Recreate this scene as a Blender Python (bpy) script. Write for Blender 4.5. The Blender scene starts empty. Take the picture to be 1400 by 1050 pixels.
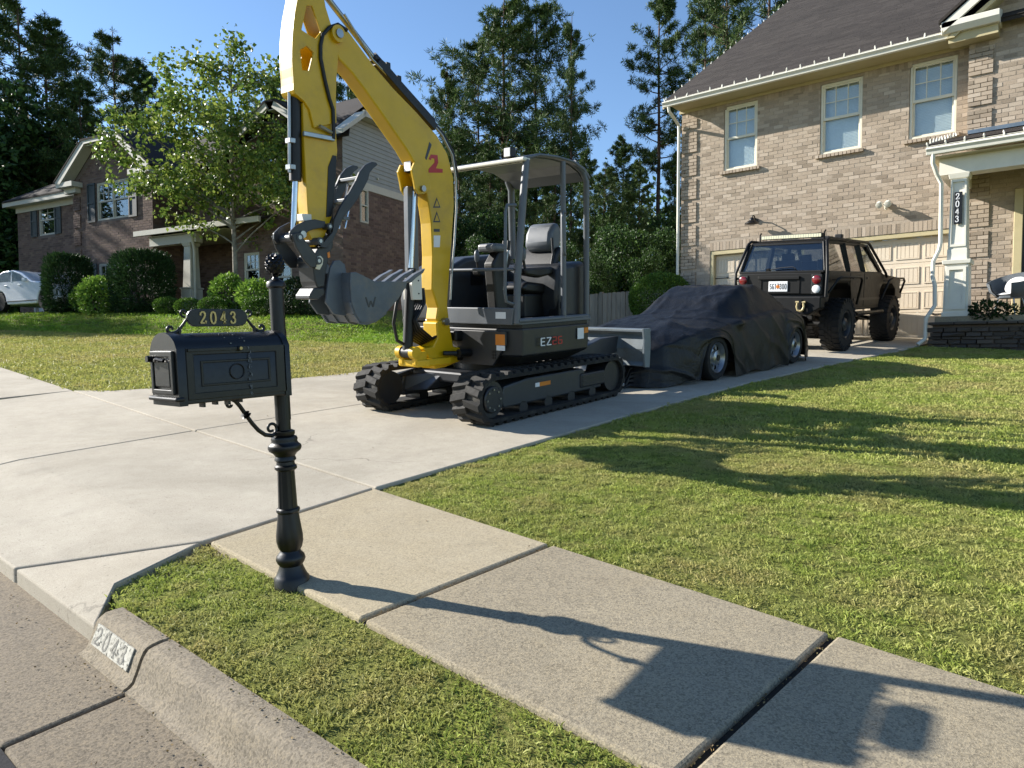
import bpy, bmesh, math, random
import numpy as np
from mathutils import Vector, Matrix
from mathutils.geometry import tessellate_polygon
random.seed(7)
RNG = np.random.default_rng(11)
S = bpy.context.scene
COL = S.collection
R = math.radians

# ------------------------------------------------------------------ camera, sky, sun, exposure
cd = bpy.data.cameras.new('camera')
cam = bpy.data.objects.new('camera', cd)
COL.objects.link(cam)
cd.sensor_width = 36.0
cd.lens = 36.0 * 970.0 / 1400.0
cd.clip_start = 0.05
cd.clip_end = 600
cam.location = (0, 0, 0.87)
cam.rotation_euler = (R(90 - 2.48), 0, R(39.5))
S.camera = cam
SUN_EL, SUN_AZ = 26.4, 250.5          # azimuth clockwise from +Y
world = bpy.data.worlds.new('World')
S.world = world
world.use_nodes = True
wn = world.node_tree.nodes
sky = wn.new('ShaderNodeTexSky')
sky.sky_type = 'NISHITA'
sky.sun_disc = False
sky.sun_elevation = R(SUN_EL)
sky.sun_rotation = R(SUN_AZ)
sky.air_density = 1.0
sky.dust_density = 0.1
sky.ozone_density = 4.0
world.node_tree.links.new(sky.outputs['Color'], wn['Background'].inputs['Color'])
wn['Background'].inputs['Strength'].default_value = 0.085
sl = bpy.data.lights.new('sun', 'SUN')
sl.energy = 5.0
sl.angle = R(0.53)
sl.color = (1.0, 0.95, 0.87)
so = bpy.data.objects.new('sun', sl)
COL.objects.link(so)
sdir = Vector((math.sin(R(SUN_AZ)) * math.cos(R(SUN_EL)), math.cos(R(SUN_AZ)) * math.cos(R(SUN_EL)), math.sin(R(SUN_EL))))
so.rotation_euler = sdir.to_track_quat('Z', 'Y').to_euler()
S.view_settings.view_transform = 'Standard'
S.view_settings.look = 'None'
S.view_settings.gamma = 1.0
S.view_settings.use_curve_mapping = False
S.view_settings.exposure = 1.28

# ------------------------------------------------------------------ helpers
def link(o):
    COL.objects.link(o)
    return o

def tag(o, label=None, cat=None, group=None, kind=None):
    if label: o['label'] = label
    if cat: o['category'] = cat
    if group: o['group'] = group
    if kind: o['kind'] = kind
    return o

def empty(name, loc=(0, 0, 0), rz=0, label=None, cat=None, group=None, kind=None, M=None):
    o = link(bpy.data.objects.new(name, None))
    o.empty_display_size = 0.2
    if M is not None: o.matrix_world = M
    else:
        o.location = loc
        o.rotation_euler = (0, 0, rz)
    return tag(o, label, cat, group, kind)

def frame(f):
    O, x, y, z = f
    M = Matrix(((x[0], y[0], z[0], O[0]), (x[1], y[1], z[1], O[1]), (x[2], y[2], z[2], O[2]), (0, 0, 0, 1)))
    return M

def copy_tree(o, parent=None):
    c = o.copy()
    COL.objects.link(c)
    if parent is not None: c.parent = parent
    for ch in o.children: copy_tree(ch, c)
    return c

class MB:
    def __init__(s): s.v = []; s.f = []
    def add(s, vs, fs):
        b = len(s.v)
        s.v += [tuple(p) for p in vs]
        s.f += [tuple(b + i for i in f) for f in fs]
        return s
    def box(s, x0, x1, y0, y1, z0, z1):
        return s.add([(x0,y0,z0),(x1,y0,z0),(x1,y1,z0),(x0,y1,z0),(x0,y0,z1),(x1,y0,z1),(x1,y1,z1),(x0,y1,z1)],
                     [(0,3,2,1),(4,5,6,7),(0,1,5,4),(1,2,6,5),(2,3,7,6),(3,0,4,7)])
    def hexa(s, p):   # 4 bottom, 4 top
        return s.add(p, [(0,3,2,1),(4,5,6,7),(0,1,5,4),(1,2,6,5),(2,3,7,6),(3,0,4,7)])
    def bar(s, a, b, w, h, up=(0,0,1)):
        a, b = Vector(a), Vector(b)
        d = (b - a).normalized()
        u = Vector(up)
        x = d.cross(u)
        if x.length < 1e-4: x = d.cross(Vector((0,1,0)))
        x.normalize(); u = x.cross(d)
        x *= w/2; u *= h/2
        return s.hexa([a-x-u, a+x-u, b+x-u, b-x-u, a-x+u, a+x+u, b+x+u, b-x+u])
    def prism(s, poly, ax, a0, a1, holes=(), caps=(1,1)):
        loops = [list(poly)] + [list(h) for h in holes]
        def P(q, a): return {0:(a,q[0],q[1]), 1:(q[0],a,q[1]), 2:(q[0],q[1],a)}[ax]
        flat = [q for l in loops for q in l]
        n = len(flat)
        vs = [P(q, a0) for q in flat] + [P(q, a1) for q in flat]
        fs = []
        if not holes:
            m = len(poly)
            if caps[0]: fs.append(tuple(range(m)))
            if caps[1]: fs.append(tuple(range(2*m-1, m-1, -1)))
        else:
            tri = tessellate_polygon([[Vector((q[0], q[1], 0)) for q in l] for l in loops])
            for t in tri:
                fs.append(tuple(t)); fs.append(tuple(n + i for i in reversed(t)))
        b = 0
        for l in loops:
            m = len(l)
            for i in range(m):
                j = (i+1) % m
                fs.append((b+i, b+j, n+b+j, n+b+i))
            b += m
        return s.add(vs, fs)
    def tube(s, pts, r, n=8, caps=True, closed=False, flat=1.0):
        pts = [Vector(p) for p in pts]
        m = len(pts)
        rs = r if isinstance(r, (list, tuple)) else [r]*m
        T = []
        for i in range(m):
            if closed: t = pts[(i+1)%m] - pts[i-1]
            else: t = pts[min(i+1,m-1)] - pts[max(i-1,0)]
            T.append(t.normalized())
        ref = Vector((0,0,1)) if abs(T[0].z) < 0.9 else Vector((0,1,0))
        x = T[0].cross(ref).normalized()
        vs = []
        for i in range(m):
            x = (x - T[i]*x.dot(T[i]))
            if x.length < 1e-6: x = T[i].orthogonal()
            x.normalize()
            y = T[i].cross(x)
            for k in range(n):
                a = 2*math.pi*k/n
                vs.append(pts[i] + (x*math.cos(a) + y*math.sin(a)*flat)*rs[i])
        fs = []
        for i in range(m if closed else m-1):
            j = (i+1) % m
            for k in range(n):
                l = (k+1) % n
                fs.append((i*n+k, i*n+l, j*n+l, j*n+k))
        if caps and not closed:
            fs.append(tuple(reversed(range(n)))); fs.append(tuple(range((m-1)*n, m*n)))
        return s.add(vs, fs)
    def cyl(s, a, b, r, n=16, r2=None):
        return s.tube([a, b], [r, r if r2 is None else r2], n)
    def lathe(s, prof, M=None, n=20, flute=None):
        M = M or Matrix()
        vs, fs = [], []
        for r, z in prof:
            for k in range(n):
                a = 2*math.pi*k/n
                q = r if flute is None else flute(r, z, a)
                vs.append(M @ Vector((q*math.cos(a), q*math.sin(a), z)))
        m = len(prof)
        for i in range(m-1):
            for k in range(n):
                l = (k+1) % n
                fs.append((i*n+k, i*n+l, (i+1)*n+l, (i+1)*n+k))
        fs.append(tuple(reversed(range(n)))); fs.append(tuple(range((m-1)*n, m*n)))
        return s.add(vs, fs)
    def build(s, name, mat, parent=None, smooth=0, bevel=0, seg=2, recalc=True, kind=None, loc=None, label=None, mesh_only=False):
        me = bpy.data.meshes.new(name)
        me.from_pydata(s.v, [], s.f)
        if recalc and len(s.f) < 60000:
            bm = bmesh.new(); bm.from_mesh(me)
            bmesh.ops.recalc_face_normals(bm, faces=bm.faces)
            bm.to_mesh(me); bm.free()
        if mat: me.materials.append(mat)
        if smooth:
            me.shade_smooth()
            me.set_sharp_from_angle(angle=R(smooth))
        if mesh_only: return me
        o = link(bpy.data.objects.new(name, me))
        if parent is not None: o.parent = parent
        if loc is not None: o.location = loc
        if bevel:
            b = o.modifiers.new('bevel', 'BEVEL'); b.width = bevel; b.segments = seg
            b.limit_method = 'ANGLE'; b.angle_limit = R(35); b.use_clamp_overlap = True
        return tag(o, label, None, None, kind)

def mesh_obj(name, me, parent=None, loc=(0,0,0), rot=None, label=None):
    o = link(bpy.data.objects.new(name, me))
    if parent is not None: o.parent = parent
    o.location = loc
    if rot is not None: o.rotation_euler = rot
    if label: o['label'] = label
    return o

def np_mesh(name, V, Fq, mat, smooth=False):
    """V (n,3), Fq (m,k) equal-size faces"""
    me = bpy.data.meshes.new(name)
    V = np.asarray(V, np.float32); Fq = np.asarray(Fq, np.int32)
    m, k = Fq.shape
    me.vertices.add(len(V)); me.vertices.foreach_set('co', V.ravel())
    me.loops.add(m*k); me.loops.foreach_set('vertex_index', Fq.ravel())
    me.polygons.add(m)
    me.polygons.foreach_set('loop_start', np.arange(0, m*k, k, dtype=np.int32))
    me.polygons.foreach_set('loop_total', np.full(m, k, np.int32))
    me.update(calc_edges=True)
    me.validate()
    if mat: me.materials.append(mat)
    if smooth: me.shade_smooth()
    else: me.shade_flat()
    return me

def ss(a, b, x):
    t = np.clip((x-a)/(b-a), 0, 1)
    return t*t*(3-2*t)

# ------------------------------------------------------------------ materials
def srgb(h):
    if isinstance(h, str):
        c = [int(h[i:i+2], 16)/255 for i in (0,2,4)]
        return tuple(x/12.92 if x <= .04045 else ((x+.055)/1.055)**2.4 for x in c)
    return h

class NT:
    def __init__(s, name):
        s.m = bpy.data.materials.new(name); s.m.use_nodes = True
        s.t = s.m.node_tree; s.n = s.t.nodes; s.l = s.t.links
        s.b = s.n['Principled BSDF']; s.out = s.n['Material Output']
        s.tc = s.n.new('ShaderNodeTexCoord')
    def noise(s, scale, detail=4, rough=.6, vec=None, dist=0.0):
        q = s.n.new('ShaderNodeTexNoise'); q.inputs['Scale'].default_value = scale
        q.inputs['Detail'].default_value = detail; q.inputs['Roughness'].default_value = rough
        q.inputs['Distortion'].default_value = dist
        s.l.new(vec or s.tc.outputs['Object'], q.inputs['Vector'])
        return q.outputs['Fac']
    def ramp(s, fac, stops):
        q = s.n.new('ShaderNodeValToRGB')
        e = q.color_ramp.elements
        while len(e) < len(stops): e.new(.5)
        for i, (p, c) in enumerate(stops):
            e[i].position = p; c = srgb(c); e[i].color = (*c, 1) if len(c) == 3 else c
        s.l.new(fac, q.inputs['Fac'])
        return q.outputs['Color']
    def mix(s, fac, a, b, mode='MIX'):
        q = s.n.new('ShaderNodeMix'); q.data_type = 'RGBA'; q.blend_type = mode
        for sock, val in ((q.inputs['Factor'], fac), (q.inputs['A'], a), (q.inputs['B'], b)):
            if isinstance(val, (int, float)): sock.default_value = val
            elif isinstance(val, tuple): sock.default_value = (*val, 1) if len(val) == 3 else val
            else: s.l.new(val, sock)
        return q.outputs['Result']
    def math(s, op, a, b=0.0):
        q = s.n.new('ShaderNodeMath'); q.operation = op
        for sock, val in ((q.inputs[0], a), (q.inputs[1], b)):
            if isinstance(val, (int, float)): sock.default_value = val
            else: s.l.new(val, sock)
        return q.outputs[0]
    def bump(s, h, strength=.3, dist=.01):
        q = s.n.new('ShaderNodeBump'); q.inputs['Strength'].default_value = strength
        q.inputs['Distance'].default_value = dist
        s.l.new(h, q.inputs['Height']); s.l.new(q.outputs['Normal'], s.b.inputs['Normal'])
    def geo(s, o): 
        q = s.n.new('ShaderNodeNewGeometry'); return q.outputs[o]
    def objrand(s):
        q = s.n.new('ShaderNodeObjectInfo'); return q.outputs['Random']
    def set(s, **k):
        for a, v in k.items():
            i = s.b.inputs[a.replace('_', ' ')]
            if isinstance(v, bpy.types.NodeSocket): s.l.new(v, i)
            elif isinstance(v, tuple): i.default_value = (*v, 1) if len(v) == 3 else v
            else: i.default_value = v
        return s

def simple(name, col, rough=.5, metal=0.0, var=.12, scale=9, bump=0.0, bscale=60, coat=0.0, dirt=None, spec=None):
    t = NT(name)
    c = srgb(col)
    f = t.noise(scale, 5)
    lo = tuple(x*(1-var) for x in c); hi = tuple(min(1, x*(1+var)) for x in c)
    cc = t.ramp(f, [(.3, lo), (.7, hi)])
    if dirt:
        g = t.noise(scale*.37, 6, .7)
        cc = t.mix(t.ramp(g, [(.52, (0,0,0)), (.75, (1,1,1))]), cc, srgb(dirt))
    t.set(Base_Color=cc, Metallic=metal)
    t.set(Roughness=t.math('ADD', t.math('MULTIPLY', t.noise(scale*2.3, 4), .22), rough-.11))
    if coat: t.set(Coat_Weight=coat)
    if spec is not None: t.b.inputs['Specular IOR Level'].default_value = spec
    if bump: t.bump(t.noise(bscale, 4), bump, .004)
    return t.m

def leafmat(name, cols, trans=.3, rough=.5, island=True, posvar=None):
    t = NT(name)
    fac = t.geo('Random Per Island') if island else t.objrand()
    n_ = len(cols)
    c = t.ramp(fac, [(i/(n_-1) if n_ > 1 else 0, q) for i, q in enumerate(cols)])
    if posvar:
        sc, dark = posvar
        g = t.noise(sc, 3, .5, vec=t.geo('Position'))
        c = t.mix(t.ramp(g, [(.38, (0,0,0)), (.68, (1,1,1))]), c, srgb(dark))
    t.set(Base_Color=c, Roughness=rough)
    t.b.inputs['Specular IOR Level'].default_value = .2
    tr = t.n.new('ShaderNodeBsdfTranslucent'); t.l.new(c, tr.inputs['Color'])
    mx = t.n.new('ShaderNodeMixShader'); mx.inputs['Fac'].default_value = trans
    t.l.new(t.b.outputs[0], mx.inputs[1]); t.l.new(tr.outputs[0], mx.inputs[2])
    t.l.new(mx.outputs[0], t.out.inputs['Surface'])
    return t.m

def glassmat(name, tint=(.88,.92,.93), trans=.6, rough=.02):
    t = NT(name)
    for q in [t.b]: t.n.remove(q)
    g = t.n.new('ShaderNodeBsdfGlossy'); g.inputs['Roughness'].default_value = rough
    g.inputs['Color'].default_value = (1,1,1,1)
    d = t.n.new('ShaderNodeBsdfTransparent'); d.inputs['Color'].default_value = (*tint, 1)
    lw = t.n.new('ShaderNodeLayerWeight'); lw.inputs['Blend'].default_value = .5
    fr = t.n.new('ShaderNodeMath'); fr.operation = 'MULTIPLY_ADD'; fr.inputs[1].default_value = .75; fr.inputs[2].default_value = .07
    pw = t.n.new('ShaderNodeMath'); pw.operation = 'POWER'; pw.inputs[1].default_value = 3.0
    t.l.new(lw.outputs['Facing'], pw.inputs[0]); t.l.new(pw.outputs[0], fr.inputs[0])
    q = t.n.new('ShaderNodeTexNoise'); q.inputs['Scale'].default_value = 1.2
    bp = t.n.new('ShaderNodeBump'); bp.inputs['Strength'].default_value = .05; bp.inputs['Distance'].default_value = .05
    t.l.new(t.tc.outputs['Object'], q.inputs['Vector']); t.l.new(q.outputs['Fac'], bp.inputs['Height'])
    t.l.new(bp.outputs['Normal'], g.inputs['Normal'])
    mx = t.n.new('ShaderNodeMixShader')
    t.l.new(fr.outputs[0], mx.inputs['Fac']); t.l.new(d.outputs[0], mx.inputs[1]); t.l.new(g.outputs[0], mx.inputs[2])
    t.l.new(mx.outputs[0], t.out.inputs['Surface'])
    return t.m

def concrete(name, base, dark, speck=.25, stain=None, aggregate=0.0, cracks=0.0):
    t = NT(name)
    pos = t.geo('Position')
    c = t.ramp(t.noise(1.3, 6, .65, pos), [(.3, dark), (.65, base)])
    c = t.mix(.35, c, t.ramp(t.noise(9, 5, .7, pos), [(.35, dark), (.6, base)]))
    if stain:
        c = t.mix(t.ramp(t.noise(.7, 5, .7, pos, .6), [(.45, (0,0,0)), (.72, (.8,.8,.8))]), c, srgb(stain))
    fine = t.noise(190, 3, .75, pos)
    b = srgb(base)
    c = t.mix(speck, c, t.ramp(fine, [(.38, tuple(x*.3 for x in b)), (.62, tuple(min(1, x*1.5) for x in b))]))
    if aggregate:
        vo = t.n.new('ShaderNodeTexVoronoi'); vo.inputs['Scale'].default_value = 150
        t.l.new(pos, vo.inputs['Vector'])
        c = t.mix(aggregate, c, t.ramp(vo.outputs['Color'], [(.2, tuple(x*.35 for x in b)), (.5, b), (.9, tuple(min(1, x*y_) for x, y_ in zip(b, (1.45, 1.38, 1.22))))]))
    # pits, oil spots and faint tyre scuffs
    pits = t.noise(70, 2, .5, pos)
    c = t.mix(t.ramp(pits, [(.66, (0,0,0)), (.72, (.55,.55,.55))]), c, tuple(x*.35 for x in b))
    spots = t.noise(3.1, 3, .5, pos)
    c = t.mix(t.ramp(spots, [(.66, (0,0,0)), (.76, (.30,.30,.30))]), c, tuple(x*.45 for x in b))
    if cracks:
        ve = t.n.new('ShaderNodeTexVoronoi'); ve.feature = 'DISTANCE_TO_EDGE'; ve.inputs['Scale'].default_value = cracks
        wob = t.n.new('ShaderNodeTexNoise'); wob.inputs['Scale'].default_value = 3.5; wob.inputs['Detail'].default_value = 6
        t.l.new(pos, wob.inputs['Vector'])
        vm = t.n.new('ShaderNodeVectorMath'); vm.operation = 'MULTIPLY_ADD'; vm.inputs[1].default_value = (.5,.5,.5)
        t.l.new(wob.outputs['Color'], vm.inputs[0]); t.l.new(pos, vm.inputs[2]); t.l.new(vm.outputs[0], ve.inputs['Vector'])
        line = t.ramp(ve.outputs['Distance'], [(0.0, (1,1,1)), (.0025*cracks, (0,0,0))])
        gate = t.ramp(t.noise(.6, 2, .5, pos), [(.56, (0,0,0)), (.62, (.7,.7,.7))])
        c = t.mix(t.mix(1.0, line, gate, 'MULTIPLY'), c, tuple(x*.25 for x in b))
    t.set(Base_Color=c, Roughness=.9)
    t.b.inputs['Specular IOR Level'].default_value = .2
    h = t.math('ADD', fine, t.math('MULTIPLY', t.noise(38, 5, .75, pos), .2))
    t.bump(h, .45, .004)
    return t.m

M = {}
M['drive'] = concrete('driveway_concrete', 'b0a898', '9b9282', .18, '8b8374', 0, .5)
M['walk_warm'] = concrete('warm_sidewalk_concrete', 'a89d86', '8c8069', .34, '9b8c6c', .22)
M['walk_grey'] = concrete('weathered_sidewalk_concrete', '968c78', '685f50', .46, 'a08f6e', .32)
M['kerb'] = concrete('kerb_concrete', '857c6e', '5f574b', .40, '928464', .4)
M['gutter'] = concrete('gutter_concrete', '7d7364', '5f574b', .42, '766a54', .45)
M['shaded_asphalt'] = concrete('shaded_asphalt', '2b2b2e', '202023', .4, '262628', .5)  # road surface, its colour lowered to carry the shadow beside the gutter
M['joint'] = simple('joint_dirt', '2a241c', .95, var=.4, scale=40)
M['black_iron'] = simple('black_powder_coat', '050506', .42, var=.3, scale=30, bump=.08, bscale=220)
M['black_plastic'] = simple('black_plastic', '070708', .5, var=.25, scale=25)
M['black_paint'] = simple('satin_black_paint', '040404', .52, var=.3, scale=6, spec=.3)
M['rubber'] = simple('rubber', '0c0c0e', .8, var=.35, scale=30, bump=.2, bscale=90, dirt='1e1c1a')
M['track_rubber'] = simple('track_rubber', '191816', .85, var=.35, scale=14, bump=.25, bscale=90, dirt='4a463e')
M['chrome'] = simple('chrome', 'b8bcc2', .2, 1.0, var=.05)
M['steel'] = simple('bare_steel', '9a9a98', .35, 1.0, var=.15)
M['yellow'] = simple('yellow_machine_paint', 'cba200', .42, var=.09, scale=4, coat=.05, dirt='a5842a')
M['m_grey'] = simple('light_grey_machine_paint', '585c61', .42, var=.07, scale=5)
M['m_dark'] = simple('charcoal_machine_paint', '232529', .42, var=.14, scale=6, dirt='34322e')
M['m_mid'] = simple('mid_grey_machine_paint', '2f3338', .42, var=.1, scale=6)
M['blade'] = simple('blade_grey_paint', '6c757a', .42, var=.12, scale=8, dirt='5a564e')
M['bucket'] = simple('bucket_grey_paint', '4c545d', .45, var=.14, scale=8, dirt='6a655c')
M['white_paint'] = simple('white_trim_paint', 'd8d4c6', .55, var=.05, scale=5)
M['tan_paint'] = simple('tan_trim_paint', 'b3a67f', .55, var=.06, scale=4)
M['cream'] = simple('cream_window_frame', 'd2cdb9', .5, var=.05, scale=5)
M['garage'] = simple('beige_garage_door_paint', 'd0c1aa', .55, var=.05, scale=3)
M['red'] = simple('red_decal', 'b02020', .4, var=.05)
M['dark_decal'] = simple('dark_decal', '2d2f33', .4, var=.05)
M['white'] = simple('white_decal', 'dedede', .45, var=.05)
M['white_car'] = simple('white_car_paint', 'dfe2e6', .25, var=.03, coat=.6)
M['orange'] = simple('orange_decal', 'd07818', .45, var=.05)
M['gold'] = simple('worn_gold_leaf', 'b39b62', .4, .6, var=.2, scale=60)
M['glass'] = glassmat('window_glass')
M['glass_dark'] = glassmat('tinted_car_glass', (.66,.70,.72), .5)
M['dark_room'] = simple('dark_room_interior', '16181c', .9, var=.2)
M['blind'] = simple('window_blind', 'e2e4e0', .6, var=.05)
M['soil'] = simple('lawn_thatch', '4a4222', .95, var=.45, scale=18, bump=.5, bscale=70)
M['shackle'] = simple('dull_gold_shackle', 'b8a67a', .4, .3, var=.1)
M['red_lens'] = simple('red_lens', '6e1418', .2, var=.1, coat=.5)
M['lens'] = simple('milky_lens', 'd9d6b8', .3, var=.05)
M['alloy'] = simple('dull_alloy', '8d9094', .32, .8, var=.15)

# ------------------------------------------------------------------ ground
NX, NY = -0.0508, 0.0798
def G0(x, y): return NX*(x+2.363) + NY*(y-1.538)
H2O, H2X, H2Y, H2Z = [(-16.55,12.362,1.962,),(0.981,0.193,-0,),(-0.193,0.981,0,),(0,0,1,)]
def h2(x, y):
    dx, dy = x-H2O[0], y-H2O[1]
    return dx*H2X[0]+dy*H2X[1], dx*H2Y[0]+dy*H2Y[1]
def G(x, y):
    x = np.asarray(x, float); y = np.asarray(y, float)
    ye = np.where(y > 15.5, 15.5 + 6*np.tanh((y-15.5)/14), y)
    xe = np.where(x < -26, -26 - 8*np.tanh((-26-x)/14), x)
    xe = np.where(xe > 4, 4 + 3*np.tanh((xe-4)/6), xe)
    z = G0(xe, ye)
    hx, hy = h2(x, y)
    hump = .42*ss(-4.2, -1.6, hy) * (1-ss(.6, 3.4, hx))
    z = z + hump
    side = ss(13.4, 16.2, y) * ss(-13.5, -11.0, x) * (1-ss(-8.0, -7.4, x)) * .45
    return z - side

def axis_pts(segs):
    out = []
    for a, b, d in segs: out += list(np.arange(a, b, d))
    return np.array(out + [segs[-1][1]])
gx = axis_pts([(-140,-60,8),(-60,-30,2.5),(-30,-14,.6),(-14,3,.35),(3,12,1),(12,140,8)])
gy = axis_pts([(-60,-8,6),(-8,.2,1),(.2,1.02,.82),(1.02,1.06,.04),(1.06,16,.35),(16,30,.8),(30,60,3),(60,160,10)])
XX, YY = np.meshgrid(gx, gy)
ZZ = G(XX, YY) - .022
ZZ = np.where(YY < 1.03, ZZ - .30, ZZ)
ZZ = np.where((XX < -3.0) & (XX > -9.1) & (YY < 2.3), ZZ - .2, ZZ)
nx_, ny_ = len(gx), len(gy)
V = np.stack([XX.ravel(), YY.ravel(), ZZ.ravel()], 1)
ii, jj = np.meshgrid(np.arange(nx_-1), np.arange(ny_-1))
b0 = (jj*nx_+ii).ravel()
Fq = np.stack([b0, b0+1, b0+nx_+1, b0+nx_], 1)
def lawn_ground_mat():
    t = NT('lawn_ground')
    pos = t.geo('Position')
    c = t.ramp(t.noise(1.1, 5, .65, pos), [(.3, '6e6638'), (.5, '6a7038'), (.7, '727a3c')])
    c = t.mix(.6, c, t.ramp(t.noise(45, 4, .75, pos), [(.32, '3a3718'), (.5, '757a3c'), (.68, 'a09e60')]))
    t.set(Base_Color=c, Roughness=.95)
    t.b.inputs['Specular IOR Level'].default_value = .1
    t.bump(t.noise(60, 4, .8, pos), .9, .03)
    return t.m
terrain = link(bpy.data.objects.new('lawn_ground', np_mesh('lawn_ground', V, Fq, lawn_ground_mat(), True)))
tag(terrain, kind='structure')

def slab_mesh(poly, top=0.0, thick=.12, dip=False):
    """prism that follows the ground plane"""
    mb = MB()
    vt = [(x, y, G0(x, y)+top-(.045 if dip and y < .96 else 0)) for x, y in poly]
    vb = [(x, y, G0(x, y)+top-thick) for x, y in poly]
    m = len(poly)
    mb.add(vt+vb, [tuple(range(m)), tuple(range(2*m-1, m-1, -1))] + [(i, (i+1)%m, m+(i+1)%m, m+i) for i in range(m)])
    return mb

# driveway: slabs with tooled joints over a dirt bed
drive = empty('driveway', (0,0,0), kind='structure')
g_ = .006
def slab2(up, low, mat, label=None):
    """slab whose street end ramps down; the two polygons share their last/first edge: up[-1],up[0] == low[0],low[-1]"""
    pts = up + [p for p in low if p not in up]
    idx = {p: i for i, p in enumerate(pts)}
    outer = up + low[1:-1]
    m = len(pts)
    vt = [(x, y, G0(x, y) - (.045 if y < .97 else 0)) for x, y in pts]
    vb = [(x, y, z - .12) for x, y, z in vt]
    o = [idx[p] for p in outer]
    fs = [tuple(idx[p] for p in up), tuple(idx[p] for p in low)] + [tuple(m+idx[p] for p in reversed(q)) for q in (up, low)]
    fs += [(o[i], o[(i+1)%len(o)], m+o[(i+1)%len(o)], m+o[i]) for i in range(len(o))]
    return MB().add(vt+vb, fs).build('slab', mat, drive, bevel=.008, label=label)
def slab(poly, mat, parent, top=0.0, bevel=.008, label=None):
    c = np.mean(np.array(poly), 0)
    P = []
    for x, y in poly:
        d = np.array([x, y]) - c
        L = np.linalg.norm(d)
        q = c + d*(1 - g_/L)
        P.append((float(q[0]), float(q[1])))
    return slab_mesh(P, top, dip=parent is drive).build('slab', mat, parent, bevel=bevel, seg=2, label=label)
ys = [2.74, 5.35, 7.9, 10.4, 12.9, 16.3]
RE = {2.74:-3.10, 5.35:-3.10, 7.9:-3.03, 10.4:-2.80, 12.9:-2.48, 16.3:-2.28}
LE = {2.74:-8.85, 5.35:-7.68, 7.9:-7.35, 10.4:-7.3, 12.9:-7.3, 16.3:-7.3}
MC = {2.74:-5.53, 5.35:-5.42, 7.9:-5.3, 10.4:-5.15, 12.9:-5.0, 16.3:-4.85}
for a, b in zip(ys[:-1], ys[1:]):
    ar = 2.56 if a == 2.74 else a
    br = b
    al = 3.05 if a == 2.74 else a
    slab([(MC[a], a), (RE[a], ar), (RE[b], br), (MC[b], b)], M['drive'], drive)
    if a == 2.74:
        slab([(-8.91, 3.02), (MC[a], a), (MC[b], b), (-7.68, 5.35), (-8.0, 4.35), (-8.5, 3.3)], M['drive'], drive)
    else:
        slab([(LE[a], a), (MC[a], a), (MC[b], b), (LE[b], b)], M['drive'], drive)
slab2([(-3.05, 1.545), (-3.108, 2.545), (-5.52, 2.725), (-5.52, 1.545)], [(-5.52, 1.545), (-5.495, .945), (-3.502, .945), (-3.05, 1.545)], M['drive'])
slab2([(-5.535, 1.545), (-5.535, 2.725), (-8.9, 3.005), (-8.7, 1.545)], [(-8.7, 1.545), (-8.3, .945), (-5.508, .945), (-5.535, 1.545)], M['drive'])
slab([(-3.485, .945), (-2.655, .945), (-2.86, 1.10), (-3.045, 1.525)], M['drive'], drive, label='triangular flared apron slab at the kerb end')
slab_mesh([(-9, 1.3), (-3.3, 1.3), (-3.06, 1.55), (-3.06, 5), (-2.4, 13), (-2.2, 16.3), (-7.4, 16.3), (-7.4, 7), (-8.6, 3.2), (-9, 3)], -.03, .1).build('joint_bed', M['joint'], drive, kind='stuff')

walk = empty('sidewalk', (0,0,0), kind='structure')
def yb(x): return 2.55 - .0727*(x+3.1)
def yf_(x): return 1.55 - .046*(x+3.04)
js = [(-3.03, -3.10), (-1.892, -1.803), (-.711, -.624), (.5, .58), (1.7, 1.78), (2.9, 2.98), (4.1, 4.18)]
for i in range(6):
    (f0, b0_), (f1, b1_) = js[i], js[i+1]
    g = .008
    slab([(f0+g, yf_(f0)), (f1-g, yf_(f1)), (b1_-g, yb(b1_)), (b0_+g, yb(b0_))], M['walk_warm'] if i == 0 else M['walk_grey'], walk,
         label='warm tan sidewalk slab beside the driveway' if i == 0 else None, bevel=.01)
slab([(-12.9, 2.25), (-8.95, 2.02), (-8.91, 3.02), (-12.9, 3.34)], M['drive'], walk)
slab([(-17.5, 2.55), (-12.92, 2.25), (-12.92, 3.34), (-17.5, 3.7)], M['drive'], walk)
slab_mesh([(-3.08, 1.56), (4.1, 1.22), (4.1, 2.03), (-3.1, 2.54)], -.02, .1).build('joint_bed', M['joint'], walk, kind='stuff')

# kerb, gutter and road
kerb = empty('kerb', (0,0,0), kind='structure')
KD = .105
def kerb_piece(x0, x1, jag=False):
    mb = MB()
    prof = [(1.03, -.22), (1.03, .002), (1.005, .005), (.975, .003), (.960, -.003), (.950, -.011), (.943, -.022), (.936, -.038), (.926, -.066), (.914, -.090), (.900, -.101), (.885, -KD), (.885, -KD-.12)]
    nseg = max(2, int((x1-x0)/.05))
    m = len(prof)
    vs = []
    for i in range(nseg+1):
        x = x0 + (x1-x0)*i/nseg
        off = .009*x + .03
        w = random.uniform(-.0025, .0025)
        for k, (y, z) in enumerate(prof):
            yy = y + off*0 + (w if 1 < k < 11 else 0)
            vs.append((x, yy, G0(x, yy) + z + (random.uniform(-.002, .002) if 1 < k < 11 else 0)))
    fs = []
    for i in range(nseg):
        for k in range(m):
            l = (k+1) % m
            fs.append((i*m+k, i*m+l, (i+1)*m+l, (i+1)*m+k))
    fs.append(tuple(range(m))); fs.append(tuple(reversed(range(nseg*m, nseg*m+m))))
    mb.add(vs, fs)
    return mb.build('kerb_stone', M['kerb'], kerb, smooth=50)
kerb_piece(-2.63, -2.275)
kerb_piece(-2.258, .75)
kerb_piece(.765, 3.8)
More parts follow.
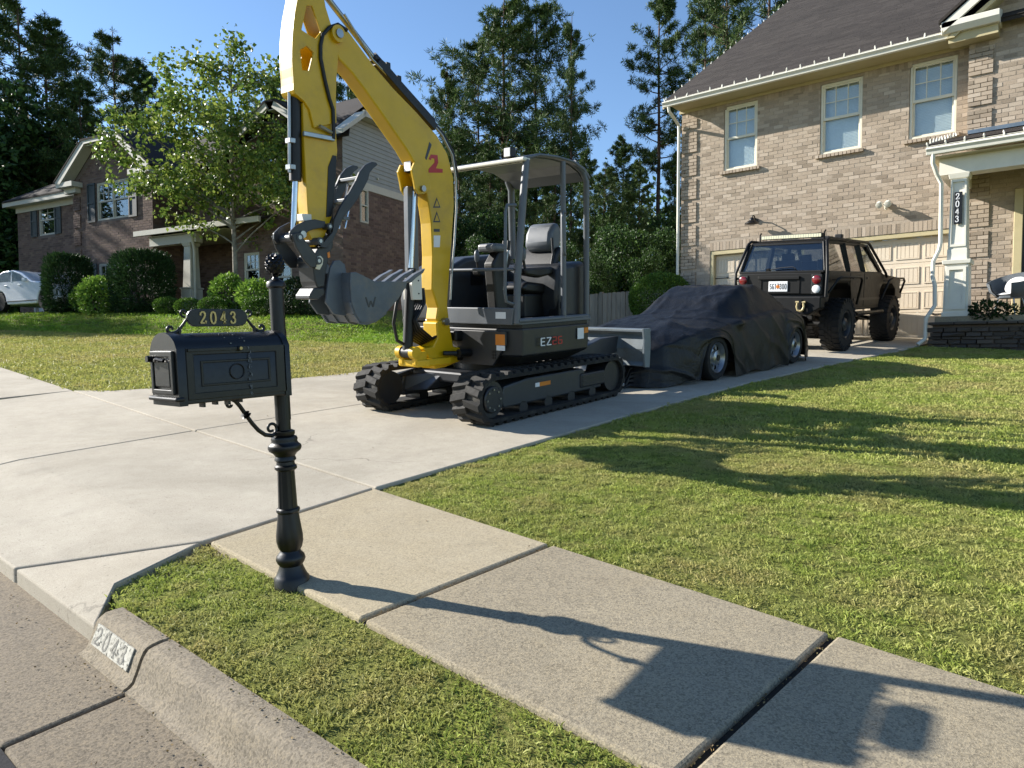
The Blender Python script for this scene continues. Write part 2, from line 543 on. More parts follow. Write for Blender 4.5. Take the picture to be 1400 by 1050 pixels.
# gutter pans
def pan(poly, name='gutter_pan'):
    return slab_mesh(poly, -KD-.004, .1).build(name, M['gutter'], kerb, bevel=.008)
pan([(-2.262, .99), (-2.262, .57), (-5.6, .57), (-5.6, .99)])
pan([(-2.245, .93), (-2.245, .57), (.75, .57), (.75, .93)])
pan([(.765, .93), (.765, .57), (3.8, .57), (3.8, .93)])
slab_mesh([(-5.6, .93), (-5.6, .58), (3.8, .58), (3.8, .93)], -KD-.03, .06).build('joint_bed', M['joint'], kerb, kind='stuff')
road = slab_mesh([(-60, .568), (-60, -8), (40, -8), (40, .568)], -KD-.012, .1).build('road', M['shaded_asphalt'], None)
tag(road, kind='structure')
slab_mesh([(-60, .93), (-60, .57), (-5.61, .57), (-5.61, .93)], -KD-.004, .1).build('gutter_pan', M['gutter'], kerb)

# painted house number on the kerb (worn stencil)
DIG = {
 '2': [[(.06,.74),(.10,.90),(.26,1.0),(.44,.98),(.56,.86),(.56,.70),(.46,.52),(.26,.30),(.06,.06)],[(.06,.06),(.60,.06)],[(.60,.06),(.62,.22)]],
 '0': [[(.33,1.0),(.16,.92),(.08,.72),(.06,.5),(.08,.28),(.16,.08),(.33,0),(.5,.08),(.58,.28),(.60,.5),(.58,.72),(.5,.92),(.33,1.0)]],
 '4': [[(.46,0),(.46,1.0)],[(.46,1.0),(.04,.30)],[(.04,.28),(.64,.28)],[(.34,.02),(.58,.02)]],
 '3': [[(.08,.80),(.14,.94),(.30,1.0),(.46,.94),(.54,.78),(.46,.60),(.28,.53)],[(.28,.53),(.48,.46),(.58,.28),(.50,.08),(.30,0),(.12,.06),(.05,.20)]],
}
def stroke(mb, pts, w0, w1, to3d, th):
    """flat ribbon strokes with calligraphic width: thick when vertical, thin when horizontal"""
    for i in range(len(pts)-1):
        (x0, y0), (x1, y1) = pts[i], pts[i+1]
        L = math.hypot(x1-x0, y1-y0) or 1
        dx, dy = (x1-x0)/L, (y1-y0)/L
        w = w0 + (w1-w0)*abs(dy)
        nx, ny = -dy*w/2, dx*w/2
        ex_, ey = dx*w*.2, dy*w*.2
        q = [(x0-ex_+nx, y0-ey+ny), (x0-ex_-nx, y0-ey-ny), (x1+ex_-nx, y1+ey-ny), (x1+ex_+nx, y1+ey+ny)]
        zz = th*(1 + .02*i)
        mb.hexa([to3d(a, b, 0) for a, b in q] + [to3d(a, b, zz) for a, b in q])
def digits(text, to3d, h, adv, th, w0=.09, w1=.17):
    mbs = []
    x = 0
    for ch in text:
        mb = MB()
        for pts in DIG[ch]:
            stroke(mb, pts, w0, w1, lambda a, b, c, x=x: to3d(x + a*h*.8, b*h, c), th)
        mbs.append(mb); x += adv
    return mbs
def worn(name, col, cut):
    t = NT(name)
    t.set(Base_Color=t.ramp(t.noise(60, 4, .7, t.geo('Position')), [(.3, '8d897d'), (.7, col)]), Roughness=.8)
    a = t.ramp(t.noise(70, 5, .75, t.geo('Position')), [(cut, (0,0,0)), (cut+.12, (1,1,1))])
    t.set(Alpha=a)
    return t.m
mb = MB()
def kf(x, t, off):   # point on the sloping kerb face, t from top (0) to bottom (1)
    y = .943 + (.918-.943)*t; z = -.022 + (-.082+.022)*t
    return (x, y - off, G0(x, y) + z + off*.2)
xs = np.linspace(-2.605, -2.325, 9)
for a, b in zip(xs[:-1], xs[1:]):
    a = float(a); b = float(b)
    mb.hexa([kf(a, .92, .0), kf(b, .92, .0), kf(b, .92, .0042), kf(a, .92, .0042), kf(a, -.1, .0), kf(b, -.1, .0), kf(b, -.1, .0042), kf(a, -.1, .0042)])
mb.build('painted_patch', worn('worn_white_kerb_paint', 'bcb9ac', .36), kerb)
for d in digits('2043', lambda a, b, c: kf(-2.59 + a, .82 - b*11.5, .0044 + c), .07, .064, .0006, .10, .16):
    d.build('painted_numeral', worn('worn_black_kerb_paint', '474745', .30), kerb)

# ------------------------------------------------------------------ brick laying
def brickmat(name, cols, island):
    t = NT(name)
    f = t.geo('Random Per Island') if island else t.objrand()
    c = t.ramp(f, [(i/(len(cols)-1), q) for i, q in enumerate(cols)])
    pos = t.geo('Position')
    c = t.mix(.35, c, t.ramp(t.noise(55, 4, .75, pos), [(.3, tuple(x*.55 for x in srgb(cols[0]))), (.7, tuple(min(1, x*1.35) for x in srgb(cols[0])))]))
    t.set(Base_Color=c, Roughness=.9)
    t.b.inputs['Specular IOR Level'].default_value = .2
    t.bump(t.noise(90, 4, .8, pos), .22, .004)
    return t.m
BC1 = ['ab9c8a', '978776', 'b4a695', '867868', 'a79886', '9c8d7b', 'bbad9c', '746859', 'aa9b89', '958675', 'a29381', '6d6153', 'b0a290']
BC2 = ['6a5750', '786459', '57483f', '84705f', '62524a', '7c6a5e', '4a3d38', '8a7666']
M['brick1'] = brickmat('tan_brick', BC1, True)
M['brick1s'] = brickmat('tan_brick_single', BC1, False)
M['brick2'] = brickmat('brown_brick', BC2, True)
M['mortar1'] = simple('pale_mortar', '9c8f7f', .95, var=.15, scale=20)
M['mortar2'] = simple('grey_mortar', '6a5f58', .95, var=.15, scale=20)

def lay(u0, u1, w0, w1, holes=(), L=.2, Hh=.068, j=.012, off=0.0, soldier=False):
    """stretcher-bond brick rectangles (u0,u1,w0,w1,proud) inside a rectangle, cut at holes"""
    out = []
    if soldier:
        u = u0
        while u < u1-.02:
            out.append((u, min(u+Hh, u1), w0, w1, random.uniform(-.002, .002) + off)); u += Hh + j
        return out
    k = 0
    w = w0
    while w < w1 - .02:
        wt = min(w+Hh, w1)
        spans = [(u0, u1)]
        for (a, b, c, d) in holes:
            if d > w+.01 and c < wt-.01:
                ns = []
                for s, e in spans:
                    if b <= s or a >= e: ns.append((s, e)); continue
                    if a > s: ns.append((s, a))
                    if b < e: ns.append((b, e))
                spans = ns
        ph = (L+j)/2*(k % 2) + random.uniform(-.01, .01)
        for s, e in spans:
            u = u0 - ph - (L+j)
            while u < e:
                a, b = max(u, s), min(u+L, e)
                if b-a > .03: out.append((a, b, w, wt, random.uniform(-.0022, .0018) + off))
                u += L + j
        w += Hh + j
        k += 1
    return out

def brick_boxes(bricks, M3, depth=.02):
    """M3 maps (u, proud, w) to parent space; proud is outward. No back faces."""
    n = len(bricks)
    B = np.array(bricks)
    V = np.zeros((n, 8, 3))
    for k, (iu, iw, io) in enumerate([(0,2,0),(1,2,0),(1,3,0),(0,3,0),(0,2,1),(1,2,1),(1,3,1),(0,3,1)]):
        jit = RNG.uniform(-.002, .002, (n, 2))
        V[:, k, 0] = B[:, iu] + (jit[:, 0] if io else 0)
        V[:, k, 2] = B[:, iw] + (jit[:, 1] if io else 0)
        V[:, k, 1] = (.0042 + B[:, 4]*1.3) if io else -depth
    V = V.reshape(-1, 3)
    A = np.array(M3)
    Vw = V @ A[:3, :3].T + A[:3, 3]
    f = np.array([(4,5,6,7),(0,1,5,4),(1,2,6,5),(2,3,7,6),(3,0,4,7)])
    if np.linalg.det(A[:3,:3]) < 0: pass
    Fq = (np.arange(n)[:, None, None]*8 + f[None]).reshape(-1, 4)
    return Vw, Fq

def brickwork(parent, bricks, M3, mat, name='brickwork'):
    Vw, Fq = brick_boxes(bricks, M3)
    o = link(bpy.data.objects.new(name, np_mesh(name, Vw, Fq, mat)))
    if parent: o.parent = parent
    o['kind'] = 'stuff'
    return o
def face_front(y): return Matrix(((1,0,0,0),(0,-1,0,y),(0,0,1,0),(0,0,0,1)))     # faces -Y
def face_right(x): return Matrix(((0,1,0,x),(1,0,0,0),(0,0,1,0),(0,0,0,1)))      # faces +X, u runs along y

def window(parent, x0, x1, z0, z1, y, fm, cols=3, lower_plain=True, blinds=True, w=.05, units=1, shade=None):
    """double hung window set back in a wall that faces -Y (parent space); glass plane y"""
    wf = MB()
    wf.prism([(x0,z0),(x1,z0),(x1,z1),(x0,z1)], 1, y-.05, y+.06, holes=[[(x0+w,z0+w),(x1-w,z0+w),(x1-w,z1-w),(x0+w,z1-w)]])
    win = wf.build('window', fm, parent, bevel=.006, seg=1)
    uw = (x1-x0)/units
    for k in range(units):
        a, b = x0+k*uw+(w if k == 0 else w*.5), x0+(k+1)*uw-(w if k == units-1 else w*.5)
        zm = (z0+z1)/2
        if k: MB().box(a-w, a, y-.045, y+.05, z0+w, z1-w).build('mullion', fm, win)
        s = .035
        MB().prism([(a,zm-.02),(b,zm-.02),(b,z1-w),(a,z1-w)], 1, y-.03, y+.0, holes=[[(a+s,zm+s),(b-s,zm+s),(b-s,z1-w-s),(a+s,z1-w-s)]]).build('upper_sash', fm, win)
        MB().prism([(a,z0+w),(b,z0+w),(b,zm+.02),(a,zm+.02)], 1, y+.004, y+.034, holes=[[(a+s,z0+w+s),(b-s,z0+w+s),(b-s,zm-s+.02),(a+s,zm-s+.02)]]).build('lower_sash', fm, win)
        mm = MB()
        for i in range(1, cols):
            xx = a + (b-a)*i/cols
            mm.box(xx-.009, xx+.009, y-.026, y-.006, zm+s, z1-w-s)
        zz = (zm+z1-w)/2
        mm.box(a+s, b-s, y-.0255, y-.0065, zz-.009, zz+.009)
        mm.build('muntin', fm, win)
        MB().box(a+s*.5, b-s*.5, y-.012, y-.009, zm, z1-w-s*.5).build('upper_pane', M['glass'], win)
        MB().box(a+s*.5, b-s*.5, y+.018, y+.021, z0+w+s*.5, zm).build('lower_pane', M['glass'], win)
        if blinds:
            bl = MB()
            z = z0+w
            while z < z1-w:
                bl.hexa([(a,y+.078,z),(b,y+.078,z),(b,y+.088,z+.031),(a,y+.088,z+.031),(a,y+.080,z),(b,y+.080,z),(b,y+.090,z+.031),(a,y+.090,z+.031)])
                z += .03
            bl.build('blind', M['blind'], win)
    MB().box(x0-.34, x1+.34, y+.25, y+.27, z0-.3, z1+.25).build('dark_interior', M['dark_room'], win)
    return win

def shingles(parent, p0, ux, uv, width, length, mat, expo=.14, tab=.32, name='shingle_courses', clip=None):
    """rows of shingles on a roof plane: p0 eave corner, ux along eave, uv up slope"""
    ux, uv = np.array(ux, float), np.array(uv, float)
    ux /= np.linalg.norm(ux); uv /= np.linalg.norm(uv)
    nn = np.cross(ux, uv); nn *= np.sign(nn[2])
    rows = int(length/expo)
    V = []
    for r in range(rows):
        u = -random.random()*tab
        while u < width:
            a, b = max(0, u), min(width, u+tab*random.uniform(.5, 1.3))
            u = b + .003 if b > u else u+tab
            if b-a < .03: continue
            if clip:
                mid = (a+b)/2; lo, hi = clip(r*expo)
                if mid < lo or mid > hi: continue
            t = random.uniform(.0035, .0055)
            d = 0
            v0, v1 = r*expo + d, (r+1)*expo + .02
            for q, h in (((a,v0),-.004),((b,v0),-.004),((b,v1),-.004),((a,v1),-.004),((a,v0),t),((b,v0),t),((b,v1),.003),((a,v1),.003)):
                V.append(np.array(p0) + ux*q[0] + uv*q[1] + nn*h)
    n = len(V)//8
    f = np.array([(4,5,6,7),(0,1,5,4),(1,2,6,5),(2,3,7,6),(3,0,4,7)])
    Fq = (np.arange(n)[:, None, None]*8 + f[None]).reshape(-1, 4)
    o = link(bpy.data.objects.new(name, np_mesh(name, np.array(V), Fq, mat)))
    o.parent = parent
    o['kind'] = 'stuff'
    return o
def shinglemat(name, cols):
    t = NT(name)
    c = t.ramp(t.geo('Random Per Island'), [(i/(len(cols)-1), q) for i, q in enumerate(cols)])
    c = t.mix(.4, c, t.ramp(t.noise(70, 4, .8, t.geo('Position')), [(.35, '1c1917'), (.65, '544c46')]))
    c = t.mix(t.ramp(t.noise(.5, 4, .6, t.geo('Position')), [(.5, (0,0,0)), (.75, (.45,.45,.45))]), c, srgb('24211f'))
    t.set(Base_Color=c, Roughness=.95)
    t.b.inputs['Specular IOR Level'].default_value = .2
    t.bump(t.noise(160, 3, .8, t.geo('Position')), .3, .003)
    return t.m
M['shingle1'] = shinglemat('brown_shingle', ['2f2c2a', '3a3633', '292624', '413d39', '33302d'])
M['shingle2'] = shinglemat('dark_shingle', ['2b2827', '35302e', '242222', '3a3532'])

# ------------------------------------------------------------------ the brick house with the garage
YF = 16.17
house = empty('brick_house', (-5, YF, 1.2), label='two storey tan brick house behind the parked vehicles with brown shingle roof', cat='house')
house_inv = Matrix.Translation((5, -YF, -1.2))
hroot = house
def HB(mb, name, mat, **k):
    o = mb.build(name, mat, house, **k)
    o.matrix_parent_inverse = house_inv
    return o
def hfix(o):
    o.matrix_parent_inverse = house_inv
    return o
WIN1 = [(-6.89, -6.10), (-4.74, -3.90), (-3.04, -2.22)]
WZ0, WZ1 = 5.13, 6.62
GAR = [(-7.20, -5.02), (-4.42, -2.16)]
GZ = 3.30
# walls (mortar faced cores with openings)
holes = [[(a, WZ0), (b, WZ0), (b, WZ1), (a, WZ1)] for a, b in WIN1]
outer = [(-7.96, .9), (GAR[0][0], .9), (GAR[0][0], GZ), (GAR[0][1], GZ), (GAR[0][1], .9), (GAR[1][0], .9), (GAR[1][0], GZ), (GAR[1][1], GZ), (GAR[1][1], .9), (-1.7, .9), (-1.7, 6.78), (-7.96, 6.78)]
HB(MB().prism(outer, 1, YF, YF+.24, holes=holes), 'front_wall', M['mortar1'])
HB(MB().box(-7.958, -7.72, YF+.242, YF+11, .9, 6.78), 'side_wall', M['mortar1'])
HB(MB().prism([(YF+.25, 6.785), (YF+22, 6.785), (YF+11, 13.8)], 0, -7.957, -7.75), 'gable_wall', M['mortar1'])
BYF = 15.85
HB(MB().prism([(-2.0, .9), (3.2, .9), (3.2, 9.5), (1.0, 9.5), (-2.0, 7.1)], 1, BYF, BYF+.3), 'bay_wall', M['mortar1'])
hl = [(a-.0, b+.0, WZ0-.085, WZ1) for a, b in WIN1] + [(a, b, .9, GZ+.20) for a, b in GAR]
main_b = lay(-7.95, -2.0, 1.16, 6.56, hl)
main_b += [q for q in lay(-7.95, -2.0, 6.56, 6.735, soldier=True) if not any(a-.01 < q[0] < b for a, b in WIN1)]
for a, b in GAR: main_b += lay(a, b, GZ+.005, GZ+.195, soldier=True)
# projecting quoin blocks, seven courses apart
def quoins(x0, x1, z0, z1):
    out = []
    z = z0
    while z < z1-.1:
        out += [(a, b, c, d, e+.022) for a, b, c, d, e in lay(x0, x1, z, min(z+.08*6-.012, z1))]
        z += .56
    return out
main_b += quoins(-7.952, -7.56, 1.24, 6.5)
for a, b in WIN1:   # rowlock sills
    main_b += [(u, u2, w, w2, e+.055) for u, u2, w, w2, e in lay(a-.07, b+.07, WZ0-.075, WZ0-.008, soldier=True)]
bay_b = [q for q in lay(-2.0, 3.0, 1.5, 9.4, [(-1.24, .41, 1.4, 3.85)]) if q[3] < 7.08 + (q[0]+2)*.8]
bay_b += quoins(-2.002, -1.62, 1.55, 6.6)
# the bricks nearest the camera are single objects, the rest is one mass per wall
allb = [(b, YF) for b in main_b] + [(b, BYF) for b in bay_b]
def dkey(t):
    b, y = t
    return (b[0])**2 + y*y + (b[2]-.87)**2*.5 + (0 if b[1]-b[0] > .1 else 6)
# in view from the photograph's camera: not behind the column and not right of the frame
cand = sorted([t for t in allb if t[0][0] < -1.22], key=dkey)
single = set(id(t[0]) for t in cand[:298])
mbk = MB().box(-.5, .5, -.018, .0048, -.5, .5)
mbk.f = [f for i, f in enumerate(mbk.f)]
bmesh_brick = mbk.build('brick', M['brick1s'], mesh_only=True)
for b, y in allb:
    if id(b) in single:
        o = mesh_obj('brick', bmesh_brick, house, ((b[0]+b[1])/2, y - b[4], (b[2]+b[3])/2))
        o.scale = (b[1]-b[0], -1, b[3]-b[2]); o.rotation_euler = (random.uniform(-.012,.012), random.uniform(-.005,.005), random.uniform(-.008,.008))
        hfix(o)
hfix(brickwork(house, [b for b in main_b if id(b) not in single], face_front(YF), M['brick1']))
rest = [b for b in bay_b if id(b) not in single]
if rest: hfix(brickwork(house, rest, face_front(BYF), M['brick1']))

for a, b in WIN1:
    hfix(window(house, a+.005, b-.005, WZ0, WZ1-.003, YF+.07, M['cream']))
# garage doors: four sections, raised frames round grooved panels, strap hinges
for gi, (a, b) in enumerate(GAR):
    tr = MB().prism([(a, 1.14), (a+.09, 1.14), (a+.09, GZ-.10), (b-.09, GZ-.10), (b-.09, 1.14), (b, 1.14), (b, GZ), (a, GZ)], 1, YF+.01, YF+.16)
    HB(tr, 'garage_trim', M['tan_paint'], bevel=.01, seg=1)
    gd = MB()
    x0, x1 = a+.092, b-.092
    zs = np.linspace(1.19, GZ-.102, 5)
    for z0, z1 in zip(zs[:-1], zs[1:]):
        gd.box(x0, x1, YF+.13, YF+.17, float(z0)+.003, float(z1)-.003)
    door = HB(gd, 'garage_door', M['garage'], bevel=.004, seg=1)
    npan = 4
    pw = (x1-x0)/npan
    pm = MB()
    w_, h_ = pw-.085, (zs[1]-zs[0])-.16
    pm.prism([(-w_/2,-h_/2),(w_/2,-h_/2),(w_/2,h_/2),(-w_/2,h_/2)], 1, -.014, .0, holes=[[(-w_/2+.022,-h_/2+.022),(w_/2-.022,-h_/2+.022),(w_/2-.022,h_/2-.022),(-w_/2+.022,h_/2-.022)]])
    ng = 5
    sw = (w_-.05)/ng
    for i in range(ng):
        pm.box(-w_/2+.026+i*sw, -w_/2+.026+(i+1)*sw-.008, -.008, 0, -h_/2+.026, h_/2-.026)
    pme = pm.build('panel', M['garage'], mesh_only=True)
    for r in range(4):
        for c in range(npan):
            mesh_obj('panel', pme, door, (x0+pw*(c+.5), YF+.1295, float(zs[r]+zs[r+1])/2))
    for zh in (float(zs[3]), float(zs[1])):
        for xs_, d_ in ((x0, 1), (x1, -1)):
            hb = MB().prism([(0,-.012),(.26*d_,-.008),(.30*d_,-.022),(.34*d_,0),(.30*d_,.022),(.26*d_,.008),(0,.012)], 1, YF+.112, YF+.125)
            hb.v = [(v[0]+xs_, v[1], v[2]+zh-.04) for v in hb.v]
            hb.build('strap_hinge', M['black_iron'], door)
    MB().box(a+.09, b-.09, YF+.128, YF+.168, 1.15, 1.188).build('bottom_seal', M['black_plastic'], door)
# roof
SL = .645
sv = np.array([0, 1, SL])
HB(MB().hexa([(-8.15,15.6,6.80),(3,15.6,6.80),(3,27,6.80+11.4*SL),(-8.15,27,6.80+11.4*SL),(-8.15,15.6,6.87),(3,15.6,6.87),(3,27,6.87+11.4*SL),(-8.15,27,6.87+11.4*SL)]), 'roof', M['shingle1'])
HB(MB().hexa([(-8.15,38.4,6.80),(3,38.4,6.80),(3,27.002,6.80+11.4*SL),(-8.15,27.002,6.80+11.4*SL),(-8.15,38.4,6.87),(3,38.4,6.87),(3,27.002,6.87+11.4*SL),(-8.15,27.002,6.87+11.4*SL)]), 'rear_roof', M['shingle1'])
hfix(shingles(house, (-8.16,15.585,6.872), (1,0,0), sv, 8.0, 13.55, M['shingle1']))
HB(MB().box(-8.0, -1.9, 15.62, YF-.002, 6.745, 6.765), 'soffit', M['tan_paint'])
HB(MB().box(-8.02, -1.95, YF-.035, YF-.008, 6.62+.06, 6.743), 'frieze_board', M['tan_paint'])
HB(MB().prism([(15.62,6.72),(15.62,6.83),(15.50,6.83),(15.49,6.81),(15.53,6.765),(15.54,6.72)], 0, -8.16, -2.30), 'gutter', M['white_paint'], bevel=.004, seg=1)
HB(MB().hexa([(-8.19,15.6,6.70),(-8.152,15.6,6.70),(-8.152,27,6.70+11.4*SL),(-8.19,27,6.70+11.4*SL),(-8.19,15.6,6.86),(-8.152,15.6,6.86),(-8.152,27,6.86+11.4*SL),(-8.19,27,6.86+11.4*SL)]), 'rake_board', M['tan_paint'])
dsp = MB().tube([(-8.02,15.57,6.72),(-8.02,15.6,6.62),(-8.0,15.85,6.50),(-8.0,16.07,6.40),(-8.0,16.09,6.2),(-8.0,16.09,1.5)], .038, 8)
HB(dsp, 'downspout', M['white_paint'], smooth=40)
# front gable over the bay: rake, return and roof
HB(MB().hexa([(-2.42,15.4,6.93),(-2.36,15.4,6.80),(1.2,15.4,9.47),(1.14,15.4,9.6),(-2.42,15.46,6.93),(-2.36,15.46,6.80),(1.2,15.46,9.47),(1.14,15.46,9.6)]), 'gable_rake', M['white_paint'])
HB(MB().hexa([(-2.44,15.38,6.96),(1.1,15.38,9.62),(1.1,21,9.62),(-2.44,21,6.96),(-2.44,15.38,7.02),(1.1,15.38,9.68),(1.1,21,9.68),(-2.44,21,7.02)]), 'gable_roof', M['shingle1'])
HB(MB().prism([(15.47,6.78),(15.40,6.88),(15.40,6.98),(BYF-.005,7.12),(BYF-.005,6.78)], 0, -2.40, -1.5), 'cornice_return', M['white_paint'], bevel=.008, seg=1)
HB(MB().box(-2.3, -1.53, 15.55, BYF-.008, 6.62, 6.778), 'cornice_frieze', M['tan_paint'])
HB(MB().hexa([(-2.34,15.5,6.70),(-2.2,15.5,6.70),(1.2,15.5,9.3),(1.2,15.5,9.3),(-2.34,BYF-.002,6.72),(-2.2,BYF-.002,6.72),(1.2,BYF-.002,9.3),(1.2,BYF-.002,9.3)]), 'gable_soffit', M['tan_paint'])
HB(MB().box(-1.235, -1.10, BYF-.05, BYF+.04, 1.5, 3.845), 'door_casing', M['tan_paint'], bevel=.008, seg=1)
fdoor = HB(MB().box(-1.10, .28, BYF-.02, BYF+.03, 1.5, 3.72), 'front_door', M['black_plastic'])
for px0 in (-1.02, -.36):
    for pz0, pz1 in ((1.62, 2.3), (2.42, 3.6)): MB().box(px0, px0+.56, BYF-.035, BYF-.0202, pz0, pz1).build('door_panel', M['black_plastic'], fdoor, bevel=.012)
HB(MB().box(-1.098, .41, BYF-.05, BYF+.04, 3.722, 3.845).box(.281, .41, BYF-.05, BYF+.04, 1.5, 3.72), 'door_head_casing', M['tan_paint'])
# porch: floor, roof, beam, column
HB(MB().box(-2.2, 3, 14.22, BYF, 1.38, 1.50), 'porch_floor', M['walk_grey'])
HB(MB().hexa([(-2.34,14.05,4.38),(3,14.05,4.38),(3,BYF-.01,4.90),(-2.06,BYF-.01,4.90),(-2.34,14.05,4.43),(3,14.05,4.43),(3,BYF-.01,4.95),(-2.06,BYF-.01,4.95)]), 'porch_roof', M['shingle1'])
hfix(shingles(house, (-2.35,14.04,4.432), (1,0,0), (0,1.8,.52), 3.0, 1.86, M['shingle1'], clip=lambda v: (.15*v, 9)))
HB(MB().box(-2.3, 3, 14.12, BYF-.012, 4.22, 4.24), 'porch_soffit', M['tan_paint'])
HB(MB().prism([(14.10,4.26),(14.10,4.38),(13.99,4.38),(13.98,4.35),(14.01,4.31),(14.02,4.26)], 0, -2.36, 3), 'porch_gutter', M['white_paint'], bevel=.004, seg=1)
HB(MB().box(-2.2, 3, 14.30, 14.60, 3.94, 4.219), 'porch_beam', M['white_paint'])
HB(MB().box(-2.2, -1.9, 14.602, BYF-.03, 3.94, 4.219), 'porch_side_beam', M['white_paint'])
HB(MB().box(-1.98, 3, BYF-.09, BYF-.012, 4.95, 5.02), 'roof_flashing', M['steel'])
colm = MB()
cx, cy = -1.905, 14.46
def sq(mb, w0, w1, z0, z1): return mb.hexa([(cx-w0,cy-w0,z0),(cx+w0,cy-w0,z0),(cx+w0,cy+w0,z0),(cx-w0,cy+w0,z0),(cx-w1,cy-w1,z1),(cx+w1,cy-w1,z1),(cx+w1,cy+w1,z1),(cx-w1,cy+w1,z1)])
sq(colm, .19, .175, 1.5, 2.40); sq(colm, .205, .205, 1.5, 1.58); sq(colm, .205, .215, 2.4, 2.47)
sq(colm, .15, .15, 2.47, 2.66); sq(colm, .14, .12, 2.66, 3.86); sq(colm, .14, .16, 3.86, 3.938)
column = HB(colm, 'porch_column', M['white_paint'], bevel=.008, seg=2)
MB().prism([(cx-.15,1.62),(cx+.15,1.62),(cx+.145,2.36),(cx-.145,2.36)], 1, cy-.206, cy-.185, holes=[[(cx-.10,1.69),(cx+.10,1.69),(cx+.10,2.30),(cx-.10,2.30)]]).build('panel_moulding', M['white_paint'], column)
MB().prism([(cx-.125,2.70),(cx+.125,2.70),(cx+.112,3.84),(cx-.112,3.84)], 1, cy-.156, cy-.125, holes=[[(cx-.095,2.74),(cx+.095,2.74),(cx+.085,3.80),(cx-.085,3.80)]]).build('shaft_moulding', M['white_paint'], column)
dp = MB().tube([(-2.26,14.05,4.28),(-2.26,14.06,4.12),(-2.22,14.2,3.95),(-2.16,14.28,3.80),(-2.15,14.29,2.78),(-2.17,14.28,2.66),(-2.25,14.26,2.46),(-2.25,14.24,2.2),(-2.21,14.22,2.05),(-2.20,14.2,1.70),(-2.24,14.12,1.60),(-2.31,14.1,1.48),(-2.32,14.1,1.12),(-2.42,14.02,1.02)], .035, 8)
HB(dp, 'porch_downspout', M['white_paint'], smooth=40)
# house number plaque on the column
pl = empty('house_number_plaque', (cx, cy-.165, 3.35), label='narrow black plaque with 2043 down the white porch column', cat='sign')
MB().box(-.06, .06, -.012, .012, -.27, .27).build('plaque', M['black_iron'], pl, bevel=.004)
for k, ch in enumerate('2043'):
    digits(ch, lambda a, b, c, k=k: (-.036 + a, -.0122 - c, .145 - k*.127 + b), .1, .1, .006)[0].build('numeral', M['white'], pl)

# string lights clipped along gutters and rake
bulb = MB().box(-.013,.013,-.013,.013,-.03,.02).cyl((0,0,.02),(0,0,.055),.017,6,.007).build('bulb', M['white_paint'], mesh_only=True)
def lights(label, pts):
    r = empty('string_lights', pts[0], label=label, cat='string lights', group='string lights on the tan brick house')
    p0 = Vector(pts[0])
    MB().tube([(Vector(p)-p0) for p in pts], .006, 4).build('cable', M['white_paint'], r)
    for p in pts:
        mesh_obj('bulb', bulb, r, Vector(p)-p0+Vector((0,0,.02)), (random.uniform(-.4,.4), random.uniform(-.3,.3), 0))
lights('row of small white bulbs along the main eave gutter above the upstairs windows', [(-8.1+.285*i, 15.52, 6.845) for i in range(21)])
lights('row of small white bulbs climbing the sloping roof edge beside the pines', [(-8.15, 15.7+.42*i, 6.93+.42*i*SL) for i in range(24)])
lights('row of small white bulbs along the low porch gutter beside the column', [(-2.34+.27*i, 14.0, 4.395) for i in range(8)])
lights('short row of white bulbs up the left edge of the porch roof', [(-2.33+.02*i, 14.2+.16*i, 4.50+.047*i) for i in range(10)])

# wall lamps
wl = empty('wall_lamp', (-6.1, YF-.01, 3.90), label='black barn style wall lamp on brick above the left garage door', cat='lamp')
MB().cyl((0,0,0),(0,-.03,0),.055,14).build('back_plate', M['black_iron'], wl)
MB().tube([(0,-.02,0),(0,-.12,.09),(0,-.22,.07),(0,-.25,0)], .014, 8).build('arm', M['black_iron'], wl, smooth=40)
MB().lathe([(.03,0),(.05,-.02),(.06,-.06),(.15,-.12),(.155,-.135),(.14,-.13),(.05,-.07)], Matrix.Translation((0,-.25,.03)), 16).build('shade', M['black_iron'], wl, smooth=40)
fl = empty('security_light', (-3.4, YF-.01, 3.90), label='white twin head security light between the two right upstairs windows and garage', cat='lamp')
MB().cyl((0,0,0),(0,-.04,0),.06,14).build('back_plate', M['white_paint'], fl)
for sx in (-.1, .06):
    h = MB(); h.cyl((sx*.3,-.04,0),(sx,-.12,.01),.018,8); h.lathe([(.03,.0),(.06,-.03),(.065,-.11),(.05,-.115)], Matrix.Translation((sx,-.13,.02)) @ Matrix.Rotation(R(-60),4,'X'), 14)
    h.build('lamp_head', M['white_paint'], fl, smooth=40)
MB().lathe([(.02,0),(.035,-.03),(.02,-.06)], Matrix.Translation((0,-.06,-.05)), 12).build('sensor', M['white_paint'], fl, smooth=40)

# stacked stone planter wall
stone_cols = ['4a443f', '5a524a', '3c3835', '665c52', '504842']
M['stone'] = brickmat('ledge_stone', stone_cols, False)
sw_ = empty('stone_wall', (-1, 14.15, .95), label='low dark stacked stone wall under the porch column', cat='wall')
MB().box(-1.22, 2.5, .03, .3, -.35, .40).build('core', M['mortar2'], sw_)
st_me = []
for k in range(6):
    q = MB()
    q.add([(-.5+random.uniform(0,.04), 0, -.5), (.5-random.uniform(0,.05), 0, -.5+random.uniform(0,.1)), (.5, 0, .5-random.uniform(0,.12)), (-.5, 0, .5),
           (-.47, -.035-random.uniform(0,.03), -.42), (.46, -.03-random.uniform(0,.03), -.40), (.47, -.03-random.uniform(0,.035), .38), (-.46, -.03-random.uniform(0,.03), .42)],
          [(4,5,6,7),(0,1,5,4),(1,2,6,5),(2,3,7,6),(3,0,4,7)])
    st_me.append(q.build('stone', M['stone'], mesh_only=True))
z = -.3
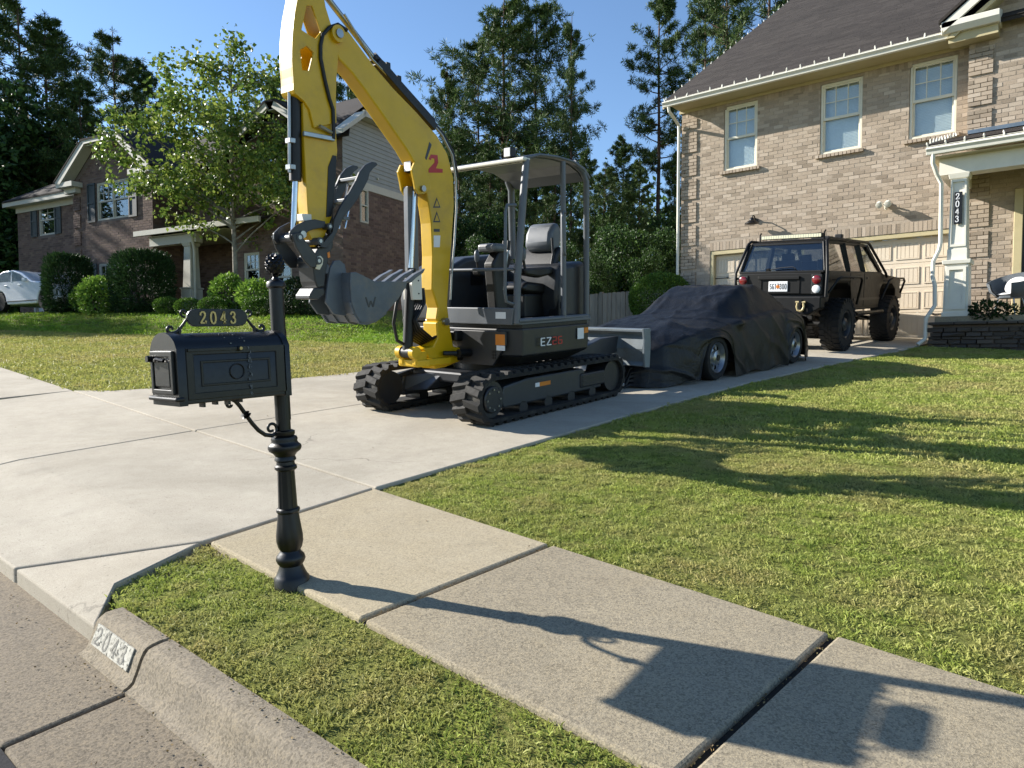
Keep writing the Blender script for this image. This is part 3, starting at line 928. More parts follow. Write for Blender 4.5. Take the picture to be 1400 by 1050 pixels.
while z < .36:
    h = random.uniform(.045, .085)
    x = -1.24 - random.random()*.1
    while x < .55:
        w = random.uniform(.12, .36)
        o = mesh_obj('stone', random.choice(st_me), sw_, (x+w/2, .035 - (.05 if x < -.45 else 0), z+h/2))
        o.scale = (w*.97, random.uniform(.8, 1.5), h*.94)
        x += w
    z += h
cap = -1.27
while cap < .6:
    w = random.uniform(.35, .6)
    b = MB().box(cap, cap+w-.012, -.10, .34, .405, .455 + random.uniform(-.006, .006))
    b.build('cap_stone', M['stone'], sw_, bevel=.012)
    cap += w

# wicker tub chair on the porch
ch = empty('tub_chair', (-1.2, 15.15, 1.5), R(-25), label='grey wicker tub chair with white cushion beside the front door', cat='chair')
def shell(rad, th, z0, z1, a0, a1, n=26):
    mb = MB(); vs = []
    for i in range(n+1):
        a = a0 + (a1-a0)*i/n
        zt = z1*(.72 + .28*(.5-.5*math.cos(2*math.pi*i/n)))
        for r, z in ((rad*.55, z0), (rad*.88, z0+(zt-z0)*.45), (rad, zt), (rad-th, zt), (rad*.88-th, z0+(zt-z0)*.45), (rad*.55-th, z0)):
            vs.append((r*math.cos(a), r*math.sin(a), z))
    fs = []
    for i in range(n):
        for k in range(6):
            l = (k+1) % 6
            fs.append((i*6+k, i*6+l, (i+1)*6+l, (i+1)*6+k))
    return mb.add(vs, fs)
wick = NT('grey_wicker'); wv = wick.n.new('ShaderNodeTexWave'); wv.inputs['Scale'].default_value = 60; wick.l.new(wick.tc.outputs['Object'], wv.inputs['Vector'])
wick.set(Base_Color=wick.ramp(wv.outputs['Fac'], [(.2, '3c4248'), (.8, '7b838a')]), Roughness=.7); wick.bump(wv.outputs['Fac'], .6, .01)
shell(.36, .02, .34, .80, R(-60), R(240)).build('shell', wick.m, ch, smooth=50)
MB().cyl((0,0,.33),(0,0,.37),.2,20).build('seat', wick.m, ch)
MB().lathe([(.02,.43),(.17,.42),(.22,.39),(.17,.37),(.02,.37)], None, 20).build('cushion', M['white'], ch, smooth=60)
MB().lathe([(.02,.06),(.14,.05),(.18,0),(.14,-.05),(.02,-.06)], Matrix.Translation((.06,.05,.55)) @ Matrix.Rotation(R(60),4,'X'), 18).build('pillow', M['white'], ch, smooth=60)
for a in (45, 135, 225, 315):
    c_, s_ = math.cos(R(a)), math.sin(R(a))
    MB().cyl((.17*c_,.17*s_,.34),(.27*c_,.27*s_,0),.012,8).build('leg', M['steel'], ch, smooth=40)

# ------------------------------------------------------------------ the neighbouring brick house (own frame)
M['trim2'] = simple('off_white_house_trim', 'b5b1a2', .6, var=.05)
M['shutter'] = simple('dark_green_shutter', '2b3435', .55, var=.1)
M['siding'] = simple('grey_lap_siding', '8f918c', .7, var=.06, scale=3)
M['gdoor2'] = simple('white_garage_door', 'c9cbcc', .5, var=.05)
MH = frame([(-16.55,12.362,1.962,),(0.981,0.193,-0,),(-0.193,0.981,0,),(0,0,1,)])
nb = empty('neighbour_house', M=MH, label='dark brown brick house with white trim beyond the young tree', cat='house')
def NB(mb, name, mat, **k): return mb.build(name, mat, nb, **k)
def nwall(x0, x1, y, z0, z1, wins=(), d=.22):
    """brick wall facing -Y with window openings (x0,x1,z0,z1)"""
    hs = [[(a,c),(b,c),(b,d_),(a,d_)] for a,b,c,d_ in wins]
    NB(MB().prism([(x0,z0),(x1,z0),(x1,z1),(x0,z1)], 1, y, y+d, holes=hs), 'wall', M['mortar2'])
    return lay(x0, x1, z0, z1, [(a,b,c-.08,d_) for a,b,c,d_ in wins], L=.21, Hh=.07)
# garage wing (set back a little)
wy = .55
w1 = [(-15.85, -14.70, 3.50, 4.68)]
b_ = nwall(-17.3, -12.3, wy, -.2, 4.72, w1 + [(-16.3, -12.8, -.19, 2.02)])
brickwork(nb, [q for q in b_ if q[3] > .3], face_front(wy), M['brick2'])
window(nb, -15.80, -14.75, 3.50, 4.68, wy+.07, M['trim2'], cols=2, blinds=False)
def shutter(x0, x1, z0, z1, y):
    s = NB(MB().prism([(x0,z0),(x1,z0),(x1,z1),(x0,z1)], 1, y-.045, y-.008, holes=[[(x0+.05,z0+.06),(x1-.05,z0+.06),(x1-.05,(z0+z1)/2-.03),(x0+.05,(z0+z1)/2-.03)],[(x0+.05,(z0+z1)/2+.03),(x1-.05,(z0+z1)/2+.03),(x1-.05,z1-.06),(x0+.05,z1-.06)]]), 'shutter', M['shutter'])
    MB().box(x0+.05, x1-.05, y-.025, y-.012, z0+.06, z1-.06).build('shutter_panel', M['shutter'], s)
shutter(-16.3, -15.88, 3.48, 4.70, wy); shutter(-14.67, -14.25, 3.48, 4.70, wy); shutter(-13.05, -12.65, 3.48, 4.70, wy)
NB(MB().prism([(-16.3,-.2),(-16.18,-.2),(-16.18,1.9),(-12.92,1.9),(-12.92,-.2),(-12.8,-.2),(-12.8,2.0),(-16.3,2.0)], 1, wy-.01, wy+.15), 'garage_trim', M['trim2'])
gd2 = NB(MB().box(-16.17, -12.93, wy+.1, wy+.13, -.2, 1.895), 'garage_door', M['gdoor2'])
for r in range(4):
    for c in range(4):
        x0 = -16.1+c*.8; z0 = .1+r*.45
        MB().box(x0, x0+.68, wy+.088, wy+.1, z0, z0+.34).build('panel', M['gdoor2'], gd2, bevel=.01, seg=1)
NB(MB().box(-17.6, -12.32, wy-.36, wy+.1, 4.723, 4.745), 'soffit', M['trim2'])
NB(MB().box(-17.6, -12.32, wy-.40, wy-.362, 4.70, 4.90), 'fascia', M['trim2'])
NB(MB().box(-17.31, -12.32, wy-.06, wy-.01, 4.50, 4.722), 'frieze', M['trim2'])
# bay with clipped gable
by_ = -.1
bw = [(-10.97, -9.15, 3.55, 4.86), (-10.95, -9.2, .75, 2.05)]
b_ = nwall(-12.3, -7.9, by_, -.2, 5.05, bw)
for z in np.arange(.3, 4.7, .62):
    b_ += [(a,b,c,d,e+.03) for a,b,c,d,e in lay(-12.31, -11.9, float(z), float(z)+.47, L=.21, Hh=.07)]
brickwork(nb, b_, face_front(by_), M['brick2'])
NB(MB().prism([(-12.3,5.05),(-7.9,5.05),(-9.15,6.05),(-11.05,6.05)], 1, by_, by_+.2), 'gable_wall', M['mortar2'])
gb = [q for q in lay(-12.2, -8.0, 5.06, 6.03, L=.21, Hh=.07) if q[0] > -12.25+(q[3]-5.0)*1.22 and q[1] < -7.95-(q[3]-5.0)*1.22]
brickwork(nb, gb, face_front(by_), M['brick2'])
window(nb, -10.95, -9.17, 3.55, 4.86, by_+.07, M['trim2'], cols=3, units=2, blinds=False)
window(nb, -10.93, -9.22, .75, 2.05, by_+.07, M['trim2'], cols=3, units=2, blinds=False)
shutter(-11.45, -11.0, 3.52, 4.88, by_); shutter(-9.12, -8.68, 3.52, 4.88, by_); shutter(-11.4, -11.0, .72, 2.07, by_)
NB(MB().hexa([(-12.75,by_-.42,4.98),(-12.45,by_-.42,4.90),(-10.95,by_-.42,6.10),(-11.1,by_-.42,6.26),(-12.75,by_-.34,4.98),(-12.45,by_-.34,4.90),(-10.95,by_-.34,6.10),(-11.1,by_-.34,6.26)]), 'rake', M['trim2'])
NB(MB().hexa([(-7.45,by_-.42,4.98),(-7.75,by_-.42,4.90),(-9.25,by_-.42,6.10),(-9.1,by_-.42,6.26),(-7.45,by_-.34,4.98),(-7.75,by_-.34,4.90),(-9.25,by_-.34,6.10),(-9.1,by_-.34,6.26)]), 'rake', M['trim2'])
NB(MB().box(-11.1, -9.1, by_-.42, by_-.34, 6.12, 6.26), 'clipped_eave', M['trim2'])
NB(MB().hexa([(-12.4,by_-.34,4.98),(-11.05,by_-.34,6.08),(-11.05,by_-.01,6.08),(-12.4,by_-.01,4.98),(-12.4,by_-.34,5.02),(-11.05,by_-.34,6.12),(-11.05,by_-.01,6.12),(-12.4,by_-.01,5.02)]), 'gable_soffit', M['trim2'])
NB(MB().hexa([(-7.8,by_-.34,4.98),(-9.15,by_-.34,6.08),(-9.15,by_-.01,6.08),(-7.8,by_-.01,4.98),(-7.8,by_-.34,5.02),(-9.15,by_-.34,6.12),(-9.15,by_-.01,6.12),(-7.8,by_-.01,5.02)]), 'gable_soffit', M['trim2'])
for a, b in ((-12.72, -11.75), (-8.6, -7.5)):
    NB(MB().box(a, b, by_-.40, by_-.01, 4.80, 4.97).box(a+.15, b-.12, by_-.2, by_-.011, 4.62, 4.798), 'eave_return', M['trim2'])
NB(MB().box(-11.05, -9.15, by_-.335, by_-.005, 6.07, 6.10), 'peak_soffit', M['trim2'])
NB(MB().box(-2.55, -2.15, .25-.335, .245, 6.03, 6.06), 'peak_soffit', M['trim2'])
# recessed entry, porch roof and column
ey = 1.7
NB(MB().box(-8.1, -7.902, by_+.22, ey, -.2, 5.05), 'bay_side_wall', M['mortar2'])
brickwork(nb, lay(by_+.0, ey, .2, 2.75, L=.21, Hh=.07), face_right(-7.9), M['brick2'])
dw = [(-5.55, -4.65, -.2, 2.15)]
b_ = nwall(-7.9, -4.4, ey, -.2, 2.9, dw)
brickwork(nb, b_, face_front(ey), M['brick2'])
fd = NB(MB().box(-5.5, -4.7, ey+.08, ey+.13, -.2, 2.05), 'front_door', M['shutter'])
MB().box(-5.6, -4.6, ey-.03, ey+.07, 2.055, 2.17).build('door_head', M['trim2'], fd)
NB(MB().hexa([(-8.2,-.45,2.80),(-2.6,-.45,2.80),(-2.6,ey,3.45),(-8.2,ey,3.45),(-8.2,-.45,2.88),(-2.6,-.45,2.88),(-2.6,ey,3.53),(-8.2,ey,3.53)]), 'porch_roof', M['shingle2'])
NB(MB().box(-8.3, -2.5, -.54, -.452, 2.74, 2.90), 'porch_gutter', M['trim2'])
NB(MB().box(-7.89, -4.2, -.3, ey-.01, 2.70, 2.73), 'porch_ceiling', M['trim2'])
NB(MB().box(-7.89, -5.6, -.25, -.0, 2.42, 2.69), 'porch_beam', M['trim2'])
c2 = MB()
def sqc(mb, x, y, w0, w1, z0, z1): return mb.hexa([(x-w0,y-w0,z0),(x+w0,y-w0,z0),(x+w0,y+w0,z0),(x-w0,y+w0,z0),(x-w1,y-w1,z1),(x+w1,y-w1,z1),(x+w1,y+w1,z1),(x-w1,y+w1,z1)])
sqc(c2, -6.0, -.12, .24, .23, .1, .95); sqc(c2, -6.0, -.12, .26, .26, .95, 1.0); sqc(c2, -6.0, -.12, .19, .15, 1.0, 2.3); sqc(c2, -6.0, -.12, .17, .21, 2.3, 2.42)
NB(c2, 'porch_column', M['trim2'], bevel=.01, seg=1)
NB(MB().tube([(-5.72,-.4,2.75),(-5.72,-.3,2.55),(-5.74,-.2,2.2),(-5.74,-.2,.25)], .05, 8), 'downspout', M['trim2'])
NB(MB().box(-7.9, -4.4, -.4, ey, -.1, .14), 'porch_floor', M['walk_grey'])
# right hand part
ry = .25
rw = [(-4.05, -3.35, .95, 2.02), (-2.85, -2.0, .45, 1.95), (-3.3, -1.7, 3.45, 4.85)]
b_ = nwall(-4.4, 0, ry, -.2, 5.05, rw)
NB(MB().box(-4.4, -4.2, ry+.225, ey, -.2, 5.05), 'wing_side_wall', M['mortar2'])
brickwork(nb, b_, face_front(ry), M['brick2'])
window(nb, -4.04, -3.36, .95, 2.02, ry+.07, M['trim2'], cols=3, blinds=False)
window(nb, -2.84, -2.01, .45, 1.95, ry+.07, M['trim2'], cols=2, blinds=False)
window(nb, -3.29, -1.71, 3.45, 4.85, ry+.07, M['trim2'], cols=3, units=2, blinds=False)
NB(MB().hexa([(-4.9,ry-.42,4.95),(-4.6,ry-.42,4.88),(-2.5,ry-.42,6.08),(-2.6,ry-.42,6.26),(-4.9,ry-.34,4.95),(-4.6,ry-.34,4.88),(-2.5,ry-.34,6.08),(-2.6,ry-.34,6.26)]), 'rake', M['trim2'])
NB(MB().hexa([(-.2,ry-.42,4.95),(-.5,ry-.42,4.88),(-2.3,ry-.42,6.08),(-2.2,ry-.42,6.26),(-.2,ry-.34,4.95),(-.5,ry-.34,4.88),(-2.3,ry-.34,6.08),(-2.2,ry-.34,6.26)]), 'rake', M['trim2'])
NB(MB().prism([(-4.4,5.05),(-.4,5.05),(-2.2,6.05),(-2.5,6.05)], 1, ry, ry+.2), 'gable_wall', M['mortar2'])
brickwork(nb, lay(by_+.0, ey, 3.2, 5.0, L=.21, Hh=.07), face_right(-7.9), M['brick2'])
gb = [q for q in lay(-4.3, -.4, 5.06, 6.03, L=.21, Hh=.07) if q[0] > -4.35+(q[3]-5.0)*1.86 and q[1] < -.45-(q[3]-5.0)*1.72]
brickwork(nb, gb, face_front(ry), M['brick2'])
# upper floor over the entry
b_ = nwall(-7.9, -4.4, 1.2, 2.9, 5.05, [(-6.6, -5.6, 3.5, 4.8)])
brickwork(nb, b_, face_front(1.2), M['brick2'])
window(nb, -6.59, -5.61, 3.5, 4.8, 1.27, M['trim2'], cols=3, blinds=False)
# side wall: brick below, white band, lap siding above
SD = 4.3
sh = [[(.98, 2.74), (1.33, 2.74), (1.33, 3.73), (.98, 3.73)]]
NB(MB().prism([(ry+.2,-.3),(SD,-.3),(SD,5.69),(.86,5.69),(ry+.2,5.3)], 0, -.22, -.004, holes=sh), 'side_wall', M['mortar2'])
brickwork(nb, lay(ry, SD, -.1, 3.70, [(.96, 1.35, 2.70, 3.75)], L=.21, Hh=.07), face_right(0), M['brick2'])
NB(MB().box(-.003, .03, ry, SD, 3.715, 3.93), 'band_board', M['trim2'])
z = 3.93
k = 0
while z < 5.62:
    ya = ry if z < 5.1 else ry + (z-5.1)*1.1
    zt = min(z+.135, 5.69)
    NB(MB().hexa([(-.003,ya,z),(.022,ya,z),(.022,SD,z),(-.003,SD,z),(-.003,ya,zt),(.004,ya,zt),(.004,SD,zt),(-.003,SD,zt)]), 'siding_board', M['siding'])
    z += .128
swf = NB(MB().prism([(.98,2.74),(1.33,2.74),(1.33,3.73),(.98,3.73)], 0, -.06, .03, holes=[[(1.02,2.79),(1.29,2.79),(1.29,3.23),(1.02,3.23)],[(1.02,3.27),(1.29,3.27),(1.29,3.68),(1.02,3.68)]]), 'side_window', M['trim2'])
MB().box(-.03, -.02, 1.0, 1.31, 2.76, 3.71).build('pane', M['glass'], swf)
MB().box(-.2, -.19, .98, 1.33, 2.74, 3.73).build('dark_interior', M['dark_room'], swf)
NB(MB().tube([(.02,1.75,4.15),(.07,1.75,4.15)], .035, 8), 'vent_cap', M['trim2'])
NB(MB().box(-.05, .05, SD-.08, SD+.06, -.2, 5.6), 'corner_board', M['trim2'])
NB(MB().box(-.25, .30, .80, SD+.3, 5.70, 5.72), 'side_soffit', M['trim2'])
NB(MB().box(.30, .36, .78, SD+.3, 5.69, 5.86), 'side_gutter', M['trim2'])
NB(MB().hexa([(-.05,ry-.36,4.98),(.36,ry-.36,4.98),(.36,.86,5.70),(-.05,.86,5.70),(-.05,ry-.36,5.10),(.36,ry-.36,5.10),(.36,.86,5.86),(-.05,.86,5.86)]), 'side_rake', M['trim2'])
# roofs
def slope(name, pts, th=.06):
    top = [(x,y,z+th) for x,y,z in pts]
    m = len(pts)
    mb = MB().add(list(pts)+top, [tuple(range(m)), tuple(range(2*m-1,m-1,-1))] + [(i,(i+1)%m,m+(i+1)%m,m+i) for i in range(m)])
    return NB(mb, name, M['shingle2'])
RZ = 7.75
slope('roof', [(-17.6,wy-.42,4.86),(.36,wy-.42,4.95),(-.2,.86,5.76),(-1.6,4.2,RZ),(-13.5,4.2,RZ-.2)])
slope('rear_roof', [(-17.6,9,4.86),(-4,9,4.9),(-1.0,SD+.42,6.7),(-1.6,4.21,RZ),(-13.5,4.21,RZ-.2)])
slope('hip_roof', [(.36,.82,5.86),(.36,SD+.4,5.86),(-1.0,SD+.4,6.9),(-1.58,4.22,RZ+.02),(-1.0,2.4,6.95)])
slope('hip_roof', [(-17.62,wy-.4,4.86),(-13.5,4.2,RZ-.2),(-17.62,9,4.86)])
slope('gable_roof', [(-12.8,by_-.44,4.96),(-11.1,by_-.44,6.24),(-10.1,1.3,6.9),(-10.1,4,6.9),(-12.8,3,4.96)])
slope('gable_roof', [(-7.4,by_-.44,4.96),(-9.1,by_-.44,6.24),(-10.1,1.3,6.9),(-10.1,4,6.9),(-7.4,3,4.96)])
slope('gable_roof', [(-11.12,by_-.44,6.24),(-9.08,by_-.44,6.24),(-10.1,1.3,6.91)])
slope('gable_roof', [(-4.95,ry-.44,4.96),(-2.6,ry-.44,6.24),(-2.4,1.4,6.5),(-2.4,4,6.5),(-4.95,3,4.96)])
slope('gable_roof', [(-.15,ry-.44,4.96),(-2.2,ry-.44,6.24),(-2.4,1.4,6.5),(-2.4,4,6.5),(-.15,3,4.96)])
slope('gable_roof', [(-2.62,ry-.44,6.24),(-2.18,ry-.44,6.24),(-2.4,1.4,6.51)])
wl2 = NB(MB().cyl((-13.9,wy-.01,2.55),(-13.9,wy-.1,2.55),.05,10).box(-13.98,-13.82,wy-.22,wy-.08,2.42,2.66), 'wall_lantern', M['black_iron'])

# white saloon car on the neighbour's drive
car = empty('white_car', M=MH @ Matrix.Translation((-12.75, -.85, .40)), label='white car parked in front of the dark brown brick house', cat='car')
prof = [(-2.3,.35),(-2.3,.82),(-2.12,1.0),(-1.75,1.22),(-1.1,1.40),(-.5,1.41),(0.,1.29),(.62,.98),(1.5,.90),(2.0,.80),(2.25,.66),(2.3,.35)]
arch = []
for cx_ in (1.35, -1.35):
    arch += [(cx_+.36*math.cos(a), .32+.36*math.sin(a)) for a in np.linspace(0.05, math.pi-.05, 12)]
body = [q for q in prof] + [(2.0,.22)] + [(x, z) for x, z in arch[:12]] + [(.9,.2),(-.9,.2)] + arch[12:] + [(-2.0,.22)]
MB().prism(body, 1, -.88, .88).build('body', M['white_car'], car, bevel=.05, seg=3, smooth=50)
MB().prism([(-1.75,1.02),(-1.55,1.20),(-1.1,1.335),(-.5,1.345),(-.05,1.235),(.42,1.0)], 1, -.885, .885).build('side_glass', M['glass_dark'], car)
MB().prism([(-.62,.99),(-.58,1.36),(-.52,1.36),(-.55,.99)], 1, -.89, .89).build('pillar', M['white_car'], car)
MB().box(.30, .48, -1.02, -.90, .96, 1.08).build('wing_mirror', M['white_car'], car, bevel=.03)
MB().box(-1.0, .95, -.892, -.885, .30, .33).build('sill_trim', M['black_plastic'], car)
for x in (-.05, -.95): MB().box(x-.1, x+.08, -.91, -.885, .86, .89).build('door_handle', M['white_car'], car, bevel=.008, seg=1)
for cx_ in (1.35, -1.35):
    for sy in (-.88, .7):
        w = MB().lathe([(.2,0),(.31,.0),(.33,.04),(.33,.15),(.31,.18),(.2,.18)], Matrix.Translation((cx_, sy+.0, .32)) @ Matrix.Rotation(R(-90),4,'X'), 24).build('wheel', M['rubber'], car, smooth=40)
        MB().cyl((cx_, sy+.01, .32), (cx_, sy+.17, .32), .21, 16).build('rim', M['steel'], w)

# ------------------------------------------------------------------ plants
def cards(P, Nrm, size, aspect=.55, droop=0.0, spread=.8, kind='leaf'):
    """leaf-shaped 4-vertex cards at points P; Nrm preferred outward direction"""
    n = len(P)
    D = RNG.normal(size=(n, 3))
    D = D*spread + np.asarray(Nrm)
    D[:, 2] -= droop
    D /= np.linalg.norm(D, axis=1)[:, None] + 1e-9
    A = RNG.normal(size=(n, 3))
    Sd = np.cross(D, A); Sd /= np.linalg.norm(Sd, axis=1)[:, None] + 1e-9
    Up = np.cross(Sd, D)
    L = (np.asarray(size)*RNG.uniform(.65, 1.3, n))[:, None]
    Wd = L*aspect*.5
    v0 = P; v2 = P + D*L
    mid = P + D*L*.45 + Up*L*.08
    V = np.stack([v0, mid - Sd*Wd, v2, mid + Sd*Wd], 1).reshape(-1, 3)
    F = np.arange(n*4).reshape(-1, 4)
    return V, F
def blob_points(n, c, r, fill=.45, bumps=5, amp=.18, flat_top=None, zmin=None, seed=0, box=0):
    rg = np.random.default_rng(seed)
    d = rg.normal(size=(n, 3)); d /= np.linalg.norm(d, axis=1)[:, None]
    lob = np.ones(n)
    for _ in range(bumps*3):
        q = rg.normal(size=3); q /= np.linalg.norm(q)
        lob += amp*rg.uniform(-.6, 1)*np.clip((d@q - .55)/.45, 0, 1)
    rad = (fill + (1-fill)*rg.random(n)**.4)*lob
    lob /= np.percentile(lob, 90)
    if box: d = d/((np.abs(d)**box).sum(1)**(1/box))[:, None]
    P = d*rad[:, None]*np.array(r)
    if flat_top is not None: P[:, 2] = np.minimum(P[:, 2], flat_top + rg.normal(0, .02, n)*r[2])
    if zmin is not None: P[:, 2] = np.maximum(P[:, 2], zmin)
    return P + np.array(c), d
M['boxwood'] = leafmat('boxwood_leaf', ['364e1c', '4a6826', '607e32', '3e5622'], .25, .42)
M['boxwood_dark'] = leafmat('dark_shrub_leaf', ['1b2a14', '26381a', '304520', '1d2c16'], .15, .5)
M['juniper'] = leafmat('juniper_spray', ['1d2f16', '2a4020', '35502a', '24371a'], .15, .6)
M['bright'] = leafmat('bright_shrub_leaf', ['4c6a24', '6a8a34', '86a347', '587a2a'], .3, .4)
M['maple'] = leafmat('young_maple_leaf', ['465e26', '5e7632', '788c3e', '929c4c', '516a2a'], .34, .4)
M['pine'] = leafmat('pine_needles', ['2c4020', '3a5028', '4c6030', '5c6e38', '344826'], .15, .55)
M['wood_leaf'] = leafmat('woodland_leaf', ['1f321a', '2b431f', '3b5627', '4f6a32', '25391c'], .25, .5)
def barkmat(name, a, b):
    t = NT(name)
    t.set(Base_Color=t.ramp(t.noise(6, 6, .75, None, .5), [(.35, a), (.65, b)]), Roughness=.95)
    t.bump(t.noise(18, 5, .8), .8, .03)
    return t.m
M['pine_bark'] = barkmat('pine_bark', '2e241d', '6b5442')
M['grey_bark'] = barkmat('grey_bark', '5a544a', '9a9486')
M['twig'] = barkmat('twig_bark', '2c251c', '4a4032')

def shrub(name, c, r, n, leaf, mat, label, cat='shrub', group=None, flat_top=None, seed=1, core=True, up=.0, fill=.55, aspect=.55, amp=.18, box=0):
    root = empty(name, c, label=label, cat=cat, group=group)
    P, d = blob_points(n, (0,0,r[2]), r, fill, flat_top=flat_top, zmin=None, seed=seed, amp=amp, box=box)
    P[:, 2] = np.maximum(P[:, 2], .01 + RNG.random(n)*.1)
    nr = d.copy(); nr[:, 2] += up
    V, F = cards(P, nr, np.full(n, leaf), aspect)
    o = mesh_obj('foliage', np_mesh('foliage', V, F, mat), root)
    st = MB()
    for k in range(5):
        a = 2*math.pi*k/5
        st.tube([(0,0,-.15), (r[0]*.3*math.cos(a), r[1]*.3*math.sin(a), r[2]*.7), (r[0]*.55*math.cos(a), r[1]*.55*math.sin(a), r[2]*1.25)], [.03, .02, .008], 5)
    st.build('stem', M['twig'], root)
    return root
def hw(x, y, dz=0.0):
    """point on the ground given in the neighbour house frame"""
    wx = H2O[0] + x*H2X[0] + y*H2Y[0]; wy = H2O[1] + x*H2X[1] + y*H2Y[1]
    return (wx, wy, float(G(wx, wy)) + dz)
shrub('boxwood', (-8.12, 15.5, 1.50), (.76, .7, .64), 19000, .05, M['boxwood'], 'round clipped boxwood at the left corner of the tan brick house', seed=3, fill=.78, amp=.08)
shrub('clipped_juniper', hw(-10.35, -1.5), (.66, .62, .92), 9000, .15, M['juniper'], 'tall dark clipped evergreen beside the white car', seed=4, box=5, amp=.1, flat_top=1.0, up=.9, fill=.6, aspect=.22)
shrub('clipped_juniper', hw(-6.75, -1.3), (.78, .68, .93), 11000, .15, M['juniper'], 'widest dark clipped evergreen left of the porch column', seed=5, box=5, amp=.1, flat_top=1.0, up=.9, fill=.6, aspect=.22)
shrub('leafy_shrub', hw(-8.1, -1.9), (.62, .5, .55), 2400, .10, M['bright'], 'bright leafy shrub in front of the widest clipped evergreen', seed=6, up=.3)
shrub('leafy_shrub', hw(-8.95, -1.7), (.55, .5, .48), 1900, .10, M['boxwood'], 'darker leafy shrub between the two clipped evergreens', seed=7, up=.3)
shrub('leafy_shrub', hw(-3.45, -.9), (.52, .45, .58), 1700, .11, M['bright'], 'bright leafy shrub right of the porch column, left of the young trunk', seed=8, up=.4)
shrub('leafy_shrub', hw(-1.9, -1.2), (.50, .42, .45), 1500, .11, M['bright'], 'loose yellow green shrub just right of the young tree trunk', seed=9, up=.4)
shrub('leafy_shrub', hw(-.9, -.5), (.6, .5, .5), 1700, .10, M['boxwood_dark'], 'dark shrub under the tall narrow window of the brown house', seed=10, up=.3)
for i, (x, y, r_, lab) in enumerate([(-4.95,-1.75,.36,'leftmost small clipped ball shrub by the bay'), (-4.05,-1.75,.34,'small clipped ball shrub in front of the porch column'),
        (-3.0,-1.75,.36,'small flat clipped shrub just left of the young trunk'), (-1.25,-1.75,.36,'small clipped ball shrub seen just left of the mailbox post'),
        (-.35,-1.75,.38,'small clipped ball shrub seen just right of the mailbox post'), (.45,-1.6,.4,'rightmost small clipped ball shrub under the excavator bucket links')]):
    shrub('ball_shrub', hw(x, y), (r_*1.12, r_, r_*.66), 3200, .05, M['boxwood_dark'] if i > 3 else M['boxwood'], lab, group='clipped ball shrubs before the brown house', seed=20+i, fill=.8, amp=.06)
shrub('creeping_plant', (-1.42, 14.32, 1.40), (.34, .16, .16), 700, .07, M['boxwood_dark'], 'low dark trailing plant on the stone wall beside the column', cat='plant', seed=31)

# fence: single pickets
fence = empty('picket_fence', (-9.7, 16.9, 1.2), label='weathered grey board fence between the tan house and the woods', cat='fence')
def fencemat():
    t = NT('weathered_fence_board')
    q = t.n.new('ShaderNodeTexCoord'); mp = t.n.new('ShaderNodeMapping'); mp.inputs['Scale'].default_value = (14, 14, 1.2)
    t.l.new(t.geo('Position'), mp.inputs['Vector'])
    c = t.ramp(t.noise(2.2, 5, .7, mp.outputs['Vector']), [(.3, '5e564c'), (.7, '968c7e')])
    c = t.mix(.35, c, t.ramp(t.objrand(), [(0, '5a5248'), (1, 'a39888')]))
    t.set(Base_Color=c, Roughness=.9); t.bump(t.noise(3, 4, .7, mp.outputs['Vector']), .4, .01)
    return t.m
M['fence'] = fencemat()
pk = MB().prism([(-.067,-.75),(.067,-.75),(.067,1.31),(.05,1.34),(-.05,1.34),(-.067,1.31)], 1, -.01, .01).build('picket', M['fence'], mesh_only=True)
for i in range(36):
    mesh_obj('picket', pk, fence, (-3.5+.145*i, random.uniform(-.006,.006), random.uniform(-.012,.012)), (0, random.uniform(-.008,.008), 0))
for z in (-.3, .35, 1.05): MB().box(-3.6, 1.75, .015, .055, z, z+.09).build('rail', M['fence'], fence)
for i in range(3): MB().box(-3.55+2.5*i-.045, -3.55+2.5*i+.045, .056, .146, -.8, 1.38).build('post', M['fence'], fence)

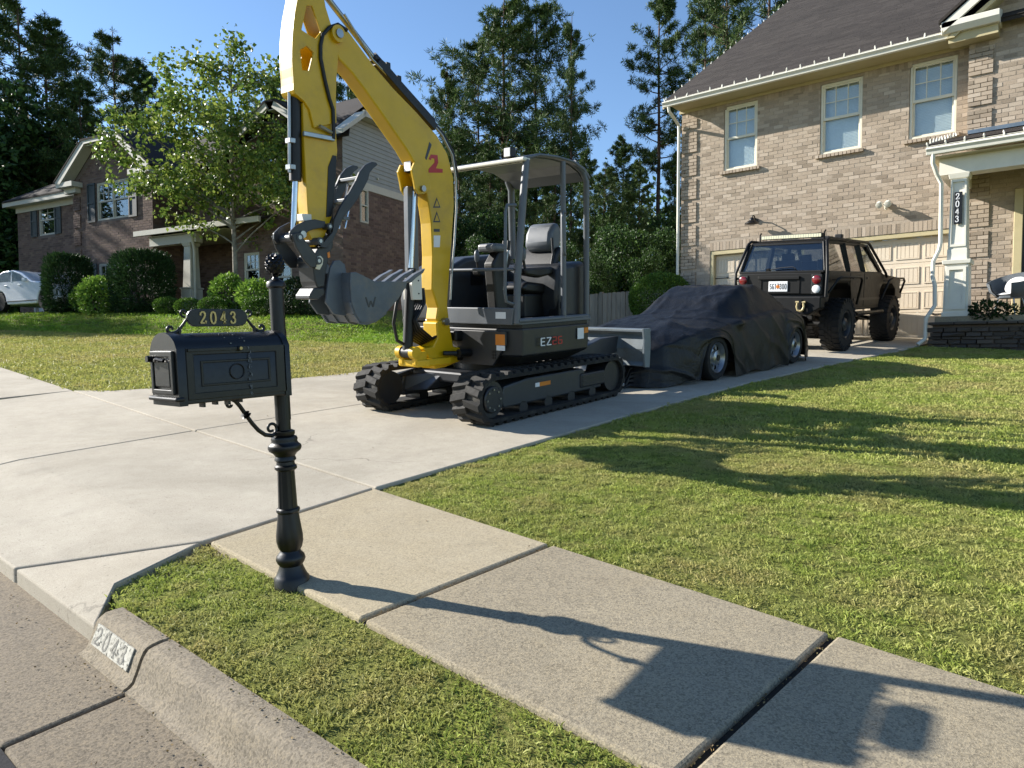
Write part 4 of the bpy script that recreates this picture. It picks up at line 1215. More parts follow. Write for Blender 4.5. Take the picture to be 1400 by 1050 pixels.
# trees ---------------------------------------------------------------
def pine_crown(h, crown_from, rad, tufts, needle, nper, seed, dens=1.0):
    rg = np.random.default_rng(seed)
    Vs, Fs = [], []
    limbs = MB()
    P, D = [], []
    z = crown_from
    while z < h*.97:
        t = (z - crown_from)/(h - crown_from)
        R_ = rad*(.35 + .75*math.sin(math.pi*min(1, t*.75+.18)))*(1-t**3*.75)
        for k in range(rg.integers(2, 5)):
            a = rg.uniform(0, 2*math.pi)
            L = R_*rg.uniform(.45, 1.15)
            rise = rg.uniform(-.05, .45)*(1 + t)
            pts = []
            for q in np.linspace(0, 1, 5):
                pts.append(np.array([math.cos(a+.2*q)*L*q, math.sin(a+.2*q)*L*q, z + L*rise*q + L*.12*q*q - .1*L*q*(1-q)]))
            limbs.tube([tuple(p) for p in pts], [.05*(1-.8*q)*(1-t*.5) for q in np.linspace(0,1,5)], 4, caps=False)
            m = max(4, int(tufts*1.7*L/R_*dens))
            for j in range(m):
                q = rg.uniform(.3, 1.0)
                i = min(3, int(q*4)); f = q*4-i
                c = pts[i]*(1-f) + pts[i+1]*f + rg.normal(0, .14*L*.5, 3)*np.array([1,1,.55])
                P.append(c); D.append(np.array([math.cos(a)*.5, math.sin(a)*.5, .7]))
        z += rg.uniform(.25, .6)
    P.append(np.array([0,0,h])); D.append(np.array([0,0,1.]))
    P = np.repeat(np.array(P), nper, 0); D = np.repeat(np.array(D), nper, 0)
    n = len(P)
    dirs = rg.normal(size=(n,3)) + D*.7
    dirs /= np.linalg.norm(dirs, axis=1)[:, None]
    L = needle*rg.uniform(.6, 1.2, n)
    sd = np.cross(dirs, rg.normal(size=(n,3))); sd /= np.linalg.norm(sd, axis=1)[:, None]
    w = (needle*.065)
    V = np.stack([P - sd*w*.4, P + dirs*L[:,None]*.6 - sd*w, P + dirs*L[:,None], P + dirs*L[:,None]*.6 + sd*w], 1).reshape(-1,3)
    return V, np.arange(n*4).reshape(-1,4), limbs
def trunk(h, r0, r1, lean=.02, seed=0):
    rg = np.random.default_rng(seed)
    pts, rr = [], []
    for q in np.linspace(0, 1, 9):
        pts.append((rg.normal(0, lean*h*.15)*q, rg.normal(0, lean*h*.15)*q, -1.0 + (h+1)*q)); rr.append(r0*(1-q)+r1*q)
    return MB().tube(pts, rr, 8)
PV = []
for k, (h, cf, rad, tf) in enumerate([(22, 7.5, 3.4, 11), (24, 11, 2.5, 10), (20, 5, 4.4, 13), (22, 3.5, 3.4, 12)]):
    V, F, lb = pine_crown(h, cf, rad, tf, .38, 19, 50+k)
    PV.append((h, np_mesh('crown', V, F, M['pine']), lb.build('limbs', M['pine_bark'], mesh_only=True), trunk(h, .22, .03, .03, k).build('trunk', M['pine_bark'], mesh_only=True, smooth=60)))
pine_i = 0
def pine(x, y, zb, top, var, label, rot=None, wide=1.0):
    """a pine standing on zb with its tip at height top"""
    h, cr, lb, tr = PV[var]
    s = (top - zb)/h
    r = empty('pine_tree', (x, y, zb), random.uniform(0, 6.28) if rot is None else rot, label=label, cat='tree', group='pines behind the houses')
    r.scale = (s*wide, s*wide, s)
    mesh_obj('trunk', tr, r)
    mesh_obj('limbs', lb, r)
    mesh_obj('crown', cr, r)
    return r
CAMZ = .87
yaw = R(39.5)
def spot(px_, d):   # bearing of a picture column at a given distance, as a ground point
    X = (px_-700)/970*d
    return (-math.sin(yaw)*d + math.cos(yaw)*X, math.cos(yaw)*d + math.sin(yaw)*X)
def zt(py_, d): return CAMZ + (483-py_)/970*d
for px_, py_, d, var, lab, wide in [
    (898, -14, 44, 1, 'tall slim pine with a bare lower trunk at the left end of the tan house', .95),
    (688, 4, 46, 2, 'tallest broad pine above the excavator canopy', 1.15),
    (732, 14, 48, 2, 'broad pine crowding the tallest one from the right', .9),
    (780, 30, 42, 1, 'slim open pine right of the broad pair', .7),
    (612, 96, 46, 0, 'shorter pine left of the broad pair, beside the yellow boom', .75),
    (655, 60, 50, 2, 'pine filling the gap behind the yellow boom and the broad pair', .8),
    (985, -60, 40, 0, 'pine rising behind the sloping roof edge of the tan house', .8),
    (1045, -90, 46, 2, 'high pine behind the tan roof near the top edge', .9),
    (960, -40, 52, 1, 'farther thin pine between the slim pine and the tan roof', .8),
    (40, 2, 46, 2, 'big dark pine at the far left behind the brown house', 1.1),
    (75, 30, 44, 3, 'dense dark pine behind the garage wing of the brown house', 1.1),
    (-30, 10, 44, 3, 'dark pine cut by the left edge of the picture', 1.2),
    (165, 52, 50, 0, 'pointed pine over the clipped gable of the brown house', 1.0),
    (205, 90, 50, 3, 'dark pine half hidden by the young tree', 1.0),
    (120, 110, 42, 3, 'lower dark pine between the tall left pines', 1.1),
    (378, 104, 54, 0, 'distant pine top just left of the excavator arm', .9),
    (480, 92, 52, 2, 'distant pine top seen through the excavator arm and boom', .9),
    (300, 190, 56, 3, 'distant pine behind the roof ridge of the brown house', 1.0),
    (628, 185, 38, 3, 'bushy pine right behind the hose side of the boom', 1.1), (670, 200, 41, 3, 'bushy pine behind the canopy roof', 1.1),
    (712, 215, 36, 3, 'bushy pine seen between the cab posts', 1.0), (758, 205, 39, 3, 'bushy pine behind the canopy rear corner', 1.1),
    (800, 208, 37, 3, 'bushy pine just right of the cab posts', 1.0), (826, 228, 34, 0, 'small open pine above the fence', 1.0),
    (872, 222, 36, 3, 'dark pine hugging the bare trunk', 1.0),
    (850, 190, 40, 3, 'short bushy pine left of the bare trunk', 1.1),
    (920, 210, 40, 3, 'short bushy pine against the tan house corner', .9)]:
    x, y = spot(px_, d)
    pine(x, y, float(G(x, y)) - .3, zt(py_, d), var, lab, wide=wide)

# broadleaf understorey trees
def broad_mesh(h, r, n, leaf, seed):
    rg = np.random.default_rng(seed)
    P, Dn = [], []
    for k in range(16):
        a = rg.uniform(0, 6.28); q = rg.uniform(.0, .75)
        z = h*rg.uniform(.12, .92)
        rr = r*rg.uniform(.3, .5)
        c = np.array([math.cos(a)*r*q*(1.1-z/h*.6), math.sin(a)*r*q*(1.1-z/h*.6), z])
        p, d = blob_points(n//16, c, (rr, rr, rr*.8), .5, seed=seed*31+k, amp=.3)
        P.append(p); Dn.append(d)
    P = np.concatenate(P); Dn = np.concatenate(Dn)
    V, F = cards(P, Dn*.4 + np.array([0,0,.15]), np.full(len(P), leaf), .6, .25)
    lb = MB().tube([(0,0,-.5),(.1,.05,h*.35),(0,.1,h*.8)], [r*.06, r*.045, .02], 6)
    for k in range(7):
        a = rg.uniform(0, 6.28); z = h*rg.uniform(.2, .6)
        lb.tube([(0,0,z),(math.cos(a)*r*.4, math.sin(a)*r*.4, z+h*.12),(math.cos(a)*r*.75, math.sin(a)*r*.75, z+h*.2)], [.06,.04,.015], 5)
    return np_mesh('crown', V, F, M['wood_leaf']), lb.build('trunk', M['twig'], mesh_only=True)
BV = [broad_mesh(8, 3.0, 15000, .19, 5), broad_mesh(9, 2.6, 15000, .18, 6), broad_mesh(6, 2.8, 13000, .18, 8)]
for i, (px_, py_, d, var, lab, wd) in enumerate([
    (600, 265, 34, 0, 'dark broadleaf tree behind the yellow boom', 1.1),
    (690, 290, 34, 0, 'broadleaf tree seen through the open cab', 1.1),
    (835, 275, 34, 1, 'leafy tree above the fence', 1.0),
    (925, 285, 38, 1, 'leafy tree touching the house downspout', 1.1),
    (812, 350, 27, 2, 'pale low tree just behind the fence by the cab', .7), (880, 345, 28, 2, 'low green tree behind the fence above the boxwood', .8),
    (560, 270, 36, 1, 'broadleaf tree behind the brown house corner', 1.0), (30, 130, 44, 0, 'broadleaf tree over the garage wing', 1.5),
    (100, 170, 46, 1, 'broadleaf tree behind the clipped gable', 1.4), (-40, 220, 44, 0, 'broadleaf tree at the left picture edge', 1.5), (5, 260, 42, 2, 'low tree left of the garage wing', 1.1),
    (230, 200, 50, 1, 'broadleaf tree behind the porch roof', 1.4), (330, 205, 50, 0, 'broadleaf tree beyond the young tree', 1.4), (430, 190, 50, 1, 'broadleaf tree beyond the ridge', 1.3),
    (655, 330, 30, 2, 'low scrub tree behind the grey engine cover', 1.0), (720, 340, 30, 2, 'low scrub tree behind the seat', 1.0), (765, 335, 29, 2, 'low scrub tree behind the rear post', 1.0), (850, 310, 30, 2, 'shadowy low tree behind the fence middle', 1.0), (920, 320, 30, 2, 'shadowy low tree by the house corner', .9)]):
    x, y = spot(px_, d)
    zb = float(G(x, y)) - .2
    cr, tr = BV[var]
    s = (zt(py_, d) - zb)/(8, 9, 6)[var]
    r = empty('broadleaf_tree', (x, y, zb), i*1.3, label=lab, cat='tree', group='broadleaf trees behind the houses')
    r.scale = (s*wd if s*wd < 2 else 2, s*wd if s*wd < 2 else 2, s)
    mesh_obj('trunk', tr, r); mesh_obj('crown', cr, r)
# the far wood that closes the view
P = []
for k in range(240):
    px_ = RNG.uniform(-500, 1900); d = RNG.uniform(56, 72)
    x, y = spot(px_, d)
    zb = float(G(x, y))
    hh = RNG.uniform(7, 11.5)
    p, _ = blob_points(330, (x, y, zb + hh*.5), (RNG.uniform(2.2, 4), RNG.uniform(2.2, 4), hh*.55), .5, seed=900+k, amp=.3)
    P.append(p)
P = np.concatenate(P)
V, F = cards(P, np.tile([0,0,.2], (len(P),1)), np.full(len(P), .55), .65, .2)
tag(link(bpy.data.objects.new('far_wood', np_mesh('far_wood', V, F, M['wood_leaf']))), kind='stuff')
# trees along the street beyond the left edge of the frame: their shade falls across the brown house and its lawn
for k, (x, y, top, var) in enumerate([(-40, 1.0, 11.5, 1), (-48, 8, 16, 0), (-36, -3.5, 10.5, 1), (-52, 3, 16, 1), (-45, -4, 13, 0)]):
    zb = float(G(x, y)) - .2
    cr, tr = BV[var]
    s = top/(8, 9, 6)[var]
    r = empty('broadleaf_tree', (x, y, zb), k*1.7, label=('broad low', 'tall round', 'narrow', 'short bushy', 'high spreading', 'stout')[k] + ' broadleaf street tree beyond the left edge, shading the brown house', cat='tree', group='street trees beyond the left edge')
    r.scale = (s, s, s)
    mesh_obj('trunk', tr, r); mesh_obj('crown', cr, r)

# young tree on the neighbour's lawn
yt = empty('young_tree', (-19.872,11.133,1.655,), 0.4, label='young tree with bright leaves and a thin pale trunk on the far lawn', cat='tree')
yt.scale = (1.32, 1.32, 1.30)
rg = np.random.default_rng(77)
tk = MB().tube([(0,0,-.2),(.03,0,.8),(.0,.02,1.7),(-.06,.04,3.0),(-.02,.0,4.6),(0,0,6.1)], [.075,.062,.055,.045,.03,.012], 8)
P, Dn = [], []
lbm = MB()
for k in range(64):
    z0 = rg.uniform(1.6, 5.9)
    a = rg.uniform(0, 6.28) if k > 3 else (3.4, 3.0, 3.8, .3)[k]
    L = (2.15 - max(0, z0-2.6)*.40)*rg.uniform(.5, 1.2)
    if k < 4: z0 = (2.6, 2.2, 2.9, 2.4)[k]; L = 2.3
    rise = rg.uniform(.3, .95)
    pts = [np.array([math.cos(a+.3*q)*L*q, math.sin(a+.3*q)*L*q, z0 + rise*L*q - .25*L*q*q]) for q in np.linspace(0, 1, 6)]
    lbm.tube([tuple(p) for p in pts], [.022*(1-.85*q) for q in np.linspace(0,1,6)], 5)
    for j in range(int(26*L)+4):
        q = 1.05 - .75*rg.random()**1.4; i = min(4, int(q*5)); f = q*5-i
        c = pts[i]*(1-f)+pts[i+1]*f + rg.normal(0, .11, 3)
        for _ in range(6):
            P.append(c + rg.normal(0, .065, 3)); Dn.append([math.cos(a)*.5, math.sin(a)*.5, -.1])
V, F = cards(np.array(P), np.array(Dn), np.full(len(P), .092), .85, .3, 1.0)
mesh_obj('crown', np_mesh('crown', V, F, M['maple']), yt)
tk.build('trunk', M['grey_bark'], yt, smooth=60)
lbm.build('limbs', M['grey_bark'], yt)

# ------------------------------------------------------------------ grass (scattered tufts)
def tuft(n, rad, h, w, seed):
    rg = np.random.default_rng(seed)
    V, F = [], []
    for k in range(n):
        a = rg.uniform(0, 6.28); r = rad*math.sqrt(rg.random())
        b = np.array([r*math.cos(a), r*math.sin(a), -.004])
        t = rg.uniform(0, 6.28); lean = rg.uniform(.2, 1.5)
        d = np.array([math.cos(t)*lean, math.sin(t)*lean, 1]); d /= np.linalg.norm(d)
        s = np.cross(d, [math.sin(t*3), math.cos(t*5), .2]); s /= np.linalg.norm(s)
        L = h*rg.uniform(.5, 1.2)
        m = b + d*L*.6; tip = b + d*L + np.array([math.cos(t), math.sin(t), -.35])*L*.22
        i = len(V)
        V += [b - s*w*.4, b + s*w*.4, m + s*w*.5, m - s*w*.5, tip]
        F += [(i, i+1, i+2, i+3), (i+3, i+2, i+4)]
    mb = MB(); mb.add(V, F)
    return mb
def grassmat(name, cols, dry, scale):
    t = NT(name)
    pos = t.geo('Position')
    c = t.ramp(t.objrand(), [(i/(len(cols)-1), q) for i, q in enumerate(cols)])
    g = t.noise(scale, 4, .6, pos)
    c = t.mix(t.ramp(g, [(.46, (0,0,0)), (.66, (.8,.8,.8))]), c, srgb(dry))
    g2 = t.noise(scale*4.7, 3, .6, pos)
    c = t.mix(t.ramp(g2, [(.52, (0,0,0)), (.7, (.6,.6,.6))]), c, srgb(dry))
    t.set(Base_Color=c, Roughness=.55)
    t.b.inputs['Specular IOR Level'].default_value = .15
    tr = t.n.new('ShaderNodeBsdfTranslucent'); t.l.new(c, tr.inputs['Color'])
    mx = t.n.new('ShaderNodeMixShader'); mx.inputs['Fac'].default_value = .35
    t.l.new(t.b.outputs[0], mx.inputs[1]); t.l.new(tr.outputs[0], mx.inputs[2]); t.l.new(mx.outputs[0], t.out.inputs['Surface'])
    return t.m
M['grass'] = grassmat('lawn_grass', ['7c893e', '909d4a', 'a5ac5a', '87934a', 'b4b56e'], 'a89d68', 1.4)
M['grass_far'] = grassmat('far_lawn_grass', ['688a2c', '7a9a34', '8ca83e', '709030'], '828a40', .5)
M['grass_dry'] = grassmat('dry_lawn_grass', ['8a9048', '9a9c54', 'a9a75e', '8f944c'], 'ada068', .6)
def tuft_set(name, n, rad, h, w, mat, k=3):
    c = bpy.data.collections.new(name)
    for i in range(k):
        me = tuft(n, rad, h, w, 100+i).build(name, mat, mesh_only=True, recalc=False)
        c.objects.link(bpy.data.objects.new(name, me))
    return c
def scatter(name, poly_tris, coll, density, smin, smax, mat, seed):
    """stuff object: a ground patch mesh whose faces carry instanced tufts"""
    V, F = poly_tris
    me = np_mesh(name, V, F, None)
    me.materials.append(mat)
    o = link(bpy.data.objects.new(name, me))
    o['kind'] = 'stuff'
    ng = bpy.data.node_groups.new(name, 'GeometryNodeTree')
    ng.interface.new_socket('Geometry', in_out='INPUT', socket_type='NodeSocketGeometry')
    ng.interface.new_socket('Geometry', in_out='OUTPUT', socket_type='NodeSocketGeometry')
    N, L = ng.nodes, ng.links
    gi, go = N.new('NodeGroupInput'), N.new('NodeGroupOutput')
    dp_ = N.new('GeometryNodeDistributePointsOnFaces'); dp_.inputs['Density'].default_value = density; dp_.inputs['Seed'].default_value = seed
    nz = N.new('ShaderNodeTexNoise'); nz.inputs['Scale'].default_value = 1.7; nz.inputs['Detail'].default_value = 5
    mr = N.new('ShaderNodeMapRange'); mr.inputs[1].default_value = .30; mr.inputs[2].default_value = .58; mr.inputs[3].default_value = density*.35; mr.inputs[4].default_value = density*1.15
    L.new(nz.outputs[0], mr.inputs[0]); L.new(mr.outputs[0], dp_.inputs['Density'])
    ci = N.new('GeometryNodeCollectionInfo'); ci.inputs['Collection'].default_value = coll; ci.inputs['Separate Children'].default_value = True; ci.inputs['Reset Children'].default_value = True
    ip = N.new('GeometryNodeInstanceOnPoints'); ip.inputs['Pick Instance'].default_value = True
    rv = N.new('FunctionNodeRandomValue'); rv.data_type = 'FLOAT_VECTOR'; rv.inputs[0].default_value = (-.12,-.12,0); rv.inputs[1].default_value = (.12,.12,6.283)
    rs = N.new('FunctionNodeRandomValue'); rs.data_type = 'FLOAT'; rs.inputs[2].default_value = smin; rs.inputs[3].default_value = smax
    L.new(gi.outputs[0], dp_.inputs['Mesh']); L.new(dp_.outputs['Points'], ip.inputs['Points']); L.new(ci.outputs[0], ip.inputs['Instance'])
    L.new(rv.outputs[0], ip.inputs['Rotation']); L.new(rs.outputs[1], ip.inputs['Scale'])
    L.new(ip.outputs[0], go.inputs[0])
    md = o.modifiers.new('scatter', 'NODES'); md.node_group = ng
    return o
def strip(xs, lo, hi, ny, dz=-.02):
    """grid between two curves lo(x), hi(x)"""
    xs = np.asarray(xs, float)
    V = []
    for x in xs:
        a, b = lo(x), hi(x)
        for q in np.linspace(0, 1, ny+1):
            y = a + (b-a)*q
            V.append((x, y, float(G(x, y)) + dz))
    F = []
    m = ny+1
    for i in range(len(xs)-1):
        for k in range(ny): F.append((i*m+k, (i+1)*m+k, (i+1)*m+k+1, i*m+k+1))
    return np.array(V), np.array(F)
def re_x(y): return float(np.interp(y, [2.56, 5.35, 7.9, 10.4, 12.9, 14.2], [-3.10, -3.10, -3.03, -2.80, -2.48, -2.38]))
def strip_y(ys_, lo, hi, nx, dz=-.02):
    V = []
    for y in ys_:
        a, b = lo(y), hi(y)
        for q in np.linspace(0, 1, nx+1):
            x = a + (b-a)*q; V.append((x, y, float(G(x, y)) + dz))
    F = []
    m = nx+1
    for i in range(len(ys_)-1):
        for k in range(nx): F.append((i*m+k, i*m+k+1, (i+1)*m+k+1, (i+1)*m+k))
    return np.array(V), np.array(F)
near_t = tuft_set('grass_tuft', 50, .05, .0195, .0036, M['grass'])
mid_t = tuft_set('grass_tuft', 40, .09, .028, .0062, M['grass'])
far_t = tuft_set('grass_tuft', 30, .22, .06, .017, M['grass_far'])
dry_t = tuft_set('grass_tuft', 32, .17, .045, .011, M['grass_dry'])
# strip between kerb and sidewalk
def lo_s(x): return float(np.interp(x, [-3.045, -2.865, -2.66, -2.62], [1.53, 1.11, 1.04, 1.035]))
scatter('grass_strip', strip(np.linspace(-3.04, 1.4, 24), lo_s, lambda x: yf_(x)-.004, 4, -.022), near_t, 620, .7, 1.25, M['grass'], 1)
scatter('grass_strip', strip(np.linspace(-17, -8.55, 16), lambda x: 1.02, lambda x: min(2.0 + (-8.95-x)*.07, 1.0 + (-8.35-x)*1.6), 3, -.022), mid_t, 240, .8, 1.3, M['grass'], 11)
# lawn right of the driveway: near, middle, far
scatter('grass_near_lawn', strip_y(np.linspace(2.62, 5.0, 12), lambda y: max(re_x(y), -3.1 + max(0, (2.57-y))*14)+.01, lambda y: 1.9, 10), near_t, 520, .7, 1.2, M['grass'], 2)
scatter('grass_near_lawn', strip(np.linspace(-2.9, 1.9, 20), lambda x: yb(x)+.005, lambda x: 2.62, 2), near_t, 520, .7, 1.2, M['grass'], 7)
scatter('grass_middle_lawn', strip_y(np.linspace(5.0, 8.6, 12), lambda y: re_x(y)+.02, lambda y: 4.5, 10), mid_t, 260, .75, 1.2, M['grass'], 3)
scatter('grass_far_lawn', strip_y(np.linspace(8.6, 14.05, 14), lambda y: re_x(y)+.03, lambda y: 7.5, 10), mid_t, 170, .8, 1.35, M['grass'], 4)
# lawn left of the driveway, then the neighbour's greener bank
def le_x(y): return float(np.interp(y, [3.05, 3.3, 4.35, 5.35, 6.2, 7.9, 10.4, 16], [-8.91, -8.5, -8.0, -7.68, -7.5, -7.35, -7.3, -7.3]))
def bank_y(x):   # world y of the boundary (3.6 m before the neighbour's front)
    return H2O[1] + (x-H2O[0])*H2X[1]/H2X[0] - 4.0/H2Y[1]
def left_lo(y): return -30 if y > 8 else -30
V1, F1 = strip(np.linspace(-8.9, -7.32, 6), lambda x: float(np.interp(x, [-8.91,-8.5,-8.0,-7.68,-7.5,-7.35], [3.05,3.3,4.35,5.35,6.2,7.9])), lambda x: min(bank_y(x), 13.4), 14)
scatter('grass_left_lawn', (V1, F1), dry_t, 110, .7, 1.2, M['grass_dry'], 5)
scatter('grass_left_lawn', strip(np.linspace(-30, -8.9, 30), lambda x: 3.1+max(0, -8.9-x)*.083, bank_y, 10), dry_t, 75, .7, 1.25, M['grass_dry'], 6)
scatter('grass_bank', strip(np.linspace(-36, -12.2, 30), bank_y, lambda x: bank_y(x)+4.2, 8), far_t, 42, .7, 1.25, M['grass_far'], 8)
scatter('grass_side_yard', strip(np.linspace(-13, -7.4, 10), lambda x: min(bank_y(x), 13.4), lambda x: 20, 8), far_t, 36, .8, 1.3, M['grass_far'], 9)

# ------------------------------------------------------------------ mailbox on its cast post (leans a little towards the street)
MM = Matrix.Translation((-2.363,1.538,-0,)) @ Matrix.Rotation(R(2.6), 4, 'X')
mail = empty('mailbox', M=MM, label='black mailbox on an ornate fluted post with 2043 plaque beside the sidewalk', cat='mailbox')
BI = M['black_iron']
MB().lathe([(.066,-.06),(.066,.012),(.058,.022),(.051,.038),(.046,.05),(.043,.062),(.050,.072),(.055,.085),(.051,.10),(.040,.112),(.036,.122)], None, 28).build('base', BI, mail, smooth=40)
def acan(r, z, a):
    return r*(1 + .07*abs(math.sin(4*a + z*10)))
MB().lathe([(.036,.120),(.042,.132),(.047,.155),(.047,.18),(.043,.215),(.039,.245),(.037,.265),(.042,.272),(.041,.280),(.036,.284)], None, 48, acan).build('leaf_collar', BI, mail, smooth=30)
MB().lathe([(.0370,.282),(.0360,.30),(.0325,.425),(.033,.43)], None, 64, lambda r,z,a: r*(1 - .09*abs(math.sin(6*a))**.6)).build('fluted_shaft', BI, mail, smooth=40)
MB().lathe([(.034,.428),(.041,.434),(.041,.444),(.034,.450),(.033,.462),(.040,.468),(.039,.474),(.036,.482),(.044,.494),(.058,.504),(.062,.514),(.060,.524),(.050,.532),(.047,.540),(.049,.548),(.046,.556),(.036,.560),(.040,.566),(.040,.578),(.030,.582)], None, 32).build('ring_collar', BI, mail, smooth=35)
MB().lathe([(.0262,.578),(.0262,1.112),(.031,1.114),(.034,1.118),(.034,1.132),(.030,1.138),(.014,1.146),(.010,1.154),(.013,1.160),(.008,1.165)], None, 32).build('post', BI, mail, smooth=35)
fin = MB()
prof = [(.008,1.163),(.020,1.168),(.028,1.179),(.031,1.193),(.029,1.209),(.022,1.225),(.012,1.237),(.003,1.242)]
fin.lathe(prof, None, 24)
for ring in range(6):      # overlapping pineapple scales
    q = ring/5.5
    zz = 1.175 + .056*q; rr = float(np.interp(zz, [p[1] for p in prof], [p[0] for p in prof]))
    for k in range(9):
        a = 2*math.pi*(k + .5*(ring % 2))/9
        c_, s_ = math.cos(a), math.sin(a)
        w = rr*.36
        b = [(rr*.93*c_ - s_*w*t, rr*.93*s_ + c_*w*t, zz + dz_) for t, dz_ in ((-1, 0), (0, -.012), (1, 0), (0, .014))]
        tip = ((rr+.007)*c_, (rr+.007)*s_, zz + .004)
        fin.add(b + [tip], [(0,1,4),(1,2,4),(2,3,4),(3,0,4)])
fin.build('finial', BI, mail, smooth=30)
# box
bx0, bx1, by0, by1, bz0, bz1, rise = -.090, .090, -.432, -.022, .722, .902, .052
def archp(x0, x1, z0, z1, r, n=14):
    pts = [(x0, z0), (x1, z0)]
    for i in range(n+1):
        t = i/n
        x = x1 + (x0-x1)*t
        pts.append((x, z1 + r*(1-(2*t-1)**2)**.62))
    return pts
bx = MB().prism(archp(bx0, bx1, bz0, bz1, rise), 1, by0+.004, by1).build('box', BI, mail, bevel=.004, smooth=35)
# raised frames on the sides and the arched edge band at the front
MB().prism(archp(bx0-.004, bx1+.004, bz0-.004, bz1, rise+.004), 1, by0+.002, by0+.03).build('front_band', BI, bx, smooth=35)
MB().prism(archp(bx0-.004, bx1+.004, bz0-.004, bz1, rise+.004), 1, by1-.02, by1+.004).build('rear_band', BI, bx, smooth=35)
for sx in (1, -1):
    x = bx1*sx
    f = MB().prism([(-.40,.735),(-.035,.735),(-.035,.905),(-.40,.905)], 0, x, x+.004*sx, holes=[[(-.375,.757),(-.075,.757),(-.075,.882),(-.375,.882)]])
    f.build('side_frame', BI, bx, bevel=.002, seg=1)
    MB().prism([(-.352,.777),(-.098,.777),(-.098,.862),(-.352,.862)], 0, x, x+.0035*sx, holes=[[(-.344,.785),(-.106,.785),(-.106,.854),(-.344,.854)]]).build('side_moulding', BI, bx, bevel=.0015, seg=1)
    MB().tube([(x+.003*sx, -.225+.026*math.cos(a), .82+.026*math.sin(a)) for a in np.linspace(0, 6.283, 25)[:-1]], .0016, 6, closed=True).build('round_emblem', BI, bx)
MB().box(bx0-.01, bx1+.01, by0-.012, by0+.02, bz0+.012, bz0+.026).build('lower_lip', BI, bx, bevel=.005)
door = MB().prism([(bx0+.012,bz0+.034),(bx1-.012,bz0+.034),(bx1-.012,bz1-.004),(bx0+.012,bz1-.004)], 1, by0-.008, by0+.004, holes=[[(bx0+.030,bz0+.05),(bx1-.030,bz0+.05),(bx1-.030,bz1-.024),(bx0+.030,bz1-.024)]]).build('door', BI, mail, bevel=.003)
MB().prism([(bx0+.038,bz0+.058),(bx1-.038,bz0+.058),(bx1-.038,bz1-.04),(0,bz1-.03),(bx0+.038,bz1-.04)], 1, by0-.006, by0+.003).build('door_panel', BI, door, bevel=.003)
MB().tube([(-.03,by0-.012,bz1-.036),(0,by0-.022,bz1-.03),(.03,by0-.012,bz1-.036)], .006, 8).build('door_handle', BI, door)
MB().tube([(bx0+.02,by0-.008,bz1-.03),(bx0+.02,by0-.022,bz1-.03)], .011, 12).build('door_knob', BI, door)
fl = MB().box(bx1+.006, bx1+.010, -.395, -.215, .893, .903).cyl((bx1+.002,-.215,.898),(bx1+.016,-.215,.898),.009,12)
fl.build('flag', M['red'] if False else BI, mail, bevel=.001, seg=1)
MB().cyl((bx1+.0165,-.215,.898),(bx1+.019,-.215,.898),.0055,12).build('flag_bolt', M['gold'], mail)
# worn streak of pale residue across the lid and down the side
ch = MB()
for k in range(45):
    t = random.random()
    yy = -.20 + random.gauss(0, .012) - (.05 if t > .8 else 0)
    if t > .72:
        xx = random.uniform(.02, .088); zz = bz1 + rise*(1-(xx/bx1)**2)**.62 + .001
        s = random.uniform(.0005, .0022)
        ch.box(xx-s, xx+s, yy-s*1.5, yy+s*1.5, zz-.003, zz+.0008)
    else:
        zz = random.uniform(.735, .905); s = random.uniform(.0006, .0022)
        yy = -.178 + random.gauss(0, .003)
        ch.box(bx1+.0035, bx1+.0058, yy-s*.7, yy+s*.7, zz-s*2.2, zz+s*2.2)
ch.build('residue', M['m_grey'], mail, kind='stuff')
for k in range(4): MB().box(.02, .05, -.33+.045*k, -.322+.045*k, bz0-.018+.004*(k%2), bz0).build('underside_bolt', BI, mail)
# number plaque with scrolls
pq = []
for a in np.linspace(-90, 90, 9): pq.append((-.155+.0+.030*math.cos(R(a))+.0, 1.005+.030*math.sin(R(a))))
for a in np.linspace(90, 270, 9): pq.append((-.315+.030*math.cos(R(a)), 1.005+.030*math.sin(R(a))))
plq = MB().prism(pq, 0, -.006, .006).build('number_plaque', BI, mail, bevel=.002)
for d in digits('2043', lambda a, b, c: (.0062 + c, -.302 + a, .985 + b), .040, .0365, .003, .10, .19):
    d.build('numeral', M['gold'], plq)
def scroll(c0, s):
    """S-shaped scroll between plaque end and lid; s = +1 toward the rear"""
    pts = []
    y0 = c0
    for t in np.linspace(0, 1, 30):
        y = y0 + s*(.005 + .055*t); z = 1.0 - .045*math.sin(t*1.7)
        pts.append((0, y, z))
    ex1 = pts[-1]
    for a in np.linspace(-80, 200, 20):
        r = .013*(1 - (a+80)/420)
        pts.append((0, ex1[1] + s*r*math.cos(R(a)), ex1[2] + .013 + r*math.sin(R(a))))
    m = MB().tube(pts, [.0045 + .0015*math.sin(i/len(pts)*3.14) for i in range(len(pts))], 8)
    p2 = []
    for a in np.linspace(-100, 190, 20):
        r = .014*(1-(a+100)/480)
        p2.append((0, y0 + s*(.012 + r*math.cos(R(a))), 1.022 + r*math.sin(R(a))))
    m.tube(p2, .0042, 8)
    m.tube([(0, y0+s*.03, .975),(0, y0+s*.032, .95)], .006, 8)
    return m
scroll(-.130, 1).build('scroll', BI, plq, smooth=60); scroll(-.340, -1).build('scroll', BI, plq, smooth=60)
